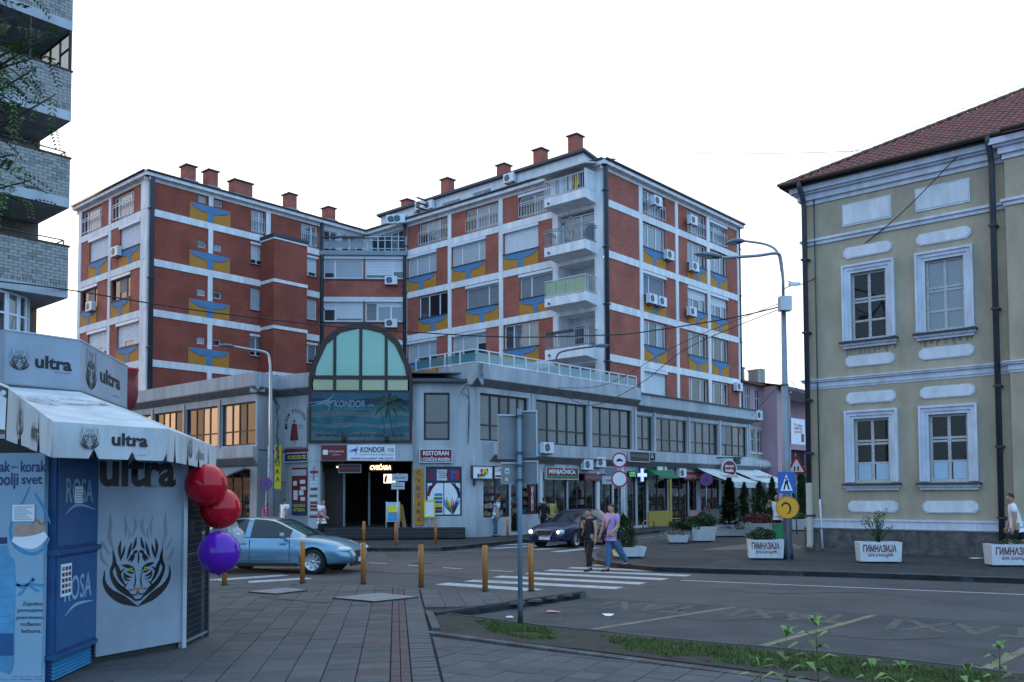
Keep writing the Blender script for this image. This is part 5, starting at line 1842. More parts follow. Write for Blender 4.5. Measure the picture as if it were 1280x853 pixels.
slabs.sort(key=lambda s: s[0])
vis = [s for s in slabs if visible((s[1][0][0], s[1][0][1])) and area(ccw(s[1])) > .02]
near = set(id(s) for s in vis[:300])
rest = MB()
for s in slabs:
 z1 = PZ1 + s[3]
 pts = s[1]
 c = Vector((sum(p[0] for p in pts) / len(pts), sum(p[1] for p in pts) / len(pts)))
 if id(s) in near:
  q = [(p[0] - c.x, p[1] - c.y) for p in pts]
  a, b = rr.uniform(-.006, .006), rr.uniform(-.006, .006)
  m = MB()
  n = len(q)
  V = [(x, y, .085) for x, y in q] + [(x, y, z1 + a * x + b * y - .006) for x, y in q] + [(x * .965, y * .965, z1 + a * x + b * y) for x, y in q]
  m.faces(V, [tuple(range(2 * n, 3 * n))] + [(i + n, (i + 1) % n + n, (i + 1) % n + 2 * n, i + 2 * n) for i in range(n)] + [(i, (i + 1) % n, (i + 1) % n + n, i + n) for i in range(n)], s[2])
  m.add('paving_slab', pave, T3(c.x, c.y, 0))
 else:
  n = len(pts)
  V = [(x, y, .085) for x, y in pts] + [(x, y, z1) for x, y in pts]
  rest.faces(V, [tuple(range(n, 2 * n))] + [(i, (i + 1) % n, (i + 1) % n + n, i + n) for i in range(n)], s[2])
rest.add('more_paving_slabs', pave, kind='stuff')


def kerb(poly_pts, z0, z1, w=.14, L=1.0, mt='kerb', parent=None, side=1, closed=False):
 """kerb stones one metre long along a line; width to the inner side"""
 P = [Vector((p[0], p[1])) for p in poly_pts]
 for a, b in zip(P[:-1], P[1:]):
  d = b - a
  l = d.length
  n = max(1, round(l / L))
  d.normalize()
  nn = Vector((-d.y, d.x)) * side
  for k in range(n):
   p, q = a + d * (l * k / n + .006), a + d * (l * (k + 1) / n - .006)
   j = rr.uniform(-.006, .006)
   pts = [p, q, q + nn * w, p + nn * w]
   pts = ccw([(v.x, v.y) for v in pts])
   c = (p + q) / 2
   V = [(x - c.x, y - c.y, z0) for x, y in pts] + [(x - c.x, y - c.y, z1 + j - .015) for x, y in pts] + [((x - c.x) * .99, (y - c.y) * .99, z1 + j) for x, y in pts]
   m = MB()
   m.faces(V, [(8, 9, 10, 11)] + [(i + 4, (i + 1) % 4 + 4, (i + 1) % 4 + 8, i + 8) for i in range(4)] + [(i, (i + 1) % 4, (i + 1) % 4 + 4, i + 4) for i in range(4)], mt)
   m.add('kerb_stone', parent, T3(c.x, c.y, 0))


kerb([tuple(tip)[:2], tuple(k1)[:2]], -.02, PZ1 + .012, w=.12, mt='kerb_dark', parent=pave, side=-1)
kerb([tuple(G(x, y, PZ1))[:2] for x, y in edge_px[1:]], -.02, PZ1 - .01, w=.12, mt='kerb', parent=pave, side=-1)

# parking bay asphalt, planted bed
park = [G(732, 748.5), G(1010, 764), G(1280, 781.6), G(1700, 812), G(1800, 900), G(1280, 852), G(1081, 824), G(845, 803), G(683, 786), G(545, 772), G(560, 770), G(732, 748)]
sheet('parking_area', park[:-1], .004, 'asphalt_old')
m = MB()
seam = [G(732, 748, .005), G(1010, 763.7, .005), G(1280, 781.3, .005), G(1700, 811, .005)]
for a, b in zip(seam[:-1], seam[1:]):
 m.poly([a, b, b + Vector((.0, .035, 0)), a + Vector((0, .035, 0))], 'joint')
struct(m.add('asphalt_seam'))
bed = [G(532, 766, .06), G(592, 773, .06), G(683, 784.5, .06), G(760, 792, .06), G(845, 801, .06), G(925.6, 808.6, .06), G(1081, 822, .06), G(1188, 834, .06), G(1400, 862, .06), G(1500, 930, .12), G(1100, 860, .1), G(930, 835, .1), G(760, 814, .1), G(540, 788, .1)]
bp = ccw([(p.x, p.y) for p in bed])
bedo = struct(MB().slab(bp, -.02, .085, 'dirt').add('planting_bed'))
kerb([tuple(p)[:2] for p in bed[:9]], -.02, .10, w=.06, L=1.0, mt='kerb', parent=bedo, side=-1)
kerb([tuple(G(532, 766, .1))[:2], tuple(G(540, 788, .1))[:2]], 0, .135, w=.12, mt='kerb', parent=bedo, side=1)
# grass tufts
m = MB()
rr = random.Random(21)
gr = [[(590, 774), (640, 779), (690, 786), (700, 800), (660, 800), (610, 790)], [(745, 793), (850, 802), (1081, 823), (1188, 835), (1400, 865), (1450, 905), (1100, 855), (930, 832), (850, 824), (775, 812)]]
for pl in gr:
 W_ = [tuple(G(x, y, .09))[:2] for x, y in pl]
 xs_, ys_ = [p[0] for p in W_], [p[1] for p in W_]
 nb = 0
 A_ = abs(area(W_))
 want = int(min(60000, A_ * 6000))
 while nb < want:
  x, y = rr.uniform(min(xs_), max(xs_)), rr.uniform(min(ys_), max(ys_))
  nb += 1
  if not inside((x, y), W_) or edge_dist((x, y), W_) < .12 * rr.random():
   continue
  if sin(x * 3.1 + 1) * sin(y * 4.3 + x) < -.75:
   continue
  h = rr.uniform(.02, .065)
  a = rr.uniform(0, 6.28)
  w = rr.uniform(.005, .010)
  lx, ly = rr.gauss(0, .025), rr.gauss(0, .025)
  m.poly([(x - w * cos(a), y - w * sin(a), .084), (x + w * cos(a), y + w * sin(a), .084), (x + lx, y + ly, .084 + h)], 'grass')
tag(m.add('grass'), 'short green grass growing in the bed beside the paving', 'grass', kind='stuff')

# far pavement in front of the shops
fp_edge = [(-400, 692), (300, 686), (433, 685), (552, 684.5), (590, 681), (650, 675), (794, 666), (850, 660), (905, 653), (960, 645)]
FZ = .14
fp = [tuple(G(x, y, FZ))[:2] for x, y in fp_edge]
w3 = ccw(fp + [(40, 120), (-60, 120)])
farp = struct(MB().slab(w3, -.05, FZ, 'kerb_dark', top='paving_far').add('far_pavement'))
kerb(fp, -.02, FZ + .01, w=.15, L=1.2, mt='kerb', parent=farp, side=1)
# right hand pavement with the planters
rp_edge = [(741, 691), (739, 696), (745, 700.6), (771, 704.5), (820, 709.3), (876, 711), (951, 713), (1060, 716), (1280, 723.5), (1500, 733), (1900, 752)]
rp = [tuple(G(x, y, .12))[:2] for x, y in rp_edge]
back = [tuple(G(x, y, .12))[:2] for x, y in ((930, 660), (850, 671), (790, 682))]
w4 = ccw(rp + [(60, 25), (60, 90), tuple(G(985, 642, .12))[:2]] + back)
rpv = struct(MB().slab(w4, -.05, .12, 'kerb_dark', top='paving_right').add('right_pavement'))
kerb(rp, -.02, .135, w=.15, L=1.2, mt='kerb', parent=rpv, side=-1 if area(rp + back) < 0 else 1)
# pale slab strip between the planters
m = MB()
m.poly([G(x, y, .126) for x, y in ((871, 688), (935, 687.5), (1000, 686.5), (1003, 683), (985, 678), (934, 680))], 'slab_pale')
m.add('pale_paving', rpv)
m = MB()
m.poly([G(x, y, .125) for x, y in ((790, 705.5), (876, 708), (905, 699), (820, 698.5))], 'joint')
m.add('asphalt_patch', rpv)
# concrete inspection plates
for q in (((310, 739.4), (345, 742), (384, 737.5), (358, 734.7)), ((416, 747), (468, 751.6), (522.5, 746), (474, 741))):
 pts = ccw([tuple(G(x, y, .15))[:2] for x, y in q])
 cx, cy = sum(p[0] for p in pts) / 4, sum(p[1] for p in pts) / 4
 o = MB().slab([(a - cx, b - cy) for a, b in pts], .1, .15, 'kerb_dark', top='plate').add('cover_plate', None, T3(cx, cy, 0))
 tag(o, 'pale concrete cover plate in the paving ' + ('behind the bollard nearest the balloons' if q[0][0] < 400 else 'nearer the middle bollard'), 'cover plate')
m = MB()
for a, b in ((G(328, 747, .128), G(407, 754, .128)), (G(405, 754, .128), G(416, 752, .128))):
 m.poly([a, b, b + Vector((0, .05, 0)), a + Vector((0, .05, 0))], 'line_dark')
m.add('sunken_joint', pave)

# ------------------------------------------------------------ road paint
def paint(name, quads, mt='paint_white', z=.004, label=None):
 for q in quads:
  pts = ccw([tuple(G(x, y, z))[:2] for x, y in q])
  n = 10
  struct(MB().poly([(a, b, z) for a, b in pts], mt).add(name))


def stripe(x0, y0, x1, y1, w=.5):
 a, b = G(x0, y0, 0), G(x1, y1, 0)
 d = (b - a).normalized()
 nn = Vector((-d.y, d.x, 0))
 m = MB()
 ends = []
 pts = [a, b, b + nn * w, a + nn * w]
 pts = ccw([(p.x, p.y) for p in pts])
 return struct(m.poly([(x, y, .004) for x, y in pts], 'paint_white').add('crossing_stripe'))


for s_ in ((543, 731, 664, 739.5), (579, 727, 769, 737), (614, 722, 799, 731), (654, 717.6, 827.5, 725.6), (679, 713.8, 857.5, 721), (707.5, 710.8, 880, 717), (739, 707.3, 902.5, 713)):
 stripe(*s_)
for s_ in ((571, 684.8, 665, 680.2), (620, 686.2, 705, 681.4), (674, 687.6, 752, 682.6), (700, 690.5, 752.5, 685.2), (820, 686.5, 835, 684), (150, 735, 240, 724), (262, 727, 362, 720), (296, 730, 392, 724)):
 stripe(*s_, w=.45)


def line(x0, y0, x1, y1, w=.12, mt='paint_white', name='lane_line', z=.004):
 a, b = G(x0, y0, 0), G(x1, y1, 0)
 d = (b - a).normalized()
 nn = Vector((-d.y, d.x, 0)) * w
 pts = ccw([(p.x, p.y) for p in (a, b, b + nn, a + nn)])
 return struct(MB().poly([(x, y, z) for x, y in pts], mt).add(name))


for l in ((437, 687.3, 466, 690), (460, 703.8, 482, 705), (507.5, 707, 522.5, 708), (552, 710, 576, 711.6), (610, 713.4, 640, 715.2), (850, 726, 1063, 735), (1063, 735, 1280, 744), (1280, 744, 1500, 754), (794, 673.5, 820, 671), (825, 670.5, 850, 668)):
 line(*l)
for l in ((742, 788.3, 921, 760), (959.4, 808.5, 1098, 770), (1235, 840, 1330, 793), (1520, 880, 1560, 810)):
 line(*l, w=.13, mt='paint_yellow', name='bay_line', z=.008)
# faded TAXI lettering, read from the road
for zi, (x, y, hw) in enumerate(((808, 755.0, 1.8), (982, 765.5, 1.9), (1192, 781, 2.1))):
 p, q = G(x, y, .009), G(x + 100, y + 6.2, .009)
 d = (q - p)
 an = atan2(d.y, d.x)
 me = text_mesh('TAXI', 1.15, hw, 'paint_faded', bold=.02)
 for v in me.vertices:
  v.co = (v.co.x, v.co.z, 0)

 o = add('bay_lettering', me, None, T3(p.x, p.y - .35, .0058 + .0007 * zi) @ RZ(an + pi))
 struct(o)
# manhole lids, cracks and repaired patches in the asphalt
for x, y in ((527, 704), (566, 677.5), (845, 693)):
 p = G(x, y, .0)
 z = .145 if y < 680 else .13 if x > 800 else .006
 m = MB().lathe([(.36, 0), (.36, .006), (.31, .007), (.30, .003)], 24, 'metal_dark')
 struct(m.add('manhole_cover', None, T3(p.x, p.y, z)))
for pts, w in (((( 470, 715), (540, 719), (600, 726), (640, 728)), .03), (((700, 760), (760, 757), (830, 770), (900, 776), (990, 772)), .02), (((890, 735), (960, 742), (1080, 741), (1180, 752)), .025), (((560, 700), (640, 697), (700, 702)), .03), (((1010, 790), (1100, 800), (1180, 797)), .018)):
 q = crom([tuple(G(a + rr.uniform(-4, 4), b, .0072)) for a, b in pts], 6)
 m = MB()
 for a, b in zip(q[:-1], q[1:]):
  j = rr.uniform(.5, 1.3) * w
  m.poly([(a[0], a[1], .0072), (b[0], b[1], .0072), (b[0], b[1] + j * 2, .0072), (a[0], a[1] + j * 2, .0072)], 'joint')
 struct(m.add('asphalt_crack'))
for q_, mt in ((((480, 692), (600, 690), (612, 696), (486, 699)), 'asphalt_old'), (((1100, 728), (1260, 733), (1250, 742), (1090, 737)), 'asphalt_old')):
 pts = ccw([tuple(G(x, y, .002))[:2] for x, y in q_])
 struct(MB().poly([(a, b, .002) for a, b in pts], mt).add('asphalt_patch'))
# litter
for k, (x, y, c, s, lb) in enumerate(((692, 766, 'pink_wall', .16, 'pink and white crumpled wrapper on the parking asphalt'), (760, 770, 'white', .13, 'white paper scrap beside the yellow bay line'), (636, 773, 'planter', .09, 'small white scrap close to the grass and sign pole'),
          (1220, 699, 'white', .3, 'flat white paper on the pavement between the two lettered planters'))):
 z = .12 if y < 710 else .006
 p = G(x, y, z)
 m = MB()
 n = 9
 pts = [(s * (.6 + .4 * rr.random()) * cos(6.283 * q / n), s * .6 * (.6 + .4 * rr.random()) * sin(6.283 * q / n), .004 + .035 * rr.random()) for q in range(n)]
 for q in range(n):
  m.poly([(0, 0, .04), pts[q], pts[(q + 1) % n]], c)
 tag(m.add('litter', None, T3(p.x, p.y, z)), lb, 'litter')
m = MB()
for k in range(90):
 x, y = rr.uniform(-3.5, 7), rr.uniform(8.5, 16)
 z = .125 if inside((x, y), fore) else .006
 s = rr.uniform(.006, .018)
 m.poly([(x, y, z), (x + s, y + s * .3, z + .004), (x + s * .3, y + s, z + .003)], 'planter')
tag(m.add('litter_specks'), 'tiny pale scraps scattered over the paving and parking asphalt', 'litter', kind='stuff')

# ============================================================ school
FS = Fr(10.07, 30.47, -.7208)
sch = thing('school_building', 'two storey yellow school with white stone window surrounds and red tiled roof', 'school', FS.M())
SX = 6.3
W1 = [(1.58, 2.71), (3.91, 5.03)]
holes = [(a, b, 7.08, 9.32) for a, b in W1] + [(a, b, 2.4, 4.48) for a, b in W1]
m = MB()
wall(m, 0, SX, .9, 12.4, holes, mat='school_yellow', depth=.24, back='dark_inside')
m.add('wall', sch, FS.M())
W2 = [(7.6, 8.75), (10.0, 11.15), (12.4, 13.55)]
m = MB()
wall(m, SX - .02, 15, .9, 12.4, [(a, b, c, d) for a, b in W2 for c, d in ((7.08, 9.32), (2.4, 4.48))], y=-.28, mat='school_yellow', depth=.24, back='dark_inside')
m.poly([(SX - .02, 0, .9), (SX - .02, -.28, .9), (SX - .02, -.28, 12.4), (SX - .02, 0, 12.4)], 'school_yellow')
m.add('wall', sch, FS.M())
FS2 = Fr(10.07, 30.47, .85)
Fret = Fr(*FS.M(0, 0, 12).translation.to_2d(), -.7208 - pi / 2)
m = MB()
wall(m, 0, 12, 0, 12.4, mat='school_yellow')
m.add('side_wall', sch, Fret.M())
m = MB()
V = [(0, 12, 0), (15, 12, 0), (15, 12, 12.4), (0, 12, 12.4)]
m.poly(V[::-1], 'school_yellow').poly([(15, -.28, 0), (15, 12, 0), (15, 12, 12.4), (15, -.28, 12.4)], 'school_yellow')
m.add('rear_wall', sch, FS.M())


def band(z0, z1, out, name, mt='school_trim', steps=1):
 m = MB()
 for (x0, x1, o) in ((-out, SX - .02 - out, 0), (SX - .02 - out, 15.1, -.28)):
  m.box(x0, x1, o - out, o + .01, z0, z1, mt)
 m.box(-out, .01, .011, 12, z0, z1, mt)
 return m.add(name, sch, FS.M())


band(.9, 1.14, .07, 'base_band')
band(1.14, 1.2, .1, 'base_moulding')
band(5.63, 5.8, .05, 'storey_band')
band(5.8, 5.86, .12, 'storey_moulding')
band(5.56, 5.63, .02, 'storey_fillet')
band(5.86, 5.9, .16, 'storey_drip')
band(10.5, 10.62, .05, 'upper_band')
band(10.62, 10.7, .11, 'upper_moulding')
band(11.9, 12.05, .05, 'cornice_fillet')
band(12.05, 12.25, .14, 'cornice')
band(12.25, 12.32, .24, 'cornice_moulding')
band(12.32, 12.5, .34, 'cornice_top')
m = MB()
for k, (x0, x1, o) in enumerate(((-.12, SX - .13, -.12), (SX - .13, 15.1, -.4))):
 m.box(x0, x1, o, .2, -.05, .86, 'plinth_stone')
 m.box(x0, x1, o - .02, .2, .86, .9, 'concrete_dark')
m.box(-.121, 0, .201, 12, -.05, .9, 'plinth_stone')
m.add('plinth', sch, FS.M())
MB().box(-.3, 15.2, -.75, .0, .1, .15, 'kerb').add('plinth_step', sch, FS.M()) if False else None


rr_ = random.Random(61)


def surround(x0, x1, z0, z1, y=0.):
 """stepped plaster surround of an opening x0..x1, z0..z1"""
 m = MB()
 for d, out, w in ((0, .03, .1), (.1, .07, .11), (.21, .12, .07)):
  a, b, t = x0 - d, x1 + d, z1 + d
  m.box(a - w, a, y - out, y, z0, t + w, 'school_trim')
  m.box(b, b + w, y - out, y, z0, t + w, 'school_trim')
  m.box(a, b, y - out, y, t, t + w, 'school_trim')
 o = m.add('window_surround', sch, FS.M())
 s = MB()
 s.box(x0 - .36, x1 + .36, y - .24, y, z0 - .1, z0 - .04, 'metal_dark')
 s.box(x0 - .32, x1 + .32, y - .17, y, z0 - .17, z0 - .1, 'school_trim').box(x0 - .27, x1 + .27, y - .1, y, z0 - .26, z0 - .17, 'school_trim')
 s.add('window_sill', o, FS.M())
 if z0 > 5:
  q = MB()
  x = x0 - .2
  while x < x1 + .2:
   w_ = rr_.uniform(.04, .16)
   q.poly([(x, y - .003, z0 - .27), (x + w_, y - .003, z0 - .27), (x + w_ * .8, y - .003, z0 - .27 - rr_.uniform(.06, .26)), (x + w_ * .2, y - .003, z0 - .27 - rr_.uniform(.06, .26))], 'stain')
   x += w_ + rr_.uniform(.0, .1)
  q.add('rust_stain', o, FS.M(), kind='stuff')
 return o


def plaque(x0, x1, z0, z1, y=0., c=.12):
 m = MB()
 P = [(x0 + c, z0), (x1 - c, z0), (x1 - c * .6, z0 + c * .45), (x1 - c * .25, z0 + c * .6), (x1, (z0 + z1) / 2 - .05), (x1, (z0 + z1) / 2 + .05), (x1 - c * .25, z1 - c * .6), (x1 - c * .6, z1 - c * .45), (x1 - c, z1), (x0 + c, z1), (x0 + c * .6, z1 - c * .45), (x0 + c * .25, z1 - c * .6), (x0, (z0 + z1) / 2 + .05), (x0, (z0 + z1) / 2 - .05), (x0 + c * .25, z0 + c * .6), (x0 + c * .6, z0 + c * .45)] if c else [(x0, z0), (x1, z0), (x1, z1), (x0, z1)]
 m.prism(P, y - .03, y, 'school_trim')
 cx, cz = (x0 + x1) / 2, (z0 + z1) / 2
 Q = [(cx + (x - cx) * .94, cz + (z - cz) * .84) for x, z in P]
 m.prism(Q, y - .045, y - .0301, 'trim_white')
 return m.add('plaster_panel', sch, FS.M())


for cols_, y in ((W1, 0.), (W2, -.28)):
 for i, (a, b) in enumerate(cols_):
  surround(a, b, 7.08, 9.32, y)
  surround(a, b, 2.4, 4.48, y)
  window(FS, sch, a, b, 7.08, 9.32, cols=(1, 1), rows=(.62, .62, .1, .85), off=y + .14, frame='window_wood', box=None, glass='glass_deep' if i == 0 else 'glass_pale', fw=.075)
  window(FS, sch, a, b, 2.4, 4.48, cols=(1, 1), rows=(.62, .62, .1, .72), off=y + .14, frame='window_wood', box=None, glass='glass_deep', fw=.075)
  for k in (0, 1):
   MB().box(a + .09 + k * (b - a) / 2, a + (b - a) / 2 * (k + 1) - .06, y + .112, y + .12, 2.48, 3.0, 'poster_pale').add('painted_pane', sch, FS.M())
  w = 1.6
  c = (a + b) / 2
  plaque(c - .8, c + .8, 10.92, 11.67, y, 0)
  plaque(c - .8, c + .8, 9.82, 10.2, y)
  plaque(c - .8, c + .8, 6.2, 6.58, y)
  plaque(c - .8, c + .8, 4.98, 5.36, y)
  plaque(c - .8, c + .8, 1.42, 1.8, y)
# roof
EZ, SL = 12.62, .576
m = MB()
rz = EZ + SL * 6.45
m.faces([(-.45, -.45, EZ), (15.2, -.45, EZ), (15.2, 6, rz), (6, 6, rz), (-.45, 12.45, EZ), (15.2, 12.45, EZ)], [(0, 1, 2, 3), (0, 3, 4), (3, 2, 5, 4)], 'tile_red')
m.box(-.44, 15.2, -.44, .0, EZ - .12, EZ - .03, 'brown_frame')
roof = m.add('roof', sch, FS.M())
tm = MB()
rl = sqrt(1 + SL * SL)
rr = random.Random(31)
nrow = 22
for r in range(nrow):
 yy = -.5 + r * .29
 n = 62
 for c in range(n):
  x = -.45 + c * .235 + (.0 if r % 2 else .0)
  if x < yy - .1 or x > 12.8 or yy > 5.9:
   continue
  z = EZ + SL * (yy + .45) + .02
  j = rr.uniform(-.006, .006)
  V = []
  for (dy, dz) in ((0, .045), (.33, .012)):
   for q in range(5):
    t = q / 4
    V.append((x + .235 * t, yy + dy, z + SL * dy + dz + j + .045 * sin(pi * t)))
  V += [(x, yy, z - .01), (x + .235, yy, z - .01)]
  tm.faces(V, [(0, 1, 6, 5), (1, 2, 7, 6), (2, 3, 8, 7), (3, 4, 9, 8), (10, 11, 4, 3, 2, 1, 0)], 'tile_red' if rr.random() < .8 else 'tile_dark')
tm.add('roof_tiles', roof, FS.M(), kind='stuff')
hp = MB()
hp.faces([(-.1, -.3, 0), (0, -.3, .09), (.1, -.3, 0), (-.09, .12, .0), (0, .12, .075), (.09, .12, 0)], [(0, 1, 4, 3), (1, 2, 5, 4), (2, 1, 0)], 'tile_dark')
hpm = hp.mesh('hip_tile')
for k in range(34):
 d = k * .27
 add('hip_tile', hpm, roof, FS.M(-.42 + d, EZ + SL * d + .09, -.42 + d, -pi / 4) @ RX(math.atan(SL / 1.414)))
# lightning wire above the hip
m = MB()
m.tube([(-.4 + d * .9, -.4 + d * .9, EZ + .3 + SL * d * .9) for d in range(0, 8)], .008, 4, 'metal_grey')
for d in range(0, 8):
 m.tube([(-.4 + d * .9, -.4 + d * .9, EZ + SL * d * .9), (-.4 + d * .9, -.4 + d * .9, EZ + .3 + SL * d * .9)], .008, 4, 'metal_grey')
m.add('lightning_wire', roof, FS.M())
m = MB()
m.tube([(-.5, -.56, EZ + .0), (SX, -.56, EZ + .0), (SX + .02, -.8, EZ), (15.2, -.8, EZ)], .085, 8, 'gutter')
m.tube([(-.56, -.5, EZ), (-.56, 12, EZ)], .085, 8, 'gutter')
m.add('gutter', sch, FS.M())
for x, y in ((.12, -.16), (5.93, -.16)):
 m = MB()
 m.tube([(x, -.58, EZ - .02), (x, -.56, EZ - .2), (x, -.3, EZ - .55), (x, y - .06, EZ - .8), (x, y - .06, 2.35 if x < 1 else .25)], .085, 10, 'metal_dark')
 for z in (10, 7.5, 5.2, 3.4, 1.3):
  m.box(x - .11, x + .11, y - .17, .0, z - .03, z + .03, 'metal_dark')
 pp_ = m.add('drainpipe', sch, FS.M())
 if x < 1:
  MB().tube([(x, y - .06, 2.4), (x, y - .06, .35), (x, y - .2, .2)], .11, 10, 'beige_plaster').add('pipe_guard', pp_, FS.M())
m = MB().tube([(.42, -.1, 12.2), (.42, -.08, 1.8)], .02, 6, 'metal_dark').tube([(.42, -.08, 1.85), (.5, -.12, .2)], .035, 8, 'trim_white')
m.add('cable_conduit', sch, FS.M())

# ============================================================ white brick flats at the left edge
FK = Fr(-13.48, 27.0, .85)
kb = thing('apartment_building', 'block with white brick balconies rising at the left edge', 'apartment building', FK.M(-3))
m = MB()
wall(m, -34, 0, 0, 26, [(-4.6, -.9, 6.4, 8.0), (-4.5, -1.5, 10.4, 12.2), (-4.5, -1.5, 13.0, 14.8), (-4.5, -1.5, 15.6, 17.4)], y=2.35, mat='tan_brick', depth=.2)  # unseen run of wall towards the camera added to shade the kiosk
m.poly([(0, 2.35, 0), (0, 9, 0), (0, 9, 26), (0, 2.35, 26)], 'tan_brick')
m.poly([(-34, 2.35, 26), (0, 2.35, 26), (0, 9, 26), (-34, 9, 26)], 'roof_grey').poly([(0, 9, 0), (-34, 9, 0), (-34, 9, 26), (0, 9, 26)], 'tan_brick')
m.add('wall', kb, FK.M())
rr = random.Random(3)
for i, (zt, zb) in enumerate(((17.98, 16.38), (15.13, 13.55), (12.42, 10.85), (9.69, 8.07))):
 m = MB()
 V = [(-7, 0, zb), (0, 0, zb), (0, 0, zb + .3), (-7, 0, zb + .3), (-7, 2.34, zb), (0, 2.34, zb), (0, 2.34, zb + .3), (-7, 2.34, zb + .3)]
 m.faces(V, [(0, 1, 2, 3), (1, 5, 6, 2), (3, 2, 6, 7), (4, 5, 1, 0), (5, 4, 7, 6)], 'concrete')
 b = m.add('balcony', kb, FK.M())
 MB().box(-7, -.02, .02, .1, zb + .3, zt - .05, 'joint').box(-.1, -.02, .1, 2.34, zb + .3, zt - .05, 'joint').add('parapet', b, FK.M())
 MB().box(-7, .03, -.03, .14, zt - .05, zt, 'brown_frame').box(-.13, .03, .14, 2.34, zt - .05, zt, 'brown_frame').add('parapet_cap', b, FK.M())
 q = MB()
 rows = int((zt - .05 - zb - .3) / .095)
 h = (zt - .05 - zb - .3) / rows
 for r in range(rows):
  z = zb + .3 + r * h
  sol = r == 0
  bl = .085 if sol else .26
  x = -.0 - (0 if sol or r % 2 else .13)
  if not sol and not r % 2:
   q.box(-.125, -.006, -.0, .02, z + .007, z + h - .004, 'white_brick', bottom=False)
  while x > -6.9:
   o = rr.uniform(-.003, .003)
   q.box(x - bl + .008, x - .006, o, .02, z + .007, z + h - .004 + (.03 if False else 0), 'white_brick' if rr.random() < .8 else 'grey_brick', bottom=False)
   x -= bl
  y = .0
  while y < 2.2:
   q.box(-.02, .0, y + .01, y + bl - .01, z + .007, z + h - .004, 'white_brick', bottom=False)
   y += bl
 q.add('bricks', b, FK.M(), kind='stuff')
 if i in (2, 3):
  m = MB()
  m.tube([(-.12, .1, zt + .16), (-.12, 2.3, zt + .16)], .02, 6, 'metal_dark').tube([(-.12, .1, zt), (-.12, .1, zt + .16)], .02, 6, 'metal_dark').tube([(-.12, .1, zt + .16), (-3, .1, zt + .16)], .02, 6, 'metal_dark')
  m.add('handrail', b, FK.M())
# glazed balcony end
o = MB()
for y in (.02, .8, 1.55, 2.28):
 o.box(-.06, -.01, y - .02, y + .03, 15.13, 16.37, 'brown_frame')
for y0, y1, z in ((.02, .8, 15.85), (.8, 1.55, 15.65), (1.55, 2.28, 15.9), (.02, 2.28, 16.33), (.02, 2.28, 15.15)):
 o.box(-.055, -.012, y0, y1, z - .02, z + .03, 'brown_frame')
gz = o.add('balcony_glazing', kb, FK.M())
for y in (.05, .83, 1.58):
 MB().box(-.04, -.035, y, y + .7, 15.18, 16.3, 'rail_glass').add('pane', gz, FK.M())
o = MB()
for x in (-.06, -1.2, -2.4, -3.6):
 o.box(x - .03, x + .03, .02, .06, 15.13, 16.37, 'brown_frame')
o.add('balcony_posts', kb, FK.M())
window(FK, kb, -4.6, -.9, 6.4, 8.0, cols=(1, 1, 1, 1), off=2.4, box=None, glass='glass_pale', fw=.1, rows=(1.2, .8))
# curved bay of windows below
m = MB()
N_ = 7
for k in range(N_):
 a0, a1 = pi * .5 * k / N_, pi * .5 * (k + 1) / N_
 p0, p1 = (-3.2 + 2.5 * sin(a0), 1.25 - 1.3 * cos(a0)), (-3.2 + 2.5 * sin(a1), 1.25 - 1.3 * cos(a1))
 p0w, p1w = FK.M(p0[0], 0, p0[1]).translation, FK.M(p1[0], 0, p1[1]).translation
 Fb = Fr(p0w.x, p0w.y, atan2(p1w.y - p0w.y, p1w.x - p0w.x))
 w = (p1w - p0w).length
 window(Fb, kb, .0, w, 6.2, 8.05, cols=(1,), rows=(1.3, .7), off=0, box=None, glass=('glass_pale' if k % 2 else 'glass'), fw=.07)
 MB().box(0, w, -.02, .1, 4.0, 6.2, 'trim_white').add('bay_wall', kb, Fb.M())

# ============================================================ houses beyond the shops
FP = Fr(*PR.M(28.9, 0, 1.0).translation.to_2d(), .85)
pk = thing('terraced_house', 'pale pink rendered house with three tall upper windows beyond the shops', 'house', FP.M())
def L(px, py, off=0.):
 return FP.loc(px, py, off)
u0 = L(926, 500)[0]
u1 = L(970, 500)[0]
ez = L(950, 481)[1]
hl = []
for a, b, t, bt in ((931.5, 937.5, 484, 511), (944, 950, 487, 514), (957.5, 964.5, 490, 516)):
 p, q = L(a, bt), L(b, t)
 hl.append((p[0], q[0], p[1], q[1]))
for a, b, t, bt in ((938, 943, 538, 565), (947, 954, 539, 566), (960, 966, 541, 567)):
 p, q = L(a, bt), L(b, t)
 hl.append((p[0], q[0], p[1], q[1]))
zm = L(950, 531)[1]
m = MB()
wall(m, u0 - 1, u1, zm, ez, hl[:3], mat='pink_plaster')
m.add('wall', pk, FP.M())
m = MB()
wall(m, u0 - 1, u1, 3.3, zm, hl[3:], mat='beige_plaster')
m.add('wall', pk, FP.M())
m = MB()
wall(m, u0 - 1, u1, 0, 3.3, [(u0 + .5, u0 + 3, .2, 2.8), (u0 + 4, u1 - .6, .2, 2.8)], mat='trim_white')
m.add('shop_wall', pk, FP.M())
MB().box(u0 - 1, u1 + .1, -.07, 0, zm - .06, zm + .06, 'pink_plaster').add('string_course', pk, FP.M())
for h in hl:
 window(FP, pk, h[0], h[1], h[2], h[3], cols=(1, 1), rows=(1.4, 1), off=.12, frame='window_wood', box=None, glass='glass_pale' if h[0] == hl[0][0] else 'glass_dark', fw=.08)
 MB().box(h[0] - .1, h[1] + .1, -.1, 0, h[2] - .12, h[2] - .02, 'trim_white').add('sill', pk, FP.M())
m = MB()
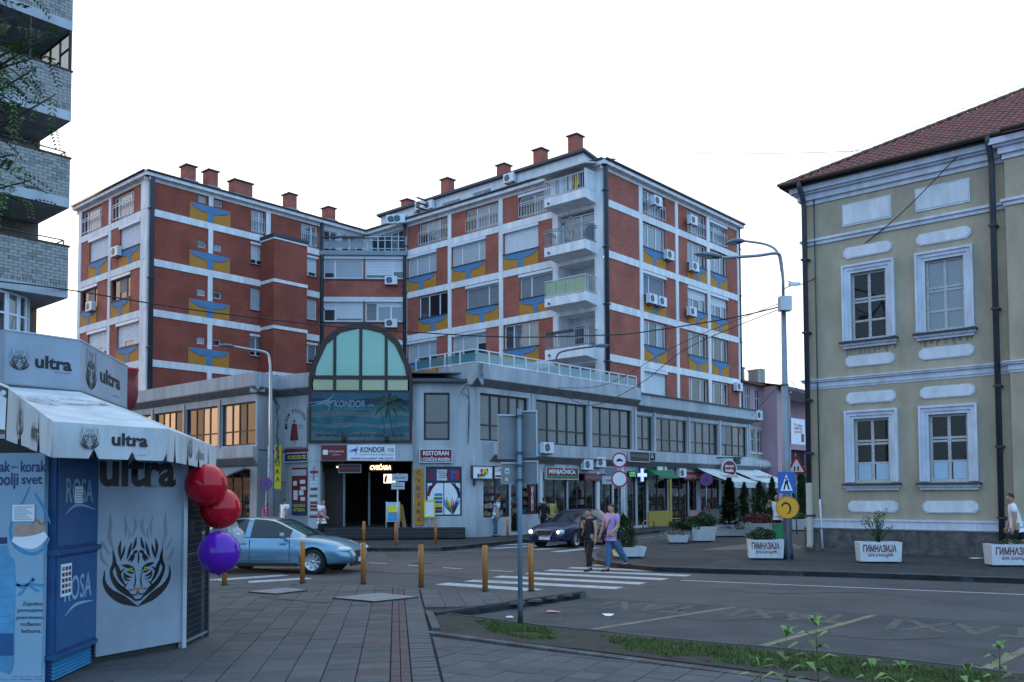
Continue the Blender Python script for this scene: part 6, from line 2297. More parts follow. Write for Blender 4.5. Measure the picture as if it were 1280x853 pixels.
m.faces([(u0 - 1.3, -.4, ez), (u1 + .4, -.4, ez), (u1 + .4, 5, ez + 1.1), (u0 - 1.3, 5, ez + 1.1), (u0 - 1.3, -.4, ez - .15), (u1 + .4, -.4, ez - .15)], [(0, 1, 2, 3), (4, 5, 1, 0)], 'tile_dark')
m.poly([(u1, 0, 0), (u1, 8, 0), (u1, 8, ez + 1), (u1, 0, ez)], 'pink_plaster')
m.add('roof', pk, FP.M())
for x, w in ((u0 + .3, .5), (u0 + 4, .6), (u0 + 6.2, .7)):
 MB().box(x, x + w, 2, 2.5, ez, ez + 1.5, 'beige_plaster').box(x - .06, x + w + .06, 1.94, 2.56, ez + 1.501, ez + 1.6, 'concrete_dark').add('chimney', pk, FP.M())
pipe(FP, pk, u1 + .1, -.1, 3.2, ez, .09)
t = thing('shop_sign', 'grey curved fascia with pale raised capitals under the pink house', 'sign', FP.M(u0 + 3, 3))
a, b = L(942, 588, -.7), L(972, 575, -.7)
m = MB()
n = 8
V = []
for k in range(n + 1):
 t_ = pi / 2 * k / n
 V += [(a[0], -.2 - .5 * sin(t_ * 2) ** .7 if 0 < k < n else -.2, a[1] + (b[1] - a[1]) * k / n), (b[0], -.2 - .5 * sin(t_ * 2) ** .7 if 0 < k < n else -.2, a[1] + (b[1] - a[1]) * k / n)]
m.faces(V, [(2 * k, 2 * k + 1, 2 * k + 3, 2 * k + 2) for k in range(n)], 'metal_light', True)
m.faces([(a[0], 0, a[1]), (a[0], -.6, a[1] + .3), (a[0], -.6, b[1] - .3), (a[0], 0, b[1]), (b[0], 0, a[1]), (b[0], -.6, a[1] + .3), (b[0], -.6, b[1] - .3), (b[0], 0, b[1])], [(0, 1, 2, 3), (7, 6, 5, 4)], 'metal_grey')
m.add('fascia', t, FP.M())
text(t, 'НАРАМ', FP.M((a[0] + b[0]) / 2, (a[1] + b[1]) / 2, -.72), (b[1] - a[1]) * .45, (b[0] - a[0]) * .7, 'planter', bold=.03)
aircon(FP, 947, 519.5, 'air conditioner below the middle window of the pink house', -.02, w=.95, h=.7)
aircon(FP, 961, 555.5, 'air conditioner by the lower right window of the pink house', -.02, w=.95, h=.7)
# second pink house, stepping towards the square
FP2 = Fr(*FP.M(u1 + .3, 0, -1.2).translation.to_2d(), .85)
pk2 = thing('terraced_house', 'darker pink house with a deep balcony half hidden by the school corner', 'house', FP2.M(3))
def L2(px, py, off=0.):
 return FP2.loc(px, py, off)
w0, w1 = L2(971.5, 520)[0], L2(988, 520)[0]
e2 = L2(980, 484)[1]
m = MB()
m.box(w0, w1, 0, 6, 0, e2, 'pink_plaster')
m.add('wall', pk2, FP2.M())
w2 = w1 + 9
m = MB()
wall(m, w1, w2, 0, e2 - .2, [(w1 + .5, w2 - 1, 3.0, 5.5), (w1 + .5, w2 - 1, .2, 2.6)], y=2.2, mat='pink_plaster', depth=.3)
m.add('recessed_wall', pk2, FP2.M())
m = MB().box(w1, w2, 0, 2.2, 2.7, 2.95, 'concrete_dark')
for k in range(26):
 m.box(w1 + .1 + k * .3, w1 + .14 + k * .3, .02, .06, 2.95, 4.0, 'metal_dark')
m.box(w1, w2, .0, .08, 4.0, 4.06, 'metal_dark')
m.add('balcony', pk2, FP2.M())
m = MB()
m.faces([(w0 - .2, -.5, e2), (w2, -.5, e2 - .1), (w2, 7, e2 + 1.4), (w0 - .2, 7, e2 + 1.4), (w0 - .2, -.5, e2 - .25), (w2, -.5, e2 - .35)], [(0, 1, 2, 3), (4, 5, 1, 0)], 'metal_dark')
m.faces([(w1, -.45, e2 - .3), (w2, -.45, e2 - .4), (w2, 2.2, e2 - .4), (w1, 2.2, e2 - .3)], [(3, 2, 1, 0)], 'trim_white')
m.add('roof', pk2, FP2.M())
MB().box(w0 + 1.2, w0 + 1.9, 2, 2.6, e2, e2 + 1.5, 'beige_plaster').add('chimney', pk2, FP2.M())
MB().box(w1 - .4, w1 + .2, 2, 2.6, e2, e2 + 1.6, 'beige_plaster').add('chimney', pk2, FP2.M())
a, b = L2(989.5, 555, -.1), L2(1006, 525, -.1)
t = thing('banner', 'white banner with red words on the balcony of the darker pink house', 'banner', FP2.M(a[0], a[1], -.1))
MB().box(a[0], b[0], -.1, -.07, a[1], b[1], 'white').add('cloth', t, FP2.M())
for k, s in enumerate(('Prodaja', 'NAMEŠTAJA', 'Jagodić')):
 text(t, s, FP2.M(a[0] + (b[0] - a[0]) * .5, b[1] - (b[1] - a[1]) * (.25 + .13 * k), -.105), .2, (b[0] - a[0]) * .6, 'red', bold=.02)
MB().box(b[0] - .7, b[0] - .2, -.108, -.101, a[1] + .2, a[1] + .8, 'dark_red').add('print', t, FP2.M())

# low buildings and trees beyond that close the view at ground level
def far_block(px0, px1, Y, z1, mt, label, th=0., win_=True):
 a, b = atY(px0, 618, Y), atY(px1, 618, Y)
 F_ = Fr(a.x, Y, th)
 w = b.x - a.x
 t = thing('distant_building', label, 'building', F_.M())
 hs_ = []
 nz = int(z1 / 3)
 for r in range(nz):
  for k in range(int(w / 3)):
   hs_.append((1 + k * 3, 2.3 + k * 3, 1 + r * 3, 2.4 + r * 3))
 m = MB()
 wall(m, 0, w, 0, z1, hs_, mat=mt)
 m.box(-.2, w + .2, .3, 8, 0, z1 - .01, mt)
 m.add('wall', t, F_.M())
 for h in hs_[:60]:
  MB().box(h[0], h[1], .1, .15, h[2], h[3], 'glass_pale').add('window', t, F_.M())
 MB().faces([(-.4, -.4, z1), (w + .4, -.4, z1), (w + .4, 4, z1 + 1.6), (-.4, 4, z1 + 1.6), (w + .4, 8.4, z1), (-.4, 8.4, z1)], [(0, 1, 2, 3), (3, 2, 4, 5)], 'tile_red').add('roof', t, F_.M())


far_block(935, 1040, 118, 6.5, 'beige_plaster', 'low beige house at the far end of the side street')

# ============================================================ kiosk
PVZ = .12
kio = thing('kiosk', 'white drinks kiosk with a printed tiger head panel and wire mesh side', 'kiosk', T3(-5.2, 11.3, PVZ))


def seg(p, q, z0=0.):
 """frame along a plan segment, left to right as seen"""
 return Fr(p[0], p[1], atan2(q[1] - p[1], q[0] - p[0]), 1., z0), sqrt((q[0] - p[0]) ** 2 + (q[1] - p[1]) ** 2)


TG = [  # left half of the tiger head: strokes (x, y, half width) on a 408 unit wide drawing
 [(45, 640, 1), (42, 700, 7), (75, 755, 13), (140, 800, 17), (225, 846, 1)],
 [(85, 540, 1), (94, 605, 9), (78, 655, 7), (108, 720, 11), (160, 765, 11), (205, 803, 2)],
 [(128, 490, 1), (120, 540, 7), (126, 590, 2)], [(150, 520, 1), (140, 560, 6), (125, 600, 1)],
 [(186, 505, 1), (175, 550, 7), (160, 595, 1)], [(212, 480, 1), (204, 520, 7), (190, 548, 1)],
 [(95, 600, 2), (112, 640, 9), (128, 690, 8), (160, 735, 1)], [(100, 690, 1), (125, 730, 6), (175, 765, 1)],
 [(136, 622, 2), (160, 628, 7), (190, 640, 6), (207, 662, 1)], [(160, 655, 1), (182, 664, 5), (203, 668, 1)],
 [(145, 658, 1), (158, 680, 6), (190, 690, 1)], [(143, 676, 1), (158, 698, 4), (185, 706, 1)],
 [(210, 555, 1), (185, 585, 7), (170, 606, 1)], [(206, 575, 1), (192, 596, 5), (184, 612, 1)], [(216, 548, 1), (200, 560, 6), (222, 556, 2)],
 [(207, 668, 1), (210, 710, 3), (203, 745, 2)], [(222, 768, 2), (214, 783, 3), (182, 778, 1)], [(205, 752, 1), (185, 757, 2), (172, 752, 1)],
 [(188, 790, 1), (205, 808, 4), (225, 812, 4)], [(150, 640, 1), (132, 655, 4), (128, 670, 1)], [(170, 715, 1), (150, 735, 3), (148, 760, 1)]]
TGG = [[(68, 350, 1), (72, 410, 7), (66, 470, 8), (90, 540, 1)], [(142, 370, 1), (156, 420, 6), (150, 480, 1)], [(200, 378, 1), (208, 425, 7), (186, 480, 1)],
  [(24, 488, 1), (46, 525, 5), (68, 560, 1)], [(22, 540, 1), (30, 580, 6), (62, 620, 1)], [(170, 430, 1), (176, 460, 4), (168, 490, 1)]]


def tiger(parent, M, w, grey='letter_grey', ink='lettering', eyes=True):
 s = w / 408
 m = MB()
 for src, c in ((TG, ink), (TGG, grey)):
  for p in src:
   q = [((x - 225) * s, (845 - y) * s * .9, hw * s * 1.15) for x, y, hw in p]
   strokes(m, [q], T3(), c, -.001 if c == ink else -.0005)
   strokes(m, [[(-x, z, hw) for x, z, hw in q]], T3(), c, -.001 if c == ink else -.0005)
 strokes(m, [[(0, (845 - 560) * s * .9, 2 * s), (1 * s, (845 - 590) * s * .9, 5 * s), (0, (845 - 622) * s * .9, 1 * s)]], T3(), ink, -.001)
 if eyes:
  for sx in (-1, 1):
   m.prism([(sx * 43 * s + 11 * s * cos(k * .7854), (845 - 649) * s * .9 + 9 * s * sin(k * .7854)) for k in range(8)], -.002, -.0005, 'eye_green')
   m.prism([(sx * 43 * s + 4 * s * cos(k * .7854), (845 - 649) * s * .9 + 5 * s * sin(k * .7854)) for k in range(8)], -.0025, -.0021, 'lettering')
  m.prism([(-20 * s, 87 * s), (0, 68 * s), (20 * s, 87 * s), (0, 91 * s)], -.002, -.0005, 'orange_paint')
 return m.add('tiger_head_print', parent, M)


pA, pB, pC = (-4.81, 10.42), (-4.21, 11.5), (-4.22, 12.45)
F1, l1 = seg(pA, pB)
F2_, l2 = seg(pB, pC)
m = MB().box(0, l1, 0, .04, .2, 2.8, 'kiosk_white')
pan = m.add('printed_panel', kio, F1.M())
cx_ = F1.loc(169, 700)[0]
uw = F1.loc(221, 590)[0] - F1.loc(128, 590)[0]
text(pan, 'ultra', F1.M(F1.loc(176, 590)[0] - .02, 2.36, -.003), .42, uw * 1.02, 'lettering', bold=.035)
text(pan, 'ENERGY DRINK', F1.M(F1.loc(197, 608)[0], F1.loc(197, 608)[1], -.003), .035, .36, 'dark_red')
tb = F1.loc(172, 758)
tiger(pan, F1.M(tb[0], tb[1], -.004), F1.loc(216, 700)[0] - F1.loc(125, 700)[0])
MB().box(l1 - .02, l1 + .04, -.03, .05, PVZ, 2.8, 'metal_light').add('post', kio, F1.M())
m = MB()
zt_ = 2.7
for k in range(22):
 x = .05 + (l2 - .08) * k / 21
 m.box(x - .004, x + .004, -.004, .004, .2, zt_, 'metal_dark')
for k in range(34):
 z = .2 + (zt_ - .2) * k / 33
 m.box(.03, l2, -.0085, -.0045, z - .004, z + .004, 'metal_dark')
m.add('wire_mesh', kio, F2_.M(), kind='stuff')
m = MB().box(0, .04, -.02, .02, PVZ, zt_, 'metal_grey').box(l2 - .03, l2 + .02, -.025, .03, PVZ, zt_, 'metal_dark').box(.04, l2 - .03, -.02, .02, .17, .2, 'metal_grey').box(.04, l2 - .03, -.02, .02, 1.28, 1.31, 'metal_dark')
m.add('mesh_frame', kio, F2_.M())
m = MB()
m.box(.02, l2, .45, .5, PVZ, 2.7, 'goods_back')
for z, c in ((.75, 'wood'), (1.0, 'metal_dark'), (1.5, 'goods_back'), (1.9, 'metal_dark'), (2.2, 'dark_red')):
 m.box(.08, l2 - .1, .12, .44, z, z + .04, c)
rr = random.Random(8)
for z in (.8, 1.05, 1.55, 1.95, 2.25):
 x = .12
 while x < l2 - .25:
  w = rr.uniform(.08, .2)
  m.box(x, x + w, .14, .38, z, z + rr.uniform(.1, .25), rr.choice(['dark_red', 'wood', 'goods_back', 'metal_dark', 'orange_paint', 'curtain', 'navy']))
  x += w + .01
m.add('mesh_side_goods', kio, F2_.M(), kind='stuff')
body = ccw([pA, pB, pC, (-5.4, 14.0), (-8.2, 14.0), (-8.5, 10.6), (-6.2, 9.9)])
body2 = ccw([(-4.9, 10.5), (-4.27, 11.56), (-4.75, 11.6), (-4.75, 12.4), (-4.3, 12.46), (-5.4, 13.95), (-8.2, 13.95), (-8.4, 10.7), (-6.2, 10.0)])
MB().slab(body2, PVZ, 2.7, 'goods_back').add('cabin', kio)
MB().slab(body2, 2.71, 2.76, 'metal_light').add('cabin_roof', kio)
# awning
V_ = [(-3.25, 5.76), (-4.28, 8.34), (-3.59, 9.33), (-4.24, 12.85)]
U_ = [(-4.6, 6.1, 3.25), (-5.86, 10.4, 3.34), (-5.33, 11.0, 3.34), (-5.71, 13.25, 3.34)]
ZT = 2.75
aw = thing('kiosk_awning', 'white cloth awning with notched lettered valance round the drinks kiosk', 'awning', T3(-4.3, 9.3, 2.4))
for i in range(3):
 a, b, c, d = V_[i], V_[i + 1], U_[i + 1], U_[i]
 m = MB()
 n = 8
 V = []
 for k in range(n + 1):
  for j in range(n + 1):
   s_, t_ = k / n, j / n
   p = Vector((a[0], a[1], ZT)).lerp(Vector((b[0], b[1], ZT)), s_)
   q = Vector(d).lerp(Vector(c), s_)
   r_ = p.lerp(q, t_)
   r_.z -= .035 * sin(pi * s_) * sin(pi * t_)
   V.append(tuple(r_))
 m.faces(V, [(k * (n + 1) + j, (k + 1) * (n + 1) + j, (k + 1) * (n + 1) + j + 1, k * (n + 1) + j + 1) for k in range(n) for j in range(n)], 'kiosk_cloth', True)
 m.add('slope_cloth', aw)
 F_, l = seg(a, b)
 nn = max(3, int(l / .47))
 if i == 2:
  nn = 9
 m = MB()
 for k in range(nn):
  x0, x1 = l * k / nn, l * (k + 1) / nn
  g = .05
  P = [(x0 + (g if k else 0), 2.415), (x1 - g, 2.415), (x1, 2.415 + .09), (x1, ZT), (x0, ZT), (x0, 2.415 + .09)]
  wv = .006 * (-1) ** k
  m.faces([(x, wv if z < 2.6 else 0, z) for x, z in P] + [(x, wv + .008 if z < 2.6 else .008, z) for x, z in P], [tuple(range(6)), tuple(range(11, 5, -1))], 'kiosk_cloth')
 v = m.add('valance', aw, F_.M())
 MB().tube([(0, .03, ZT - .03), (l, .03, ZT - .03)], .018, 6, 'metal_light').add('frame_tube', aw, F_.M())
 if i == 1:
  c1 = F_.loc(162, 551)
  text(v, 'ultra', F_.M(c1[0], c1[1] + .0, -.012), .125, F_.loc(184, 551)[0] - F_.loc(139, 551)[0], 'lettering', bold=.03)
  text(v, 'ENERGY DRINK', F_.M(F_.loc(172, 564)[0], 2.465, -.012), .012, .18, 'dark_red')
  c2 = F_.loc(111.5, 558)
  tiger(v, F_.M(c2[0], c2[1] - .03, -.012), F_.loc(124, 550)[0] - F_.loc(99, 550)[0], eyes=False)
 if i == 0:
  c1 = F_.loc(43, 538)
  text(v, 'ultra', F_.M(c1[0], 2.56, -.012), .125, .48, 'lettering', bold=.03)
  tiger(v, F_.M(F_.loc(24, 540)[0], 2.48, -.012), .26, eyes=False)
 if i == 2:
  c1 = F_.loc(250, 569)
  text(v, 'ultra', F_.M(c1[0], 2.57, -.012), .125, .55, 'letter_grey', bold=.02)
  tiger(v, F_.M(F_.loc(237, 570)[0], 2.5, -.012), .3, eyes=False)
# lettering on the slope
a, b = Vector((V_[1][0], V_[1][1], ZT)), Vector((V_[2][0], V_[2][1], ZT))
c, d = Vector(U_[2]), Vector(U_[1])
ex_ = (b - a).normalized()
ey_ = ((c + d) / 2 - (a + b) / 2)
ey_ = (ey_ - ex_ * ey_.dot(ex_)).normalized()
ez_ = ex_.cross(ey_)
def slopeM(s_, t_, lift=.02):
 p = a.lerp(b, s_).lerp(d.lerp(c, s_), t_)
 M_ = Matrix.Identity(4)
 for i in range(3):
  M_[i][0], M_[i][1], M_[i][2], M_[i][3] = ex_[i], -ez_[i], ey_[i], p[i] + ez_[i] * lift
 return M_
text(aw, 'ultra', slopeM(.68, .62), .22, .55, 'letter_grey', bold=.02)
tiger(aw, slopeM(.2, .5), .36, eyes=False, ink='letter_grey')
for p, q in (((-4.3, 8.36), (-4.86, 9.9)), ((-3.62, 9.33), (-4.5, 11.0)), ((-4.24, 12.8), (-4.4, 12.5))):
 MB().tube([(p[0], p[1], ZT - .04), (q[0], q[1], 2.6)], .015, 6, 'metal_light').add('strut', aw)
# sign box on the roof
sg = thing('roof_sign', 'white two sided box sign with tiger head and black lettering on the kiosk roof', 'sign', T3(-5.4, 11.2, 3.34))
S_ = [(-5.83, 10.3), (-5.33, 11.0), (-5.71, 13.25)]
S_ = [(-5.85, 10.28), (-5.33, 11.0), (-5.71, 13.25)]
for i, (p, q) in enumerate(zip(S_[:-1], S_[1:])):
 F_, l = seg(p, q)
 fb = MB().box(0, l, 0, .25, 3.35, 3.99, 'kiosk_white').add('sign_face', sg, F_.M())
 MB().box(-.005, l + .005, -.01, -.001, 3.35, 3.365, 'metal_grey').add('trim_strip', fb, F_.M())
 MB().box(-.005, l + .005, -.01, -.001, 3.975, 3.99, 'metal_light').add('trim_strip', fb, F_.M())
 if i == 0:
  c1 = F_.loc(67, 455)
  text(fb, 'ultra', F_.M(c1[0], c1[1], -.005), .15, F_.loc(90, 455)[0] - F_.loc(44, 455)[0], 'lettering', bold=.035)
  text(fb, 'ENERGY DRINK', F_.M(F_.loc(78, 466.5)[0], F_.loc(78, 466.5)[1], -.005), .014, .2, 'dark_red')
  c2 = F_.loc(24, 463)
  tiger(fb, F_.M(c2[0], c2[1], -.005), F_.loc(37, 455)[0] - F_.loc(11, 455)[0], eyes=False)
 else:
  c1 = F_.loc(138, 475)
  text(fb, 'ultra', F_.M(c1[0], c1[1], -.005), .19, F_.loc(151, 480)[0] - F_.loc(126, 470)[0], 'lettering', bold=.035)
  text(fb, 'ENERGY DRINK', F_.M(F_.loc(145, 496)[0], F_.loc(145, 496)[1], -.005), .02, .35, 'dark_red')
  c2 = F_.loc(113.5, 487)
  tiger(fb, F_.M(c2[0], c2[1], -.005), F_.loc(121, 480)[0] - F_.loc(107, 470)[0], eyes=False)
t = thing('round_advert', 'dark red curved advertising drum behind the roof sign of the kiosk', 'advertising sign', T3(-5.75, 13.9, 3.3))
MB().lathe([(.05, 0), (.14, .03), (.19, .2), (.21, .38), (.17, .5), (.15, .62), (.19, .72), (.19, .78), (.05, .8)], 20, 'dark_red').add('drum', t, T3(-5.93, 13.75, 3.38) @ Matrix.Scale(.8, 4))
MB().lathe([(.2, 0), (.21, .01), (.21, .04), (.2, .05)], 20, 'red').add('drum_band', t, T3(-5.93, 13.75, 3.98) @ Matrix.Scale(.8, 4))

# ------------------------------------------------------------ drinks cooler with poster
pF0, pF1 = (-4.73, 9.3), (-4.81, 10.4)
FF, lf = seg(pF0, pF1)
cool = thing('drinks_cooler', 'tall blue drinks cooler with white lettering on two doors and a louvred base', 'cooler', T3(-5, 9.9, PVZ))
T_ = FF.M()
for z0, z1, nm in ((.42, 1.44, 'lower_cabinet'), (1.5, 2.5, 'upper_cabinet')):
 m = MB()
 m.box(0, lf, .0, .7, z0, z1, 'rosa_blue')
 m.box(.03, lf - .03, -.018, -.0005, z0 + .03, z1 - .03, 'rosa_mid')
 dr = m.add(nm, cool, T_)
 zc = (z0 + z1) / 2
 if z0 < 1:
  text(dr, 'ROSA', FF.M(.56, zc + .12, -.02), .27, .72, 'rosa_print', bold=.01)
  strokes(MB(), [[(.22, zc - .14, .004), (.5, zc - .05, .018), (.95, zc - .06, .004)]], T3(), 'rosa_print', -.02).add('swoosh_print', dr, T_)
 else:
  text(dr, 'ROSA', FF.M(.56, zc + .1, -.02), .27, .72, 'rosa_print', bold=.01)
  strokes(MB(), [[(.18, zc - .14, .004), (.5, zc - .04, .016), (1.0, zc - .1, .004)]], T3(), 'rosa_print', -.02).add('swoosh_print', dr, T_)
MB().box(-.02, lf + .02, -.05, .72, 1.441, 1.499, 'rosa_blue').add('middle_lip', cool, T_)
MB().box(-.03, lf, -.03, .72, .37, .419, 'rosa_blue').add('bottom_lip', cool, T_)
m = MB()
m.box(.04, lf, .06, .7, .13, .369, 'rosa_blue')
for k in range(6):
 z = .15 + k * .036
 m.faces([(.05, .02, z), (lf - .02, .02, z), (lf - .02, .058, z + .026), (.05, .058, z + .026)], [(0, 1, 2, 3)], 'rosa_light')
m.add('louvre', cool, T_)
MB().box(.42, .62, -.026, -.0195, 1.98, 2.16, 'white').add('notice', cool, T_)
m = MB().box(.1, .36, -.026, -.0195, 1.0, 1.34, 'white')
rr = random.Random(6)
for r in range(5):
 for c_ in range(3):
  m.box(.12 + c_ * .08, .18 + c_ * .08, -.0275, -.0265, 1.03 + r * .06, 1.07 + r * .06, rr.choice(['metal_dark', 'letter_grey', 'dark_red', 'metal_dark']))
m.add('sticker_sheet', cool, T_)
for k in range(5):
 MB().box(.43, .61, -.028, -.0265, 2.0 + k * .03, 2.008 + k * .03, 'letter_grey').add('printed_line', cool, T_)
# poster panel to the left
pst = thing('water_poster', 'pale blue water poster with bottle, drop and dark blue words beside the cooler', 'poster', T3(-5.8, 9.3, PVZ))
FPp = Fr(-7.2, 9.2, 0)
XR = 7.2 - 4.80
MB().box(0, XR, 0, .08, PVZ, 2.5, 'poster_blue').add('poster_board', pst, FPp.M())
def PX(px, py):
 return FPp.loc(px, py)
def ptext(s, px0, px1, py, h, mt, bold=.0, align='CENTER', **k):
 a, z = PX(px0, py)
 b = PX(px1, py)[0]
 text(pst, s, FPp.M((a + b) / 2, z, -.004), h, b - a, mt, bold=bold, **k)
ptext('korak', 26, 58, 584, .115, 'navy', .02)
ptext('po', 15, 23, 583.5, .035, 'navy', .0)
ptext('ak', 0, 13, 584, .115, 'navy', .02)
ptext('Kor', -22, -1, 583, .13, 'navy', .02)
ptext('svet', 27, 53, 600, .10, 'navy', .02)
ptext('do bolji', -24, 23, 600, .13, 'navy', .02)
for s, y, a, b in (('Zajedno', 755, 28, 54), ('pomozimo', 763, 22, 54.5), ('prevremeno', 772, 21, 55.5), ('rođenim', 780.5, 26, 51), ('bebama.', 789, 27, 52)):
 ptext(s, a, b, y, .04, 'lettering', .008)
ptext('Voda Vrnjci - Rosa - Homolje', 16, 53, 846, .014, 'navy')
ptext('Voda Vrnjci - Rosa - Homolje - Srbija', -10, 53, 849.5, .014, 'navy')
# drop outline, sheet, ribbon, bottle
d0 = PX(37, 695)
sc_ = (PX(62, 650)[0] - PX(12, 650)[0]) / 50
def pp2(pts):
 return [[(PX(x, y)[0], PX(x, y)[1], w * sc_) for x, y, w in p] for p in pts]
m = MB()
strokes(m, pp2([[(37, 608, .5), (30, 625, 1), (18, 645, 1.2), (13, 662, 1.6), (17, 680, 2), (30, 690, 2.4), (44, 692, 2.2), (56, 684, 1.6), (62, 672, 1)], [(43, 616, .8), (52, 630, 1.8), (58, 642, 1.6), (63, 655, .6)]]), T3(), 'rosa_light', -.003)
m.add('drop_print', pst, FPp.M())
m = MB()
strokes(m, pp2([[(18, 662, 5), (30, 664, 9), (42, 664, 8), (56, 660, 5)]]), T3(), 'baby_skin', -.0035)
strokes(m, pp2([[(40, 655, .6), (46, 650, 1.4), (52, 656, 1.2), (58, 650, .8)], [(42, 668, .6), (47, 671, 1), (52, 664, .8)]]), T3(), 'orange_paint', -.004)
strokes(m, pp2([[(16, 674, 3), (30, 678, 7), (44, 677, 8), (58, 668, 4)]]), T3(), 'white', -.0045)
m.add('sleeping_baby_print', pst, FPp.M())
a, b = PX(16, 652), PX(44, 631)
MB().box(a[0], b[0], -.012, -.008, a[1], b[1], 'white').add('taped_sheet', pst, FPp.M())
for k in range(7):
 z = a[1] + (b[1] - a[1]) * (.12 + .12 * k)
 MB().box(a[0] + .02, b[0] - .02 - .03 * (k % 3), -.014, -.0125, z, z + .006, 'letter_grey').add('printed_line', pst, FPp.M())
m = MB()
strokes(m, pp2([[(18, 732, 1.5), (36, 731, 1.8), (56, 732, 1.8)], [(20, 728, 1), (26, 734, 2), (34, 732, 1)], [(34, 732, 1), (42, 723, 2), (40, 729, 1)], [(34, 733, 1), (26, 742, 1.8), (22, 744, .6)], [(37, 733, 1), (46, 738, 1.8), (50, 738, .6)]]), T3(), 'rosa_light', -.003)
m.add('ribbon_print', pst, FPp.M())
m = MB()
strokes(m, pp2([[(0, 672, 9), (0, 680, 9)]]), T3(), 'navy', -.003)
strokes(m, pp2([[(1, 682, 8), (2, 695, 10), (3, 705, 15), (4, 740, 15), (4, 790, 14), (3, 830, 14), (1, 839, 11)]]), T3(), 'bottle_blue', -.0035)
for y in (708, 718, 733, 745, 757, 769, 778):
 strokes(m, pp2([[(-11, y, .4), (4, y + 2, .7), (18, y, .4)]]), T3(), 'rosa_light', -.004)
strokes(m, pp2([[(3, 792, 14), (3, 820, 14)]]), T3(), 'rosa_mid', -.0042)
m.add('bottle_print', pst, FPp.M())
ptext('ROSA', -14, 9, 806, .07, 'white', .0)

# ------------------------------------------------------------ balloons: each one a thing
bt = [(258, 607, 26, 11.6, 'balloon_red', 'large glossy red balloon touching the awning, topmost of the bunch'), (276, 636, 25, 11.9, 'balloon_red', 'second glossy red balloon, just below the topmost one'),
  (274, 691, 26, 11.2, 'balloon_purple', 'large glossy purple balloon at the bottom of the bunch'), (282, 662, 16, 12.0, 'balloon_clear', 'clear speckled balloon squeezed between the red and purple ones'),
  (293, 672, 13, 11.7, 'balloon_clear', 'small clear balloon with pale dots right of the purple one')]
anchor = Vector((-4.2, 12.4, 2.1))
for k, (x, y, r_, Y, mt, lb) in enumerate(bt):
 c = atY(x, y, Y)
 R_ = r_ * Y / FPX
 t = thing('balloon', lb, 'balloon', T3(*c))
 prof = []
 n = 18
 for i in range(n + 1):
  a = -pi / 2 + pi * i / n
  prof.append((max(.004, R_ * cos(a) * (1.0 if a > 0 else 1 - .05 * sin(-a))), R_ * 1.03 * sin(a) - (.06 * R_ if i == 0 else 0)))
 MB().lathe(prof, 36, mt).add('skin', t, T3(*c))
 MB().lathe([(.018, -R_ * 1.14), (.008, -R_ * 1.09), (.012, -R_ * 1.03)], 8, mt).add('knot', t, T3(*c))
 MB().tube([tuple(c + Vector((0, 0, -R_ * 1.1))), tuple((c + anchor) / 2 + Vector((.05, 0, -.3))), tuple(anchor)], .003, 4, 'white').add('string', t)
 if mt == 'balloon_clear':
  m = MB()
  rr = random.Random(k)
  for q in range(60):
   v = Vector((rr.gauss(0, 1), rr.gauss(0, 1), rr.gauss(0, 1))).normalized() * (R_ * 1.01)
   u_ = v.orthogonal().normalized() * .012
   w_ = v.cross(u_).normalized() * .012
   m.poly([v - u_, v - w_, v + u_, v + w_], rr.choice(['white', 'poster_pale', 'white', 'pink_wall']))
  m.add('printed_dots', t, T3(*c), kind='stuff')

# ============================================================ street furniture
def bollard(px, py, ptop, z, label, grp='orange wooden bollards'):
 p = G(px, py, z)
 h = (CAMZ - z) * (py - ptop) / (py - 618.5)
 t = thing('bollard', label, 'bollard', T3(p.x, p.y, z), grp)
 m = MB().lathe([(.055, -.02), (.055, h - .012), (.045, h)], 12, 'orange_paint')
 m.add('post', t, T3(p.x, p.y, z))
 MB().lathe([(.085, 0), (.085, .012), (.06, .02)], 12, 'kerb_dark').add('foot', t, T3(p.x, p.y, z + .001))
 return t


near_b = [(280.5, 731.5, 686, 'bollard under the purple balloon, mostly hidden'), (378, 728.5, 676, 'bollard in front of the front wheel of the light blue car'), (454, 729.5, 678, 'near bollard just right of the light blue car, by the cover plates'),
   (526.5, 733.5, 681, 'near bollard in the middle of the photo, left of the crossing'), (606.5, 738.5, 682, 'near bollard at the left end of the crossing stripes'), (664, 738.5, 681, 'near bollard just right of the blue sign pole')]
for x, y, tp, lb in near_b:
 bollard(x, y, tp, PVZ, lb)
for x, y, tp, lb in ((401, 673, 650, 'far bollard in front of the man in the checked shirt'), (455, 680, 651.5, 'far bollard below the left side of the passage'), (495, 681.5, 653, 'far bollard beside the thin street name pole'),
      (544.5, 680, 653, 'far bollard in front of the menu stand'), (634.5, 675, 649.5, 'far bollard right of the man in the striped shirt')):
 bollard(x, y, tp, FZ, lb)


def hoop(px0, px1, pyb, pyt, label):
 a, b = G(px0, pyb, FZ), G(px1, pyb - 1, FZ)
 h = (CAMZ - FZ) * (pyb - pyt) / (pyb - 618.5)
 t = thing('hoop_barrier', label, 'barrier', T3(a.x, a.y, FZ), 'orange hoop barriers')
 up = Vector((0, 0, 1))
 d = (b - a)
 pts = [a, a + up * h * .8, a + up * h * .95 + d * .06, a + up * h + d * .18, b + up * h - d * .18, b + up * h * .95 - d * .06, b + up * h * .8, b]
 MB().tube(pts, .035, 8, 'orange_paint').add('hoop', t)


hoop(365.5, 377, 672, 660.5, 'orange hoop barrier behind the light blue car')
hoop(804, 817.5, 663.5, 651.5, 'left of the two orange hoop barriers by the pharmacy')
hoop(837, 850, 660.5, 649, 'right of the two orange hoop barriers by the pharmacy')


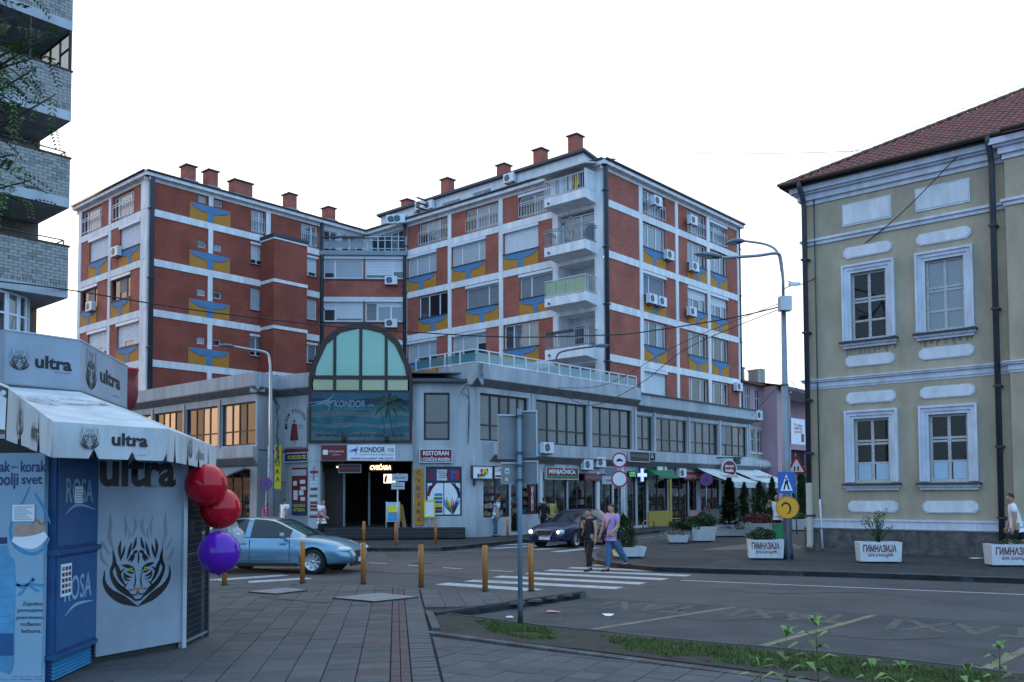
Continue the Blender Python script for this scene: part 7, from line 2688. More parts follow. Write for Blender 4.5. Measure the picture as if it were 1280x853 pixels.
def lamp_head(parent, p, d, L_=.85, mt='lamp_case', tilt=.12):
 """cobra head: p = end of the arm, d = plan direction of the arm"""
 M_ = T3(*p) @ RZ(atan2(d[1], d[0])) @ RY(-tilt)
 m = MB()
 V, F = [], []
 n, k = 8, 10
 for i in range(n + 1):
  x = L_ * i / n
  w = .03 + .13 * sin(pi * min(1, (i / n) ** .8)) ** .8 if 0 < i < n else (.04 if i == 0 else .02)
  h = w * .75
  for j in range(k):
   a = 2 * pi * j / k
   V.append((x, w * cos(a), h * sin(a) * (1 if sin(a) > 0 else .45)))
 for i in range(n):
  for j in range(k):
   F.append((i * k + j, (i + 1) * k + j, (i + 1) * k + (j + 1) % k, i * k + (j + 1) % k))
 F += [tuple(range(k)), tuple(range(n * k, n * k + k))[::-1]]
 m.faces(V, F, mt, True)
 hd = m.add('lamp_head', parent, M_)
 m = MB()
 V = []
 for i in range(3, n):
  x = L_ * i / n
  w = (.03 + .13 * sin(pi * (i / n) ** .8) ** .8) * .8
  V += [(x, -w, -w * .3), (x, 0, -w * .75), (x, w, -w * .3)]
 m.faces(V, [(3 * i + a, 3 * i + 3 + a, 3 * i + 4 + a, 3 * i + 1 + a) for i in range(n - 4) for a in (0, 1)], 'lamp_glass', True)
 m.add('lamp_lens', hd, M_)
 return hd


# double headed lamp in front of the school
b = G(985, 699, .12)
Y0 = b.y
L1 = thing('street_lamp', 'tall grey lamp post with two lamp heads in front of the school', 'street lamp', T3(b.x, b.y, .12))
z1_, z2_ = atY(981, 482, Y0).z, atY(978.5, 385, Y0).z
m = MB().tube([(b.x, b.y, .1), (b.x, b.y, z1_)], [.13, .105], 12, 'metal_grey').tube([(b.x, b.y, z1_), (b.x, b.y, z1_ + .06), (b.x, b.y, z2_ + .3)], [.12, .085, .07], 12, 'metal_grey')
m.tube([(b.x, b.y, .09), (b.x, b.y, .5)], [.17, .15], 12, 'metal_dark')
m.add('pole', L1)
q = atY(978, 390, Y0)
MB().box(-.17, .17, -.14, .14, 0, .42, 'metal_light').add('control_box', L1, T3(b.x + .0, b.y - .14, q.z))
top = [atY(978.8, 350, Y0), atY(976, 325, Y0), atY(971, 317, Y0), atY(945, 320, Y0 - .15), atY(902, 322.5, Y0 - .35)]
MB().tube([(b.x, b.y, z2_ + .3)] + [tuple(v) for v in crom([tuple(x) for x in top], 5)], .045, 8, 'metal_grey').add('arm', L1)
e = top[-1]
lamp_head(L1, e - Vector((-.0, 0, 0)), (-1, -.12), .85, 'lamp_case', .1)
top2 = [atY(977, 340, Y0), atY(972, 316, Y0 + .1), atY(958, 306, Y0 + .4), atY(931, 301.5, Y0 + .9)]
MB().tube([tuple(v) for v in crom([tuple(x) for x in top2], 5)], .035, 8, 'metal_grey').add('arm', L1)
lamp_head(L1, top2[-1], (-1, .5), .62, 'lamp_case', -.02)
cm = atY(980.5, 361, Y0)
t = thing('camera', 'small white surveillance camera on the two headed lamp post', 'camera', T3(*cm))
MB().tube([tuple(cm), tuple(cm + Vector((.18, -.02, .08)))], .015, 6, 'metal_dark').add('bracket', t)
MB().box(.12, .42, -.1, .0, .08, .17, 'pvc_white').box(.42, .45, -.09, -.01, .09, .16, 'black').add('casing', t, T3(*cm))

# tall lamp at the middle shops
b = G(697, 664, FZ)
Y0 = b.y
L2_ = thing('street_lamp', 'brown grey lamp post with one long arm in front of the exchange office', 'street lamp', T3(b.x, b.y, FZ))
pts = [(b.x, b.y, .1), tuple(atY(695.5, 520, Y0)), tuple(atY(695, 452, Y0)), tuple(atY(696.5, 445, Y0)), tuple(atY(702, 440, Y0)), tuple(atY(722, 436, Y0 - .1)), tuple(atY(742, 433.5, Y0 - .2))]
MB().tube(pts[:2] + crom(pts[2:], 5), [.11, .08] + [.05] * 21, 10, 'pole_brown').add('pole', L2_)
lamp_head(L2_, Vector(pts[-1]), (1, -.1), .85, 'lamp_case', .05)
q = atY(696, 462, Y0)
MB().box(-.12, .12, -.1, -.08, -.18, .1, 'letter_blue').add('number_plate', L2_, T3(*q))
# lamp at the left shops
b = G(339.5, 676, FZ)
Y0 = 40.2
bx_, by_ = atY(339.5, 618, Y0).x, Y0
L3 = thing('street_lamp', 'pale grey lamp post with one arm to the left, by the yellow vertical sign', 'street lamp', T3(bx_, by_, FZ))
pts = [(bx_, by_, .1), tuple(atY(338.5, 500, Y0)), tuple(atY(338, 457, Y0)), tuple(atY(336, 445, Y0)), tuple(atY(330, 440, Y0)), tuple(atY(310, 436.5, Y0)), tuple(atY(293, 433.5, Y0))]
MB().tube(pts[:2] + crom(pts[2:], 5), [.1, .075] + [.05] * 21, 10, 'metal_light').add('pole', L3)
lamp_head(L3, Vector(pts[-1]), (-1, 0), .8, 'lamp_case', .05)

# overhead cables, each one a thing
def cable(pts, r, label, ref=None):
 P = crom([tuple(p) for p in pts], 8)
 o = MB().tube(P, r, 5, 'black').add('overhead_cable')
 tag(o, label, 'cable')


cable([atY(0, 352, 24), atY(85, 362.5, 27), atY(240, 387.3, 29), atY(400, 406.5, 31), atY(509, 415, 32), atY(640, 421.6, 32.5), atY(756, 419, 32), atY(800, 415.8, 31), atY(909, 398.6, 28.5), atY(978, 383, 27)], .022, 'long sagging black cable crossing the whole square at balcony height')
cable([atY(697, 490, 38), atY(740, 507, 38), atY(800, 480, 36), atY(860, 435, 33), atY(978, 385, 27)], .014, 'thin cable dropping from the two headed lamp post to the shop lamp post')
cable([atY(697, 485, 38), atY(760, 480, 37), atY(850, 430, 33), atY(978, 378, 27)], .012, 'upper thin cable between the shop lamp post and the two headed lamp post')
cable([atY(800, 189, 60), atY(950, 192, 45), atY(1100, 188, 34)], .012, 'very faint wire in the sky running to the school roof')
cable([atY(985, 352, 27), FS.M(.3, 9.3, -.1).translation, FS.M(2.9, 10.7, -.12).translation, FS.M(5.0, 12.3, -.3).translation], .016, 'black cable slanting over the school front up to the gutter')
cable([FS.M(-.2, 5.4, -.1).translation, atY(980, 478, 30), atY(940, 520, 45)], .01, 'thin wire from the school corner to the pink house')
for k in range(2):
 a0 = FC.M(CW * .75, 7.0 - .3 * k, -.08).translation
 cable([PQ.M(-.25, 7.3 - k * .1, -.1).translation, PQ.M(-.5 + .35 * k, 6.9, -.12).translation, PQ.M(-.15, 6.6, -.08).translation, PQ.M(-.2, 4.5, -.08).translation], .014, ('inner' if k else 'outer') + ' loose cable looping down the wall right of the narrow window')
t = thing('cable_bundle', 'tangle of old cables hanging down the wall behind the left lamp post', 'cables', FC.M(CW * .8, 5))
rr = random.Random(2)
m = MB()
p0 = atY(339, 497, 40.25)
for k in range(4):
 pts = [p0 + Vector((0, 0, .1 * k)), atY(346, 507, 41.2) + Vector((rr.gauss(0, .05), 0, 0))] + [atY(347.5 + rr.gauss(0, 1.2), 515 + 9 * j, 41.3 + rr.gauss(0, .03)) for j in range(8)]
 m.tube(crom([tuple(p) for p in pts], 3), .018, 5, ['metal_dark', 'green', 'metal_grey', 'leaf_dark'][k])
m.add('cables', t, kind='stuff')
t = thing('meter_box', 'small grey junction boxes on the wall corner beside the newspaper shop', 'junction box', PQ.M(0, 3))
MB().box(.0, .14, -.12, -.005, 3.2, 3.75, 'curtain').box(.02, .14, -.11, -.005, 2.5, 3.15, 'metal_dark').add('boxes', t, PQ.M())


# ------------------------------------------------------------ traffic signs
def round_plate(parent, M_, r, ring, face, inner=.8, name='sign_plate', mark=None):
 n = 28
 c = [(cos(2 * pi * k / n), sin(2 * pi * k / n)) for k in range(n)]
 m = MB()
 m.prism([(r * x, r * z) for x, z in c], -.012, .0, 'metal_grey')
 m.prism([(r * .99 * x, r * .99 * z) for x, z in c], -.016, -.0121, ring)
 m.prism([(r * inner * x, r * inner * z) for x, z in c], -.019, -.0161, face)
 o = m.add(name, parent, M_)
 return o


def bars(parent, M_, quads, mt, y=-.021, name='sign_mark'):
 m = MB()
 for q in quads:
  m.poly([(x, y, z) for x, z in q], mt)
 return m.add(name, parent, M_)


def cross_bars(r, w):
 s = r * .7071
 h = w * .7071 / 2
 return [[(-s - h, -s + h), (-s + h, -s - h), (s + h, s - h), (s - h, s + h)], [(-s - h, s - h), (-s + h, s + h), (s + h, -s + h), (s - h, -s - h)]]


def sign_pole(base, h, r=.03, label='', mt='metal_grey', cat='road sign', name='road_sign'):
 t = thing(name, label, cat, T3(*base))
 MB().tube([(0, 0, -.02), (0, 0, h)], r, 10, mt).add('pole', t, T3(*base))
 return t


# big signs seen from behind on the blue pole
b = G(650.5, 781, .07)
t = sign_pole(b, 4.0 if False else atY(650, 511, b.y).z - b.z, .038, 'blue grey pole carrying four traffic signs seen from behind', 'pole_blue')
MB().tube([(0, 0, 0), (0, 0, .42)], .041, 12, 'metal_dark').add('pole_foot', t, T3(*b))
def backplate(px0, px1, py0, py1, ang, name, rib=True):
 c = atY((px0 + px1) / 2, (py0 + py1) / 2, b.y)
 w = (px1 - px0) * b.y / FPX / cos(ang)
 h = (py1 - py0) * b.y / FPX
 M_ = T3(c.x, b.y + .06, c.z) @ RZ(ang)
 m = MB().prism([(-w / 2, -h / 2), (w / 2, -h / 2), (w / 2, h / 2), (-w / 2, h / 2)], -.006, .006, 'sign_back')
 m.box(-w / 2, w / 2, -.03, -.0061, h / 2 - .02, h / 2, 'metal_light').box(-w / 2, w / 2, -.03, -.0061, -h / 2, -h / 2 + .015, 'metal_grey').box(-w / 2, -w / 2 + .012, -.03, -.0061, -h / 2 + .016, h / 2 - .021, 'metal_grey').box(w / 2 - .012, w / 2, -.03, -.0061, -h / 2 + .016, h / 2 - .021, 'metal_light')
 o = m.add(name, t, M_)
 return o, M_, w, h
for args in ((622, 651, 518, 574, .35, 1), (652, 672, 513, 572, -.45, 1), (626, 651, 578, 605.5, .3, 2), (652, 673, 576, 605, -.4, 2)):
 o, M_, w, h = backplate(*args[:5], 'sign_back_plate')
 MB().box(w * .26, w * .38, -.0085, -.0065, -h * .42, -h * .3, 'rosa_light').add('small_label', o, M_)
 if args[0] == 626:
  MB().box(-w * .3, -w * .08, -.0085, -.0065, -h * .02, h * .22, 'planter').box(-w * .27, -w * .11, -.009, -.0086, h * .04, h * .14, 'letter_grey').add('sticker', o, M_)
  MB().box(-w * .3, -w * .15, -.0085, -.0065, -h * .35, -h * .2, 'curtain').add('sticker', o, M_)
for pz in (520, 566, 582, 600):
 c = atY(650, pz, b.y)
 MB().box(-.06, .06, -.045, .05, -.015, .015, 'metal_dark').add('clamp', t, T3(b.x, b.y, c.z))

# crossing sign and yellow round sign at the school
b = G(984, 702, .12)
b = Vector((atY(987, 640, b.y).x - .05, b.y, .12))
t = sign_pole(b, 2.9, .035, 'blue square pedestrian crossing sign on a thin pole by the lettered planter', 'pole_blue')
c = atY(982, 603.5, b.y)
hw = 10.5 * b.y / FPX
hh = 13.5 * b.y / FPX
Mp = T3(c.x, b.y - .06, c.z)
MB().prism([(-hw, -hh), (hw, -hh), (hw, hh), (-hw, hh)], -.012, 0, 'sign_blue').add('sign_plate', t, Mp)
o = bars(t, Mp, [[(-hw * .72, -hh * .75), (hw * .72, -hh * .75), (0, hh * .78)]], 'white', -.015)
bars(o, Mp, [[(-.03, hh * .22), (.05, hh * .22), (.05, -hh * .1), (-.05, -hh * .1)], [(-.05, -hh * .08), (.0, -hh * .08), (-.05, -hh * .65), (-.1, -hh * .65)], [(0, -hh * .08), (.05, -hh * .08), (.1, -hh * .65), (.05, -hh * .65)], [(-.03, hh * .28), (.03, hh * .28), (.03, hh * .45), (-.03, hh * .45)], [(-.12, -hh * .05), (-.1, 0), (.08, hh * .2), (.05, hh * .1)]], 'lettering', -.018, 'walking_figure')
t2 = thing('round_sign', 'yellow orange oval sign with a black bent arrow figure below the blue crossing sign', 'sign', T3(b.x, b.y, 1.5))
c = atY(983, 634.5, b.y)
Mq = T3(c.x, b.y - .1, c.z) @ RZ(-.35)
o = round_plate(t2, Mq @ Matrix.Scale(1, 4), 14 * b.y / FPX, 'orange_paint', 'yellow_orange', .93)
r_ = 14 * b.y / FPX
m = MB()
strokes(m, [[(-.5 * r_, .15 * r_, .05 * r_), (-.2 * r_, .4 * r_, .09 * r_), (.15 * r_, .25 * r_, .07 * r_), (.25 * r_, -.1 * r_, .08 * r_), (.15 * r_, -.5 * r_, .05 * r_)], [(-.5 * r_, .15 * r_, .12 * r_), (-.35 * r_, .15 * r_, .02 * r_)], [(.15 * r_, -.5 * r_, .03 * r_), (-.1 * r_, -.55 * r_, .03 * r_)]], T3(), 'lettering', -.022)
m.add('sign_mark', o, Mq)
# warning triangle
b = G(996, 668, .12)
t = sign_pole(b, 4.3 if False else atY(995, 567, b.y).z - b.z, .03, 'red bordered triangular warning sign with two black arrows beyond the lamp post')
c = atY(995, 582, b.y)
r_ = 14.5 * b.y / FPX
Mt = T3(c.x, b.y - .05, c.z - .1)
tri = lambda s_: [(-s_ * .95, -s_ * .55), (s_ * .95, -s_ * .55), (0, s_ * 1.1)]
MB().prism(tri(r_), -.012, 0, 'red').prism(tri(r_ * .68), -.016, -.0121, 'white').add('sign_plate', t, Mt)
bars(t, Mt, [[(-r_ * .22, -r_ * .3), (-r_ * .1, -r_ * .3), (-r_ * .1, r_ * .0), (-r_ * .16, r_ * .14), (-r_ * .22, r_ * .0)], [(r_ * .08, -r_ * .3), (r_ * .2, -r_ * .3), (r_ * .2, r_ * .05), (r_ * .14, r_ * .15), (r_ * .08, r_ * .05)]], 'lettering')
# no stopping signs
def nostop(px, py, rpx, Y, zb, label):
 c = atY(px, py, Y)
 base = Vector((c.x, Y, zb))
 t = sign_pole(base, c.z + .2 - zb, .03, label)
 r_ = rpx * Y / FPX
 M_ = T3(c.x, Y - .05, c.z)
 o = round_plate(t, M_, r_, 'red', 'sign_blue', .84)
 bars(o, M_, cross_bars(r_ * .8, r_ * .17), 'red')
nostop(333, 605, 7.8, 39.0, FZ, 'round blue and red no stopping sign in front of the white vertical sign')
nostop(882.5, 600, 8.2, 47.0, .12, 'round blue and red no stopping sign in front of the nearer white awning')
# street name signs
b = G(497, 679, FZ)
t = sign_pole(b, atY(497, 592, b.y).z - b.z, .028, 'two white street name plates on a thin pole in front of the passage', 'metal_light', 'street sign', 'street_sign')
for (x0, x1, y0, y1, ss) in ((490, 510, 592.5, 601.5, ('Улица', 'Јована Цвијића')), (489.5, 506, 603, 612, ('Улица', 'Пашићева'))):
 a_, c_ = atY(x0, y1, b.y), atY(x1, y0, b.y)
 w, h = c_.x - a_.x, c_.z - a_.z
 M_ = T3(a_.x, b.y - .05, a_.z)
 o = MB().prism([(0, 0), (w, 0), (w, h), (0, h)], -.02, 0, 'curtain').add('name_plate', t, M_)
 text(o, ss[0], M_ @ T3(w / 2, -.022, h * .78), h * .16, w * .25, 'lettering')
 text(o, ss[1], M_ @ T3(w / 2, -.022, h * .45), h * .22, w * .75, 'lettering', bold=.02)
b = G(767, 672, FZ)
t = sign_pole(b, atY(767, 584, b.y).z - b.z, .03, 'white street name plate on a thin pole left of the round signs', 'metal_light', 'street sign', 'street_sign')
for (x0, x1, y0, y1, ss) in ((752.5, 777.5, 595, 605.5, ('Ул.', 'Јована Цвијића')), (756, 771, 584.5, 594, None)):
 a_, c_ = atY(x0, y1, b.y), atY(x1, y0, b.y)
 w, h = c_.x - a_.x, c_.z - a_.z
 M_ = T3(a_.x, b.y - .05 - (.03 if ss else 0), a_.z)
 o = MB().prism([(0, 0), (w, 0), (w, h), (0, h)], -.02, 0, 'curtain' if ss else 'letter_grey').add('name_plate', t, M_)
 if ss:
  text(o, ss[0], M_ @ T3(w / 2, -.022, h * .75), h * .14, w * .1, 'lettering')
  text(o, ss[1], M_ @ T3(w / 2, -.022, h * .45), h * .24, w * .62, 'lettering', bold=.02)
b = G(779, 676, FZ)
t = sign_pole(b, atY(775, 568, b.y).z - b.z, .06, 'grey post with two round red bordered signs, the upper showing a black car', 'metal_light')
for (x, y, r0) in ((774, 575.5, 9.5), (774, 599, 10.5)):
 c = atY(x, y, b.y)
 M_ = T3(c.x, b.y - .09, c.z)
 r_ = r0 * b.y / FPX
 o = round_plate(t, M_, r_, 'red', 'white', .8)
 if y < 580:
  bars(o, M_, [[(-r_ * .42, -r_ * .15), (r_ * .42, -r_ * .15), (r_ * .45, r_ * .02), (-r_ * .45, r_ * .02)], [(-r_ * .3, r_ * .02), (r_ * .28, r_ * .02), (r_ * .18, r_ * .2), (-r_ * .22, r_ * .2)], [(-r_ * .3, -r_ * .25), (-r_ * .15, -r_ * .25), (-r_ * .15, -r_ * .13), (-r_ * .3, -r_ * .13)], [(r_ * .15, -r_ * .25), (r_ * .3, -r_ * .25), (r_ * .3, -r_ * .13), (r_ * .15, -r_ * .13)]], 'lettering')


# ------------------------------------------------------------ planters
def leafball(mb, c, rad, n, mts, s=.05, rr=random, shape=None):
 for k in range(n):
  v = Vector((rr.gauss(0, 1), rr.gauss(0, 1), rr.gauss(0, 1))).normalized() * rr.uniform(.45, 1) ** .5
  if shape:
   v = shape(v)
  p = Vector(c) + Vector((v.x * rad[0], v.y * rad[1], v.z * rad[2])) * (1 + .18 * sin(5 * v.x + 3 * v.z) * cos(4 * v.y))
  a = Vector((rr.gauss(0, 1), rr.gauss(0, 1), rr.gauss(0, 1))).normalized() * s
  b_ = a.cross(Vector((rr.gauss(0, 1), rr.gauss(0, 1), rr.gauss(0, 1)))).normalized() * s * .4
  mb.poly([p - a, p - b_, p + a, p + b_], rr.choice(mts))
 return mb


def planter_box(M_, w, d, h, words=None, parent=None, taper=.06):
 m = MB()
 t_ = taper
 V = [(t_, t_, .05), (w - t_, t_, .05), (w - t_, d - t_, .05), (t_, d - t_, .05), (0, 0, h), (w, 0, h), (w, d, h), (0, d, h), (.06, .06, h), (w - .06, .06, h), (w - .06, d - .06, h), (.06, d - .06, h), (.06, .06, h - .08), (w - .06, .06, h - .08), (w - .06, d - .06, h - .08), (.06, d - .06, h - .08)]
 m.faces(V, [(0, 1, 5, 4), (1, 2, 6, 5), (2, 3, 7, 6), (3, 0, 4, 7), (4, 5, 9, 8), (5, 6, 10, 9), (6, 7, 11, 10), (7, 4, 8, 11), (8, 9, 13, 12), (9, 10, 14, 13), (10, 11, 15, 14), (11, 8, 12, 15)], 'planter')
 m.box(t_ + .08, w - t_ - .08, t_ + .08, d - t_ - .08, 0, .05, 'kerb_dark')
 m.add('trough', parent, M_)
 MB().poly([(.06, .06, h - .05), (w - .06, .06, h - .05), (w - .06, d - .06, h - .05), (.06, d - .06, h - .05)], 'soil').add('soil', parent, M_)
 if words:
  tl = RX(math.atan(t_ / (h - .05)))
  text(parent, words[0], M_ @ T3(w / 2 - .03, t_ * (1 - (h * .68 - .05) / (h - .05)) - .006, h * .68) @ tl, h * .33, w * .78, 'dark_red', bold=.03)
  text(parent, words[1], M_ @ T3(w / 2 - .0, t_ * (1 - (h * .38 - .05) / (h - .05)) - .006, h * .38) @ tl, h * .14, w * .58, 'dark_red', bold=.02)


def gplace(px, py, z, th):
 p = G(px, py, z)
 return T3(p.x, p.y, z) @ RZ(th)


rr = random.Random(44)
thR = -.14
for k, (px, py, w, lb) in enumerate(((936.5, 700, 1.0, 'white lettered concrete planter under the blue crossing sign'), (1075, 704.5, 1.12, 'white lettered concrete planter in front of the left school windows'), (1240, 709, 1.25, 'white lettered concrete planter cut by the right edge of the photo'))):
 M_ = gplace(px, py, .12, thR)
 t = thing('planter', lb, 'planter', M_)
 planter_box(M_, w, .6, .58, ('ГИМНАЗИЈА', 'ВУК КАРАЏИЋ'), t, .03)
 pl = thing('bush', ['low dark shrub filling the planter under the crossing sign', 'upright leafy green shrub in the planter at the school windows', 'few low plants in the planter at the right edge'][k], 'shrub', M_ @ T3(w / 2, .3, .57))
 m = MB()
 st_ = MB()
 if k == 0:
  leafball(m, (w * .42, .3, .72), (.42, .26, .2), 900, ['leaf_dark', 'leaf_dark', 'leaf'], .045, rr)
  st_.tube([(w * .4, .3, .55), (w * .4, .3, .75)], .02, 5, 'bark')
 elif k == 1:
  for q in range(13):
   a = rr.uniform(0, 6.28)
   l = rr.uniform(.18, .42)
   hgt = rr.uniform(.5, .98)
   p0_ = Vector((w * .52, .3, .55))
   p1_ = p0_ + Vector((l * cos(a) * .6, l * sin(a) * .35, hgt * .6))
   p2_ = p0_ + Vector((l * cos(a) * 1.05, l * sin(a) * .6, hgt))
   st_.tube([tuple(x) for x in (p0_, p1_, p2_)], [.012, .008, .003], 5, 'bark')
   for s_ in range(60):
    t_ = rr.random() ** .7
    p = p0_.lerp(p1_, t_ * 2) if t_ < .5 else p1_.lerp(p2_, t_ * 2 - 1)
    p = p + Vector((rr.gauss(0, .045), rr.gauss(0, .045), rr.gauss(0, .035)))
    a_ = Vector((rr.gauss(0, 1), rr.gauss(0, 1), rr.gauss(.3, .8))).normalized() * .035
    b_ = a_.cross(Vector((rr.gauss(0, 1), 0, 1))).normalized() * .015
    m.poly([p - a_, p - b_, p + a_, p + b_], rr.choice(['leaf', 'leaf', 'leaf_dark', 'leaf_light']))
 else:
  leafball(m, (w * .5, .3, .62), (.5, .2, .08), 350, ['leaf_dark', 'leaf'], .035, rr)
  st_.tube([(w * .4, .3, .55), (w * .4, .3, .66)], .015, 5, 'bark')
 m.add('foliage', pl, M_, kind='stuff')
 st_.add('stems', pl, M_)
# green bin behind the first planter
M_ = gplace(973, 690, .12, 0)
t = thing('litter_bin', 'small dark green litter bin behind the lettered planter and sign pole', 'litter bin', M_)
MB().box(-.14, .14, -.1, .14, .45, .9, 'green').box(-.16, .16, -.12, .16, .9, .93, 'green').box(-.03, .03, 0, .05, 0, .45, 'metal_dark').add('bin_body', t, M_)

# other planters: (left px, base py, width m, height m, theta, kind, labels)
plist = [(770, 698.5, .95, .33, .1, 'cone', 'low white concrete planter nearest the couple', 'dark green clipped conifer in the low planter nearest the couple'),
   (835.5, 680, .82, .32, 0, 'flowers', 'small white planter left of the hedge planter', 'small flowers in the white planter left of the hedge'),
   (865, 678, 1.0, .62, 0, 'hedge', 'tall white planter with a low spreading hedge', 'dark spreading juniper hanging over the tall white planter'),
   (896, 671.5, 1.4, .55, 0, 'tree', 'long white planter with the tall conifer, beside the hedge planter', 'tall dark conifer in front of the nearer white awning'),
   (937, 669.5, 1.25, .55, 0, 'red', 'long white planter with red flowers behind the white haired man', 'red flowers in the long white planter'),
   (990, 664, 1.4, .6, .0, 'low', 'white planter just left of the school corner', 'small green plants in the planter by the school corner')]
for (px, py, w, h, th, kind, lb, lb2) in plist:
 M_ = gplace(px, py, .12, th)
 t = thing('planter', lb, 'planter', M_)
 planter_box(M_, w, .8, h, None, t, .08)
 pl = thing('conifer' if kind in ('cone', 'tree') else 'plant', lb2, 'conifer' if kind in ('cone', 'tree') else 'plant', M_ @ T3(w / 2, .4, h))
 m, st_ = MB(), MB()
 if kind == 'cone':
  for q in range(2200):
   f = rr.random()
   hgt = 1.05
   z = f * hgt
   R_ = .46 * (sin(pi * min(1, f * .8 + .22))) * (1 + .12 * sin(9 * z))
   a = rr.uniform(0, 6.28)
   r0 = R_ * rr.uniform(.55, 1)
   p = Vector((.32 + r0 * cos(a), .4 + r0 * sin(a), h - .05 + z))
   a_ = Vector((cos(a) * .5, sin(a) * .5, 1)).normalized() * .05
   b_ = Vector((-sin(a), cos(a), 0)) * .018
   m.poly([p - a_, p - b_, p + a_, p + b_], rr.choice(['leaf_dark', 'leaf_dark', 'leaf_dark', 'leaf']))
  leafball(m, (.05, .1, h + .3), (.3, .3, .42), 700, ['leaf_dark', 'leaf'], .05, rr)
  st_.tube([(.32, .4, h - .1), (.32, .4, h + .8)], .03, 6, 'bark')
 elif kind == 'tree':
  for q in range(3800):
   f = rr.random()
   z = f * 2.2
   R_ = .6 * (1 - f) ** .75 * (1 + .25 * sin(7 * z + 1)) + .04
   a = rr.uniform(0, 6.28)
   r0 = R_ * rr.uniform(.3, 1)
   p = Vector((w * .48 + r0 * cos(a), .4 + r0 * sin(a), h - .1 + z - r0 * .15))
   a_ = Vector((cos(a), sin(a), .2)).normalized() * .1
   b_ = Vector((-sin(a), cos(a), rr.gauss(0, .3))) * .035
   m.poly([p - a_, p - b_, p + a_, p + b_], rr.choice(['leaf_dark', 'leaf_dark', 'leaf']))
  st_.tube([(w * .48, .4, h - .1), (w * .48, .4, h + 1.9)], [.06, .01], 6, 'bark')
 elif kind == 'hedge':
  leafball(m, (w * .1, .35, h + .12), (.85, .45, .26), 2600, ['leaf_dark', 'leaf_dark', 'leaf'], .06, rr)
  leafball(m, (w * .6, .4, h + .25), (.5, .4, .28), 1200, ['leaf_dark', 'leaf'], .06, rr)
  st_.tube([(w * .4, .4, h - .1), (w * .4, .4, h + .2)], .04, 6, 'bark')
 elif kind == 'flowers':
  leafball(m, (w * .5, .4, h + .08), (.55, .3, .16), 400, ['leaf_dark', 'leaf', 'leaf', 'flower_red', 'trim_white'], .035, rr)
  st_.tube([(w * .4, .4, h - .1), (w * .4, .4, h + .1)], .02, 6, 'bark')
 elif kind == 'red':
  leafball(m, (w * .5, .4, h + .2), (.9, .3, .25), 1200, ['flower_red', 'leaf_dark', 'leaf_dark', 'dark_red'], .05, rr)
  st_.tube([(w * .4, .4, h - .1), (w * .4, .4, h + .2)], .02, 6, 'bark')
 else:
  leafball(m, (w * .3, .4, h + .15), (.5, .3, .2), 500, ['leaf_light', 'leaf', 'leaf_dark'], .05, rr)
  st_.tube([(w * .4, .4, h - .1), (w * .4, .4, h + .1)], .02, 6, 'bark')
 m.add('foliage', pl, M_, kind='stuff')
 st_.add('stem', pl, M_)
# free standing conifers by the cafe
for (px, py, w, hh_, lb) in ((931, 660, .8, 2.2, 'slim dark conifer right of the tallest one'), (950, 662, 1.5, 2.2, 'broad dark conifer left of the white haired man'), (966, 655, .9, 2.6, 'dark conifer just left of the white haired man and behind him'), (1002, 657, .9, 3.4, 'slim dark conifer beside the school corner')):
 M_ = gplace(px, py, .12, 0)
 t = thing('conifer', lb, 'conifer', M_)
 m = MB()
 for q in range(1300):
  f = rr.random()
  z = f * hh_
  R_ = w * .5 * sin(pi * min(1, f * .75 + .25)) ** .9 * (1 + .2 * sin(6 * z))
  a = rr.uniform(0, 6.28)
  r0 = R_ * rr.uniform(.4, 1)
  p = Vector((r0 * cos(a), r0 * sin(a), .35 + z))
  a_ = Vector((cos(a) * .6, sin(a) * .6, .8)).normalized() * .11
  b_ = Vector((-sin(a), cos(a), 0)) * .04
  m.poly([p - a_, p - b_, p + a_, p + b_], rr.choice(['leaf_dark', 'leaf_dark', 'leaf_dark', 'leaf']))
 m.add('foliage', t, M_, kind='stuff')
 MB().tube([(0, 0, 0), (0, 0, hh_ * .8)], [.05, .01], 6, 'bark').add('trunk', t, M_)

# ============================================================ cars
def boolean_cut(me, cyls):
 o = bpy.data.objects.new('tmp', me)
 COL.objects.link(o)
 cs = []
 for k, (x, y0, y1, z, r) in enumerate(cyls):
  m = MB().prism([(x + r * cos(2 * pi * q / 32), z + r * sin(2 * pi * q / 32)) for q in range(32)], y0, y1, 'black')
  c = bpy.data.objects.new('cut', m.mesh('cut'))
  COL.objects.link(c)
  cs.append(c)
  md = o.modifiers.new('b', 'BOOLEAN')
  md.operation = 'DIFFERENCE'
  md.solver = 'EXACT'
  md.object = c
 dg = bpy.context.evaluated_depsgraph_get()
 dg.update()
 res = bpy.data.meshes.new_from_object(o.evaluated_get(dg))
 for c in cs + [o]:
  bpy.data.objects.remove(c)
 return res


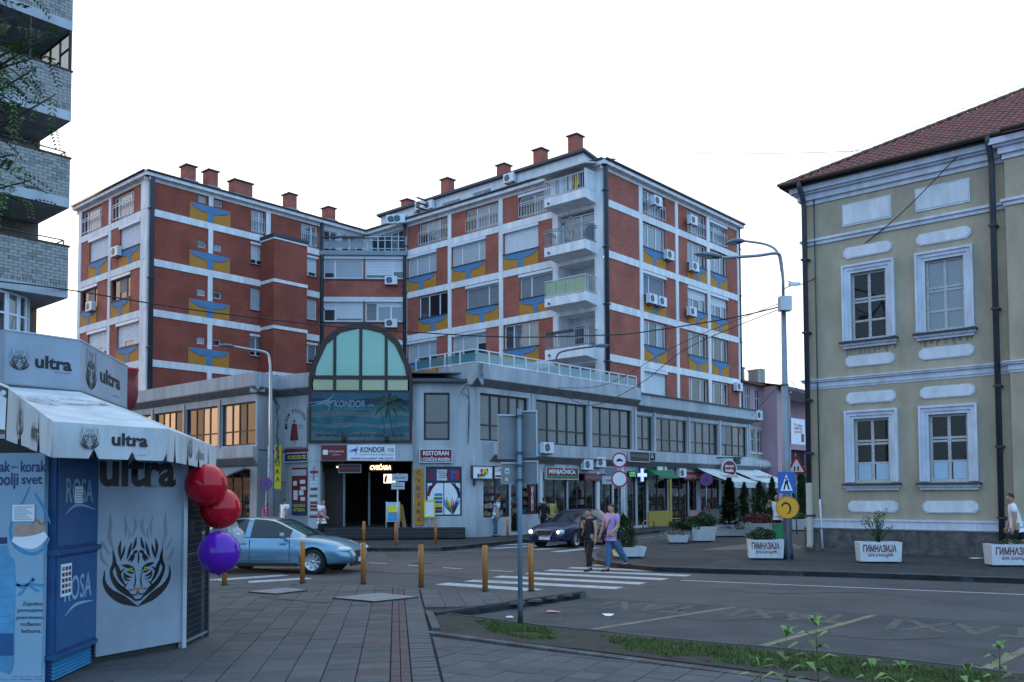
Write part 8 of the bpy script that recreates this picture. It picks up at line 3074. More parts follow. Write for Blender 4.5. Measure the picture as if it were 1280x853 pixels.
def car(M_, label, paint_, stations, cabin, wheels, L_, W_, R_=.32, lights=False, grille='wide', rims=9, plate=None):
 t = thing('parked_car' if not lights else 'car', label, 'car', M_)
 # lower body: x, half width, z sill, z shoulder, z top centre
 st = crom(stations, 4)
 V, F = [], []
 prof = lambda x, w, zs, zb, zt: [(w * .80, zs), (w * .95, zs + .05), (w * 1.0, zs + (zb - zs) * .35), (w * 1.0, zs + (zb - zs) * .62), (w * .975, zb - .03), (w * .93, zb + .012), (w * .78, zb + (zt - zb) * .55), (w * .45, zb + (zt - zb) * .9), (0, zt)]
 n = 17
 for s in st:
  p = prof(*s)
  ring = [(s[0], y, z) for y, z in p] + [(s[0], -y, z) for y, z in p[-2::-1]]
  V += ring
 for i in range(len(st) - 1):
  for j in range(n - 1):
   F.append((i * n + j, i * n + j + 1, (i + 1) * n + j + 1, (i + 1) * n + j))
  F.append((i * n + n - 1, i * n, (i + 1) * n, (i + 1) * n + n - 1))
 F += [tuple(range(n))[::-1], tuple(range((len(st) - 1) * n, len(st) * n))]
 m = MB()
 m.faces(V, F, paint_, True)
 me = m.mesh('body')
 bmm = bmesh.new()
 bmm.from_mesh(me)
 bmesh.ops.recalc_face_normals(bmm, faces=bmm.faces)
 bmm.to_mesh(me)
 me2 = boolean_cut(me, [(x, s * (W_ * .5 - .26), s * (W_ * .5 + .2), R_ + .01, R_ * 1.17) if s > 0 else (x, -(W_ * .5 + .2), -(W_ * .5 - .26), R_ + .01, R_ * 1.17) for x in wheels for s in (1, -1)])
 me2.materials.clear()
 me2.materials.append(MATS[paint_])
 me2.polygons.foreach_set('use_smooth', [True] * len(me2.polygons))
 me2.polygons.foreach_set('material_index', [0] * len(me2.polygons))
 body = add('body', me2, t, M_)
 md = body.modifiers.new('edges', 'EDGE_SPLIT')
 md.split_angle = radians(40)
 for x in wheels:
  for s in (1, -1):
   a_, b_ = sorted((s * (W_ * .5 - .27), s * (W_ * .5 - .05)))
   MB().prism([(x + R_ * 1.165 * cos(2 * pi * q / 24), R_ + .01 + R_ * 1.165 * sin(2 * pi * q / 24)) for q in range(24)], s * (W_ * .5 - .262) - .004, s * (W_ * .5 - .262) + .004, 'black').add('wheel_arch', t, M_)
   # wheel: tyre and rim
   Mw = M_ @ T3(x, s * (W_ * .5 - .115), R_) @ RX(-pi / 2 * s)
   ty = MB().lathe([(R_ * .66, -.1), (R_ * .93, -.1), (R_, -.07), (R_, .06), (R_ * .95, .095), (R_ * .68, .1), (R_ * .66, .03)], 32, 'tyre').add('wheel', t, Mw)
   rm = MB()
   rm.lathe([(R_ * .62, .035), (R_ * .68, .09), (R_ * .70, .102), (R_ * .66, .095), (R_ * .60, .05)], 32, 'rim')
   for q in range(rims):
    a = 2 * pi * q / rims
    T_ = RZ(a)
    rm.faces([(.04, -.03, .075), (.04, .03, .075), (R_ * .65, .022, .085), (R_ * .65, -.022, .085), (.04, -.03, .045), (.04, .03, .045), (R_ * .65, .022, .055), (R_ * .65, -.022, .055)], [(0, 3, 2, 1), (1, 2, 6, 5), (3, 0, 4, 7)], 'rim', T=T_)
   rm.lathe([(.005, .095), (.045, .092), (.055, .06)], 14, 'rim')
   rm.add('rim', ty, Mw)
   MB().lathe([(.01, .03), (R_ * .64, .031)], 20, 'black').add('brake', ty, Mw)
 # cabin shell: x, half width at belt, z belt, half width roof, z roof
 cb = crom(cabin, 4)
 V, F = [], []
 n = 13
 for x, wb, zb, wr, zr in cb:
  p = [(wb, zb), (wb + (wr - wb) * .33, zb + (zr - zb) * .36), (wb + (wr - wb) * .75, zb + (zr - zb) * .74), (wr, zb + (zr - zb) * .92), (wr * .85, zb + (zr - zb) * .98), (wr * .5, zr), (0, zr + .008)]
  V += [(x, y, z) for y, z in p] + [(x, -y, z) for y, z in p[-2::-1]]
 gl = MB()
 for i in range(len(cb) - 1):
  for j in range(n - 1):
   F.append((i * n + j, i * n + j + 1, (i + 1) * n + j + 1, (i + 1) * n + j))
 # glass where the shell is window, paint where it is roof or pillar
 return t, body, cb, V, F, n


def glaze(t, M_, cb, V, F, n, paint_, xw, pillars, xroof):
 """xroof=(front, rear) of the roof; side windows between the pillars"""
 roof, glassm = MB(), {}
 ncol = n - 1
 xs = [c[0] for c in cb]
 for f, quad in enumerate(F):
  i, j = divmod(f, ncol)
  xm = (xs[i] + xs[i + 1]) / 2
  side = j <= 2 or j >= ncol - 3
  solid = False
  if side:
   solid = any(a <= xm <= b for a, b in pillars) or j in (2, ncol - 3) and False
   key = 'side_window'
  else:
   solid = xroof[1] <= xm <= xroof[0] or j in (3, ncol - 4)
   key = 'windscreen' if xm > xroof[0] else 'rear_window'
  tgt = roof if solid else glassm.setdefault((key, j < ncol / 2 if side else 0), MB())
  tgt.faces([V[q] for q in quad], [(0, 1, 2, 3)], paint_ if solid else 'car_glass', True)
 for mb, nm in [(roof, 'roof')] + [(v, k[0]) for k, v in glassm.items()]:
  me = mb.mesh(nm)
  b_ = bmesh.new()
  b_.from_mesh(me)
  bmesh.ops.remove_doubles(b_, verts=b_.verts, dist=.0005)
  bmesh.ops.recalc_face_normals(b_, faces=b_.faces)
  b_.to_mesh(me)
  add(nm, me, t, M_)


def car_details(t, body, M_, L_, W_, paint_, front, zl, door_x, mirror_x, lights, grille, hood_z, wheels, belt):
 xf = front
 hw = W_ / 2
 for s in (1, -1):
  y = s * (hw * .74)
  Mh = M_ @ T3(xf - .2 if not lights else xf - .17, s * (hw * .66), zl) @ RZ(-s * .6) if False else M_ @ T3(xf - (.21 if not lights else .16), s * (hw * .70 if not lights else hw * .66), zl - (.02 if not lights else .04)) @ RZ(s * -.45 if False else s * .5 * -1)
  m = MB()
  EL = [(.01 + sin(pi * q / 8) * .99 if 0 < q < 8 else .01, -cos(pi * q / 8)) for q in range(9)]
  if not lights:
   m.lathe(EL, 18, 'lamp_glass', T=Matrix.Diagonal((.23, .17, .085, 1)))
  else:
   for dy, r_ in ((-.1 * s, .11), (.1 * s, .095)):
    m.lathe(EL, 16, 'lamp_glass', T=T3(.02, dy, 0) @ Matrix.Diagonal((.16, r_, r_, 1)))
  h = m.add('headlight', t, Mh)
  if lights:
   MB().lathe([(.005, .262), (.05, .255), (.06, .24)], 12, 'lamp_on', T=T3(-.08, .1 * s, 0) @ RY(pi / 2)).add('lit_bulb', h, Mh)
  # fog lamp
  m = MB().lathe([(.01, .03), (.045, .025), (.05, 0)], 12, 'lamp_on' if lights and s < 0 else 'lamp_glass', T=RY(pi / 2))
  m.add('fog_lamp', t, M_ @ T3(xf - .17, s * hw * .72, .36) @ RZ(s * .4))
  # mirror
  m = MB()
  m.lathe([(.01, -.09), (.07, -.07), (.085, 0), (.07, .06), (.01, .08)], 12, paint_, T=Matrix.Diagonal((.75, 1.25, .95, 1)))
  m.tube([(0, 0, -.04), (.0, -s * .17, -.07)], .022, 6, 'black')
  m.add('wing_mirror', t, M_ @ T3(mirror_x, s * (hw + .1), belt + .07))
  # tail lamp
  MB().box(0, .06, -.2, .2, -.09, .09, 'dark_red').add('tail_lamp', t, M_ @ T3(xf - L_ + .02, s * hw * .72, zl + .08) @ RZ(s * .35))
  # door seams and handles
  for x in door_x:
   MB().box(x - .006, x + .006, -.003, .003, .32, belt - .04, 'black').add('door_seam', body, M_ @ T3(0, s * (hw + .002), 0))
  for x in door_x[:-1]:
   MB().box(x - .28, x - .1, -.018, .018, belt - .17, belt - .13, paint_).add('door_handle', body, M_ @ T3(0, s * (hw + .01), 0))
  MB().box(door_x[-1], door_x[0], -.004, .004, .36, .375, 'chrome' if not lights else 'line_dark').add('side_strip', body, M_ @ T3(0, s * (hw + .003), 0))
  MB().box(wheels[1] + .45, wheels[0] - .45, -.03, .03, .2, .285, 'black').add('sill', body, M_ @ T3(0, s * (hw - .03), 0))
 m = MB()
 if grille == 'wide':
  m.box(.03, .06, -.33, .33, .30, .60, 'black')
  for k in range(6):
   m.box(.055, .075, -.31, .31, .32 + k * .05, .33 + k * .05, 'chrome')
  m.box(.04, .08, -.35, .35, .6, .615, 'chrome')
  m.box(-.06, .01, -.5, .5, .2, .27, 'black')
 else:
  m.faces([(.085, -.30, .47), (.085, .30, .47), (.035, .36, .68), (.035, -.36, .68)], [(0, 1, 2, 3)], 'black')
  for k in range(5):
   z = .495 + k * .036
   m.box(.075 - k * .008, .098 - k * .008, -.30 - k * .01, .30 + k * .01, z, z + .012, 'chrome')
  m.tube([(.09, -.31, .46), (.09, .31, .46), (.04, .37, .69), (.04, -.37, .69), (.09, -.31, .46)], .014, 6, 'chrome')
  m.box(-.02, .012, -.5, .5, .24, .36, 'black')
 m.add('grille', t, M_ @ T3(xf - .035, 0, 0))
 MB().box(0, .015, -.26, .26, -.055, .055, 'planter').box(.0151, .016, -.26, -.22, -.055, .055, 'sign_blue').add('number_plate', t, M_ @ T3(xf + .045, 0, .38 if grille != 'wide' else .36))


# light blue saloon, side on, nose to the right
hx = G(390, 718.5, 0)
th = -.20
sx, sy = 1.42, -.9
Mc = T3(hx.x, hx.y, 0) @ RZ(th) @ T3(-1.42, .91 - .0, 0)
stat = [(-2.40, .55, .42, .80, .90), (-2.36, .74, .32, .88, .99), (-2.1, .85, .25, .95, 1.07), (-1.5, .90, .22, .965, 1.10), (-.6, .91, .20, .95, 1.02), (.4, .91, .20, .93, 1.0), (1.0, .91, .20, .91, .985), (1.45, .90, .22, .86, .95), (1.9, .86, .24, .76, .86), (2.2, .78, .26, .64, .74), (2.36, .62, .30, .54, .60), (2.40, .50, .36, .46, .50)]
cab = [(1.12, .72, .94, .60, .97), (.62, .83, .95, .62, 1.22), (.2, .86, .955, .60, 1.405), (-.35, .87, .96, .60, 1.465), (-.95, .87, .97, .59, 1.44), (-1.45, .84, .99, .56, 1.31), (-1.95, .76, 1.04, .55, 1.08)]
t, body, cb, V, F, n = car(Mc, 'light metallic blue saloon with nose to the right behind the bollards', 'car_blue', stat, cab, (1.42, -1.29), 4.78, 1.82, .325)
glaze(t, Mc, cb, V, F, n, 'car_blue', None, [(-.52, -.33), (.74, 2), (-3, -1.5)], (.22, -1.1))
car_details(t, body, Mc, 4.78, 1.82, 'car_blue', 2.38, .66, (.78, -.35, -1.25), .62, False, 'wide', .9, (1.42, -1.29), .94)

# dark blue saloon coming towards the crossing, lamps lit
fc = G(681, 685.5, 0)
hd = Vector((-.56, -.83, 0)).normalized()
th = atan2(hd.y, hd.x)
Mc = T3(fc.x, fc.y, 0) @ RZ(th) @ T3(-2.4, 0, 0)
stat2 = [(-2.40, .6, .42, .80, .92), (-2.34, .76, .32, .88, 1.0), (-2.1, .86, .25, .95, 1.06), (-1.5, .90, .22, .96, 1.08), (-.6, .91, .20, .94, 1.0), (.4, .91, .20, .92, .98), (1.0, .91, .20, .90, .985), (1.5, .90, .22, .85, .955), (1.95, .86, .24, .78, .88), (2.25, .80, .26, .68, .79), (2.38, .68, .28, .55, .66), (2.42, .58, .34, .46, .54)]
cab2 = [(1.15, .74, .93, .60, .965), (.62, .83, .94, .62, 1.22), (.22, .85, .945, .60, 1.39), (-.35, .86, .95, .59, 1.45), (-.95, .86, .96, .58, 1.43), (-1.45, .82, .985, .55, 1.30), (-1.95, .74, 1.03, .55, 1.08)]
t, body, cb, V, F, n = car(Mc, 'dark blue saloon with lit round headlights coming to the crossing', 'car_navy', stat2, cab2, (1.5, -1.35), 4.82, 1.82, .325, lights=True, rims=5)
glaze(t, Mc, cb, V, F, n, 'car_navy', None, [(-.52, -.33), (.74, 2), (-3, -1.5)], (.24, -1.1))
car_details(t, body, Mc, 4.82, 1.82, 'car_navy', 2.41, .66, (.78, -.35, -1.25), .62, True, 'shield', .9, (1.5, -1.35), .93)


# ============================================================ people
def skinned(verts, edges, radii, sub=1):
 me = bpy.data.meshes.new('sk')
 me.from_pydata([tuple(v) for v in verts], edges, [])
 o = bpy.data.objects.new('sk', me)
 COL.objects.link(o)
 o.modifiers.new('s', 'SKIN')
 for i, d in enumerate(me.skin_vertices[0].data):
  r = radii[i]
  d.radius = r if isinstance(r, tuple) else (r, r)
  d.use_root = i == 0
 if sub:
  sb = o.modifiers.new('ss', 'SUBSURF')
  sb.levels = sub
  sb.render_levels = sub
 dg = bpy.context.evaluated_depsgraph_get()
 dg.update()
 r = bpy.data.meshes.new_from_object(o.evaluated_get(dg))
 bpy.data.objects.remove(o)
 V = [v.co.copy() for v in r.vertices]
 F = [tuple(p.vertices) for p in r.polygons]
 bpy.data.meshes.remove(r)
 return V, F


def person(px, py, z, H, face, label, shirt, pants, hair, legs=((.0, .0), (.0, .0)), arms=((.05, .1), (.05, .1)), sleeve=.5, lean=.0, shorts=False, female=False, bald=False,
   hairlen=.0, stripes=None, extra=None, shoes='black', pos=None, hand_up=None, dress=False, head_turn=0., long_sleeve=False, vest=None, abd=(.12, .12)):
 """face = direction the person looks in plan (radians from +X). local +x is forward, +y is the person's left"""
 p = G(px, py, z) if pos is None else Vector(pos)
 M_ = T3(p.x, p.y, z) @ RZ(face)
 t = thing('person', label, 'person', M_)
 s = H
 hw = .098 if female else .112
 hip = Vector((0, 0, .525 * s))
 J = {}
 lows = []
 for k, (nm, sg) in enumerate((('l', 1), ('r', -1))):
  a, b = legs[k]
  h0 = hip + Vector((0, sg * .048 * s, -.02 * s))
  kn = h0 + .245 * s * Vector((sin(a), 0, -cos(a)))
  an = kn + .24 * s * Vector((sin(a - b), 0, -cos(a - b)))
  J['h' + nm], J['k' + nm], J['a' + nm] = h0, kn, an
  lows.append(an.z)
 dz = .042 * s - min(lows)
 for k in list(J):
  J[k] = J[k] + Vector((0, 0, dz))
 hip = hip + Vector((0, 0, dz))
 ln = lean
 up = Vector((sin(ln), 0, cos(ln)))
 J['waist'] = hip + up * .09 * s
 J['chest'] = hip + up * .21 * s
 J['neck'] = hip + up * .305 * s
 J['head0'] = hip + up * .345 * s + Vector((.01 * s, 0, 0))
 for k, (nm, sg) in enumerate((('l', 1), ('r', -1))):
  a, e = arms[k]
  sh = hip + up * .285 * s + Vector((0, sg * hw * s, 0))
  ab = abd[k]
  d1 = Vector((sin(a), sg * ab, -cos(a))).normalized()
  el = sh + d1 * .17 * s
  if hand_up and k == hand_up - 1:
   d2 = Vector((.45, -sg * .35, .85)).normalized()
  else:
   d2 = Vector((sin(a + e), sg * ab * .2, -cos(a + e))).normalized()
  wr = el + d2 * .145 * s
  J['s' + nm], J['e' + nm], J['w' + nm] = sh, el, wr
  J['d' + nm] = d2
 fat = 1.13 if not female else 1.06
 # continuous body
 names = ['hip', 'waist', 'chest', 'neck', 'head0', 'sl', 'el', 'wl', 'sr', 'er', 'wr', 'hl', 'kl', 'al', 'tl', 'hr', 'kr', 'ar', 'tr']
 J['hip'] = hip
 J['tl'] = J['al'] + Vector((.1 * s, 0, -.022 * s))
 J['tr'] = J['ar'] + Vector((.1 * s, 0, -.022 * s))
 E_ = [('hip', 'waist'), ('waist', 'chest'), ('chest', 'neck'), ('neck', 'head0'), ('chest', 'sl'), ('sl', 'el'), ('el', 'wl'), ('chest', 'sr'), ('sr', 'er'), ('er', 'wr'), ('hip', 'hl'), ('hl', 'kl'), ('kl', 'al'), ('al', 'tl'), ('hip', 'hr'), ('hr', 'kr'), ('kr', 'ar'), ('ar', 'tr')]
 R_ = dict(hip=.058, waist=.052, chest=.055, neck=(.036, .036), head0=(.033, .033), sl=.036, el=.025, wl=.017, sr=.036, er=.025, wr=.017, hl=.055, kl=.036, al=.024, tl=.018, hr=.055, kr=.036, ar=.024, tr=.018)
 ix = {k: i for i, k in enumerate(names)}
 sc2 = lambda r: tuple(q * s * fat for q in r) if isinstance(r, tuple) else r * s * fat
 V, F = skinned([J[k] for k in names], [(ix[a], ix[b]) for a, b in E_], [sc2(R_[k]) for k in names])
 m = MB()
 m.faces(V, F, 'skin', True)
 # head: skull with brow, nose, chin, ears
 hc = J['head0'] + Vector((.012 * s, 0, .045 * s))
 HM = T3(*hc) @ RZ(head_turn)
 n, rows = 16, 12
 HV, HF = [], []
 for i in range(rows + 1):
  a = -pi / 2 + pi * i / rows
  zz = sin(a)
  for j in range(n):
   b = 2 * pi * j / n
   x, y = cos(a) * cos(b), cos(a) * sin(b)
   X, Y, Z_ = x * .052, y * .041, zz * .066
   if zz < 0:
    Y *= 1 + .22 * zz
    X *= 1 + .10 * zz if x < 0 else 1 + .02 * zz
   if j == 0 and -.5 < zz < .05:
    X += .013 * (1 - abs(zz + .25) * 2)
   if x > .6 and -.98 < zz < -.75:
    X += .006
   if x > .5 and .05 < zz < .3 and abs(y) > .15:
    X -= .005
   HV.append((X * s, Y * s, Z_ * s))
 for i in range(rows):
  for j in range(n):
   HF.append((i * n + j, i * n + (j + 1) % n, (i + 1) * n + (j + 1) % n, (i + 1) * n + j))
 m.faces(HV, HF, 'skin', True, T=HM)
 for sg in (1, -1):
  m.lathe([(.001, -.006), (.011, -.003), (.012, .003), (.001, .006)], 8, 'skin', T=HM @ T3(-.002 * s, sg * .041 * s, -.004 * s) @ RX(pi / 2) @ Matrix.Scale(s, 4))
  # hands: palm, four fingers, thumb
  nm = 'l' if sg > 0 else 'r'
  w_, d_ = J['w' + nm], J['d' + nm]
  side = Vector((0, 1, 0)) - d_ * d_.y
  side.normalize()
  fw = d_.cross(side).normalized()
  pm = w_ + d_ * .04 * s
  m.tube([tuple(w_ - d_ * .012 * s), tuple(w_ + d_ * .015 * s), tuple(pm), tuple(w_ + d_ * .055 * s)], [.016 * s, .02 * s, .022 * s, .019 * s], 8, 'skin')
  for q in range(4):
   o = fw * ((q - 1.5) * .0105 * s)
   l = [.034, .042, .039, .029][q] * s
   b0_ = w_ + d_ * .052 * s + o
   m.tube([tuple(b0_), tuple(b0_ + d_ * l * .5 - side * sg * .004 * s), tuple(b0_ + d_ * l - side * sg * .012 * s)], [.0062 * s, .0055 * s, .004 * s], 6, 'skin')
  b0_ = w_ + d_ * .018 * s + fw * .017 * s
  m.tube([tuple(b0_), tuple(b0_ + d_ * .018 * s + fw * .012 * s), tuple(b0_ + d_ * .036 * s + fw * .016 * s)], [.008 * s, .0066 * s, .005 * s], 6, 'skin')
  # eyes and brows
  m.poly([tuple(HM @ Vector((.0505 * s, sg * .016 * s + dy * s, dz_ * s))) for dy, dz_ in ((-.006, .0), (.006, .0), (.005, .006), (-.005, .006))], 'lettering')
  m.poly([tuple(HM @ Vector((.0515 * s, sg * .016 * s + dy * s, dz_ * s))) for dy, dz_ in ((-.008, .013), (.008, .012), (.007, .016), (-.007, .017))], hair)
 m.poly([tuple(HM @ Vector((.0525 * s, dy * s, dz_ * s))) for dy, dz_ in ((-.012, -.034), (.012, -.034), (.01, -.030), (-.01, -.030))], 'lips')
 m.add('body', t, M_)
 # hair
 m = MB()
 HV2 = []
 keep = []
 for i in range(rows + 1):
  a = -pi / 2 + pi * i / rows
  for j in range(n):
   b = 2 * pi * j / n
   v = Vector(HV[i * n + j])
   g = 1.1 + .03 * sin(3 * b + 5 * a)
   HV2.append((v.x * g - .003 * s, v.y * g, v.z * (1.07 if v.z > 0 else 1.0) - (hairlen * s * .3 if v.z < 0 and cos(b) < .2 else 0)))
 lim = -.1 if hairlen == 0 else -.75
 for i in range(rows):
  for j in range(n):
   a, b = -pi / 2 + pi * (i + .5) / rows, 2 * pi * (j + .5) / n
   front = cos(b)
   zz = sin(a)
   top = .55 if not bald else .8
   if (front > .35 and zz > top) or (front <= .35 and zz > lim + .35 * (front + 1) * (1 if hairlen == 0 else .3)):
    if bald and zz > .55 and front > -.2:
     continue
    HF2 = (i * n + j, i * n + (j + 1) % n, (i + 1) * n + (j + 1) % n, (i + 1) * n + j)
    keep.append(HF2)
 m.faces(HV2, keep, hair, True, T=HM)
 m.add('hair', t, M_)
 # shirt
 nn = ['hip', 'waist', 'chest', 'neck2', 'sl', 'el2', 'sr', 'er2', 'hem']
 Q = dict(J)
 Q['neck2'] = J['neck'] - up * .022 * s
 Q['hem'] = hip - up * (.01 if not dress else .16) * s
 k_ = sleeve if not long_sleeve else .93
 for nm in 'lr':
  if k_ <= .5:
   Q['e' + nm + '2'] = J['s' + nm].lerp(J['e' + nm], max(.05, k_ * 1.5))
  else:
   Q['e' + nm + '2'] = J['e' + nm].lerp(J['w' + nm], .85)
 R2 = dict(hip=.078, waist=.075, chest=.080, neck2=.046, sl=.044, el2=.036 if k_ <= .5 else .028, sr=.044, er2=.036 if k_ <= .5 else .028, hem=.080 if not dress else .11)
 ee = [('hem', 'hip'), ('hip', 'waist'), ('waist', 'chest'), ('chest', 'neck2')]
 if sleeve > 0:
  if k_ > .5:
   nn += ['el', 'er']
   R2['el'] = R2['er'] = .034
   ee += [('chest', 'sl'), ('sl', 'el'), ('el', 'el2'), ('chest', 'sr'), ('sr', 'er'), ('er', 'er2')]
  else:
   ee += [('chest', 'sl'), ('sl', 'el2'), ('chest', 'sr'), ('sr', 'er2')]
 else:
  nn = ['hip', 'waist', 'chest', 'neck2', 'sl', 'sr', 'hem']
  for nm in 'lr':
   Q['s' + nm] = J['chest'].lerp(J['s' + nm], .85) + up * .01 * s
  R2['sl'] = R2['sr'] = .044
  ee += [('chest', 'sl'), ('chest', 'sr')]
 ix = {k: i for i, k in enumerate(nn)}
 V, F = skinned([Q[k] for k in nn], [(ix[a], ix[b]) for a, b in ee], [sc2(R2[k]) for k in nn], 2 if stripes else 1)
 m = MB()
 if stripes:
  for f in F:
   zc = sum(V[i].z for i in f) / len(f)
   m.faces([V[i] for i in f], [tuple(range(len(f)))], stripes if (zc / (.052 * s)) % 1 < .34 else shirt, True)
 else:
  m.faces(V, F, shirt, True)
 m.add('shirt', t, M_)
 if vest:
  nn2 = ['hip', 'waist', 'chest', 'neck2']
  V, F = skinned([Q[k] for k in nn2], [(0, 1), (1, 2), (2, 3)], [sc2(R2[k] * 1.3) for k in nn2])
  MB().faces(V, F, vest, True).add('waistcoat', t, M_)
 # trousers
 if not dress:
  nn = ['wst', 'hip', 'hl', 'kl', 'al2', 'hr', 'kr', 'ar2']
  Q['wst'] = hip + up * .03 * s
  for nm in 'lr':
   Q['a' + nm + '2'] = J['k' + nm].lerp(J['a' + nm], .94) if not shorts else J['k' + nm]
  R3 = dict(wst=.070, hip=.074, hl=.064, kl=.047, al2=.04, hr=.064, kr=.047, ar2=.04)
  if shorts:
   nn = ['wst', 'hip', 'hl', 'kl2', 'hr', 'kr2']
   for nm in 'lr':
    Q['k' + nm + '2'] = J['h' + nm].lerp(J['k' + nm], .85)
   R3.update(kl2=.056, kr2=.056)
   ee = [('wst', 'hip'), ('hip', 'hl'), ('hl', 'kl2'), ('hip', 'hr'), ('hr', 'kr2')]
  else:
   ee = [('wst', 'hip'), ('hip', 'hl'), ('hl', 'kl'), ('kl', 'al2'), ('hip', 'hr'), ('hr', 'kr'), ('kr', 'ar2')]
  ix = {k: i for i, k in enumerate(nn)}
  V, F = skinned([Q[k] for k in nn], [(ix[a], ix[b]) for a, b in ee], [sc2(R3[k]) for k in nn])
  MB().faces(V, F, pants, True).add('trousers', t, M_)
 for nm in 'lr':
  an = J['a' + nm]
  m = MB().tube([tuple(an + Vector((-.035, 0, -.012)) * s), tuple(an + Vector((-.015, 0, -.018)) * s), tuple(an + Vector((.04, 0, -.022)) * s), tuple(an + Vector((.09, 0, -.027)) * s), tuple(an + Vector((.115, 0, -.03)) * s)], [.016 * s, .026 * s, .026 * s, .024 * s, .012 * s], 8, shoes)
  m.add('shoe', t, M_)
 if extra == 'sling':
  a_, b_ = J['sl'] + Vector((.0, -.03 * s, .03 * s)), hip + Vector((0, -.07 * s, .05 * s))
  for dx in (.088, -.075):
   MB().tube([tuple(a_), tuple((a_ + b_) / 2 + Vector((dx * s, 0, 0))), tuple(b_ + Vector((dx * s * .6, 0, 0)))], .011, 6, 'black').add('sling_strap', t, M_)
 J['M'] = M_
 return t, J


def bag(J, off, size, mt, label, name='shoulder_bag', cat='bag', strap=True):
 M_ = J['M']
 t = thing(name, label, cat, M_ @ T3(*off))
 w, d, h = size
 m = MB()
 V = [(-w / 2, -d / 2, 0), (w / 2, -d / 2, 0), (w / 2, d / 2, 0), (-w / 2, d / 2, 0), (-w * .42, -d * .3, h), (w * .42, -d * .3, h), (w * .42, d * .3, h), (-w * .42, d * .3, h)]
 m.faces(V, [(0, 1, 5, 4), (1, 2, 6, 5), (2, 3, 7, 6), (3, 0, 4, 7), (4, 5, 6, 7), (3, 2, 1, 0)], mt)
 m.add('bag_body', t, M_ @ T3(*off))
 if strap:
  MB().tube(crom([(-w * .3, 0, h), (-w * .15, 0, h + .25), (0, 0, h + .32), (w * .15, 0, h + .25), (w * .3, 0, h)], 4), .01, 6, mt).add('strap', t, M_ @ T3(*off))
 return t


FL_ = pi + .25             # facing left, a little to the camera
tw, Jw = person(737, 714, 0, 1.67, pi + .85, 'woman with short black hair in black clothes crossing with the man in lilac', 'black_cloth', 'black_cloth', 'hair_black', legs=((.32, .25), (-.12, .12)), arms=((.05, .15), (-.1, .6)), sleeve=.1, female=True, abd=(.25, .2))
tm_, Jm = person(766, 714.5, 0, 1.79, pi + .6, 'man in a lilac T shirt and blue jeans holding hands on the crossing', 'lilac', 'denim', 'hair_dark', legs=((-.42, .28), (.16, .05)), arms=((.1, .9), (.22, .2)), sleeve=.42, extra='sling', abd=(.15, .3), shoes='black')
bag(Jw, (.02, -.25, .78), (.3, .12, .36), 'black_cloth', 'large black shoulder bag carried by the woman on the crossing')
bag(Jm, (-.1, .2, .85), (.18, .1, .22), 'black_cloth', 'small black sling bag behind the man in lilac', strap=False)
person(619.5, 671, FZ, 1.78, .5, 'man in a white and navy striped shirt and jeans looking at the newspaper shop', 'white', 'denim', 'hair_dark', legs=((.1, .05), (-.12, .05)), arms=((.1, .25), (-.35, .2)), sleeve=.42, stripes='navy', lean=.1, head_turn=-.1, abd=(.2, .3))
_, Jb = person(355, 674, FZ, 1.78, .9, 'man in a white T shirt and dark trousers walking away with a white bag', 'white', 'black_cloth', 'hair_dark', legs=((.25, .15), (-.2, .1)), arms=((.1, .2), (-.1, .1)), sleeve=.42)
bag(Jb, (.0, .3, .55), (.18, .1, .3), 'white', 'white plastic bag carried by the man in the white T shirt', 'plastic_bag', strap=True)
person(402, 680, FZ, 1.76, -.2, 'man in a white shirt with a reddish checked waistcoat at the kerb', 'white', 'black_cloth', 'hair_dark', legs=((.05, .0), (-.1, .05)), arms=((-.3, .25), (.15, 1.0)), sleeve=.42, vest='plaid_red', abd=(.35, .2))
person(323, 670, FZ, 1.72, 2.2, 'person in a dark red shirt behind the light blue car', 'dark_red', 'black_cloth', 'hair_black', sleeve=.42)
person(333, 672, FZ, 1.62, 2.6, 'woman in a bright pink top behind the light blue car', 'hot_pink', 'black_cloth', 'hair_dark', sleeve=.42, female=True, hairlen=.1, abd=(.2, .2))
person(680, 669, FZ, 1.76, 1.4, 'person in dark clothes with back turned by the exchange office', 'black_cloth', 'black_cloth', 'hair_black', long_sleeve=True, sleeve=.9)
person(690, 668, FZ, 1.70, 1.2, 'woman with black hair and a yellow top by the exchange office', 'yellow_cloth', 'black_cloth', 'hair_black', sleeve=.35, female=True, hairlen=.12)
person(811.5, 654, FZ, 1.78, 0.1, 'man in a white T shirt and dark trousers at the pharmacy', 'white', 'black_cloth', 'hair_dark', arms=((.2, 1.0), (.1, 1.1)), sleeve=.42)
person(817, 653, FZ, 1.74, -1.2, 'person in grey clothes between the two in white at the pharmacy', 'denim', 'black_cloth', 'hair_dark', sleeve=.42)
_, Jb = person(824, 656, FZ, 1.66, 2.9, 'woman in a long white dress at the pharmacy', 'curtain', 'black_cloth', 'hair_dark', arms=((.1, .5), (.1, .6)), sleeve=.35, female=True, dress=True, hairlen=.1)
bag(Jb, (-.1, -.28, .9), (.3, .12, .35), 'rosa_light', 'light blue bag on the arm of the woman in white')
person(877, 656, .12, 1.72, -1.9, 'person in a dark blue top at the cafe behind the no stopping sign', 'navy', 'black_cloth', 'hair_dark', sleeve=.5, legs=((.9, 1.0), (.8, 1.0)))
person(886, 656, .12, 1.65, 2.8, 'person in a dark red top sitting at the cafe', 'dark_red', 'black_cloth', 'hair_dark', sleeve=.5, legs=((1.0, 1.1), (1.0, 1.0)), female=True)
person(971.5, 676, .12, 1.86, -1.75, 'white haired man in a white shirt with one hand raised to his ear', 'white', 'wine_cloth', 'hair_white', arms=((.1, .3), (-.1, .4)), hand_up=2, sleeve=.5, bald=True, abd=(.12, .9))
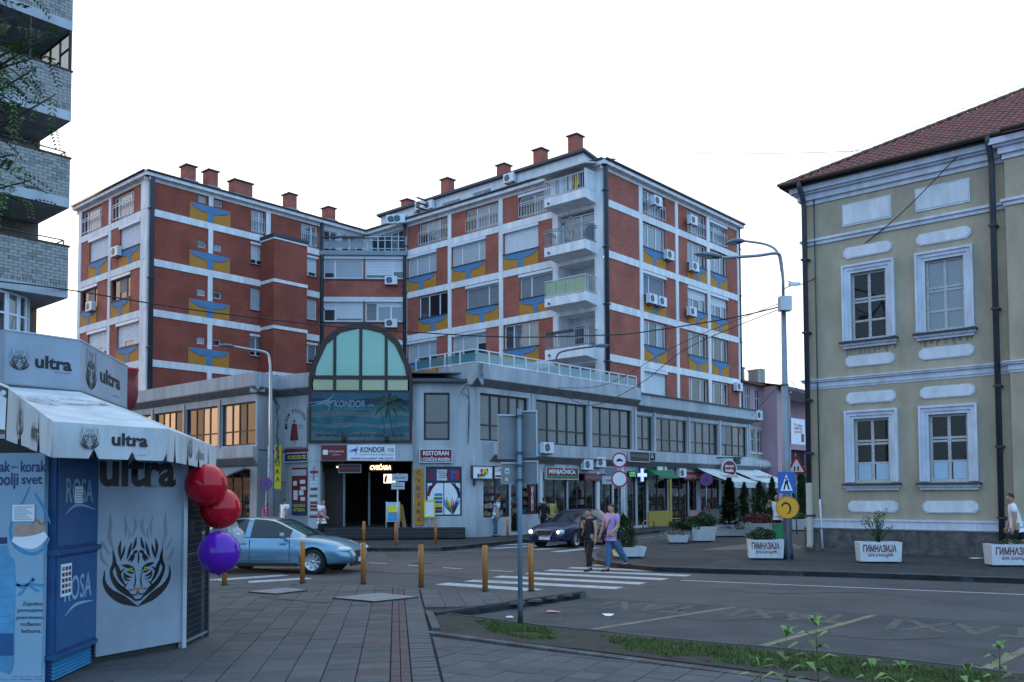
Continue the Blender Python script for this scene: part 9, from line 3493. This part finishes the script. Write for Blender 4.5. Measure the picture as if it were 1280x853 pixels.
person(1272, 705, .14, 1.93, 2.75, 'boy in a white T shirt and dark shorts walking left past the school', 'white', 'black_cloth', 'hair_dark', legs=((.35, .1), (-.4, .5)), arms=((-.05, .25), (.1, .2)), sleeve=.42, shorts=True, lean=.14, abd=(.12, .12))

# ============================================================ tree at the left edge, weeds at the bottom edge
rr = random.Random(77)
tb_ = Vector((-12.4, 14.5, PVZ))
tree = thing('tree', 'leafy tree with feathery leaves reaching in at the top left', 'tree', T3(*tb_))
m = MB()
crown_pts = []
m.tube([tuple(tb_), tuple(tb_ + Vector((.1, .1, 2.5))), tuple(tb_ + Vector((.3, 0, 5.5))), tuple(tb_ + Vector((.4, .2, 9)))], [.22, .18, .14, .06], 10, 'bark')
m.add('trunk', tree)
limb = MB()
ends = []
targets = [(atY(20, 20, 14.0), 1), (atY(60, 45, 14.5), 1), (atY(45, 85, 14.2), 1), (atY(10, 110, 13.8), 1), (atY(70, 118, 14.5), 1), (atY(60, 40, 15), 1), (atY(15, 150, 14.1), 1), (atY(50, 70, 14.6), 1), (atY(40, 225, 14.3), 1), (atY(20, 235, 14.1), 1), (atY(-20, 60, 14.3), 1), (atY(-60, 120, 14.6), 1), (atY(-10, 190, 14.0), 1), (atY(-90, 20, 14.2), 1), (atY(-60, -60, 14.8), 1), (atY(20, -40, 14.5), 1), (atY(-120, 200, 15), 1), (atY(-200, 100, 13), 1), (atY(-260, 0, 14), 1), (atY(-330, 120, 15), 1)]
for e, _ in targets:
 s0 = tb_ + Vector((.3, .1, rr.uniform(4.0, 8.0)))
 mid = s0.lerp(e, .55) + Vector((0, 0, .5))
 q = crom([tuple(s0), tuple(mid), tuple(e)], 6)
 limb.tube(q, [.06 - .052 * i / (len(q) - 1) for i in range(len(q))], 6, 'bark')
 ends.append([Vector(p) for p in q])
limb.add('limbs', tree, kind='stuff')
lf = MB()


def frond(p, d, L_, n_, lw):
 """a feathery leaf: midrib with paired leaflets"""
 d = d.normalized()
 e_ = p + d * L_
 if max(p.x / p.y, e_.x / e_.y) > -.49 - .1 * rr.random():
  return
 sd2 = d.cross(Vector((0, 0, 1)))
 sd2 = sd2.normalized() if sd2.length > .05 else Vector((1, 0, 0))
 for i in range(n_):
  f = (i + 1) / n_
  c = p + d * L_ * f + Vector((0, 0, -.35 * L_ * f * f))
  for sg in (1, -1):
   e = (sd2 * sg + d * .45 + Vector((0, 0, -.25))).normalized() * lw * (1 - .35 * f)
   w_ = d * lw * .17
   lf.poly([c, c + e * .5 + w_, c + e, c + e * .5 - w_], rr.choice(['leaf', 'leaf', 'leaf_light', 'leaf']))


for q in ends:
 for k in range(60):
  i = min(len(q) - 1, int(len(q) * (.35 + .65 * rr.random())))
  p = q[i] + Vector((rr.gauss(0, .18), rr.gauss(0, .25), rr.gauss(0, .18)))
  frond(p, Vector((rr.gauss(.4, .7), rr.gauss(0, .7), rr.gauss(-.2, .4))), rr.uniform(.3, .46), 7, .12)
lf.add('crown', tree, kind='stuff')


def weed(px, py, ptop, Y, label, seed):
 r2 = random.Random(seed)
 b = atY(px, py, Y)
 b.z = .1
 tp = atY(px + r2.uniform(-3, 3), ptop, Y)
 t = thing('weed', label, 'plant', T3(*b))
 st = MB()
 q = crom([tuple(b), tuple(b.lerp(tp, .5) + Vector((.015, .01, 0))), tuple(tp)], 5)
 st.tube(q, [.004, ] * (len(q) - 1) + [.002], 5, 'leaf')
 st.add('stem', t)
 q = [Vector(p) for p in q]
 h = tp.z - b.z
 nlv = max(3, int(h / .075))
 for i in range(nlv + 1):
  f = (i + 1) / (nlv + 1)
  p = b.lerp(tp, f)
  L_ = .19 * (1.1 - .3 * f)
  for s_ in range(2 if i < nlv else 5):
   a = i * 1.57 + s_ * (pi if i < nlv else 1.26) + r2.uniform(-.3, .3)
   el = .35 if i < nlv else r2.uniform(.5, 1.2)
   d = Vector((cos(a) * cos(el), sin(a) * cos(el), sin(el)))
   sdv = d.cross(Vector((0, 0, 1))).normalized()
   l = L_ * r2.uniform(.75, 1.1) * (1 if i < nlv else .75)
   mb = MB()
   P0, P1, P2_ = p, p + d * l * .5 + Vector((0, 0, .01)), p + d * l + Vector((0, 0, -.03))
   w_ = l * .16
   up_ = Vector((0, 0, .006))
   mb.faces([P0, P1 + sdv * w_ + up_, P2_, P1 - sdv * w_ + up_, P1], [(0, 1, 4), (1, 2, 4), (2, 3, 4), (3, 0, 4)], 'leaf_light' if i >= nlv - 1 else r2.choice(['leaf', 'leaf_light', 'leaf']), True)
   mb.add('leaf', t)


for k, (x, y, tp, Y, lb) in enumerate(((1022, 940, 783, 5.6, 'tallest weed at the bottom edge with a spread top of bright leaves'), (982, 930, 797, 5.8, 'second weed left of the tallest one at the bottom edge'), (952, 920, 835, 5.7, 'short weed at the left of the group at the bottom edge'),
          (1088, 930, 836, 5.6, 'weed with bright top right of the tallest one'), (1125, 930, 842, 5.6, 'weed at the bottom edge under the second bay line'),
          (1208, 925, 842, 5.9, 'low leafy weed near the bottom right corner'), (1248, 925, 812, 6.4, 'tall thin weed near the bottom right corner'), )):
 weed(x, y, tp, Y, lb, 100 + k)
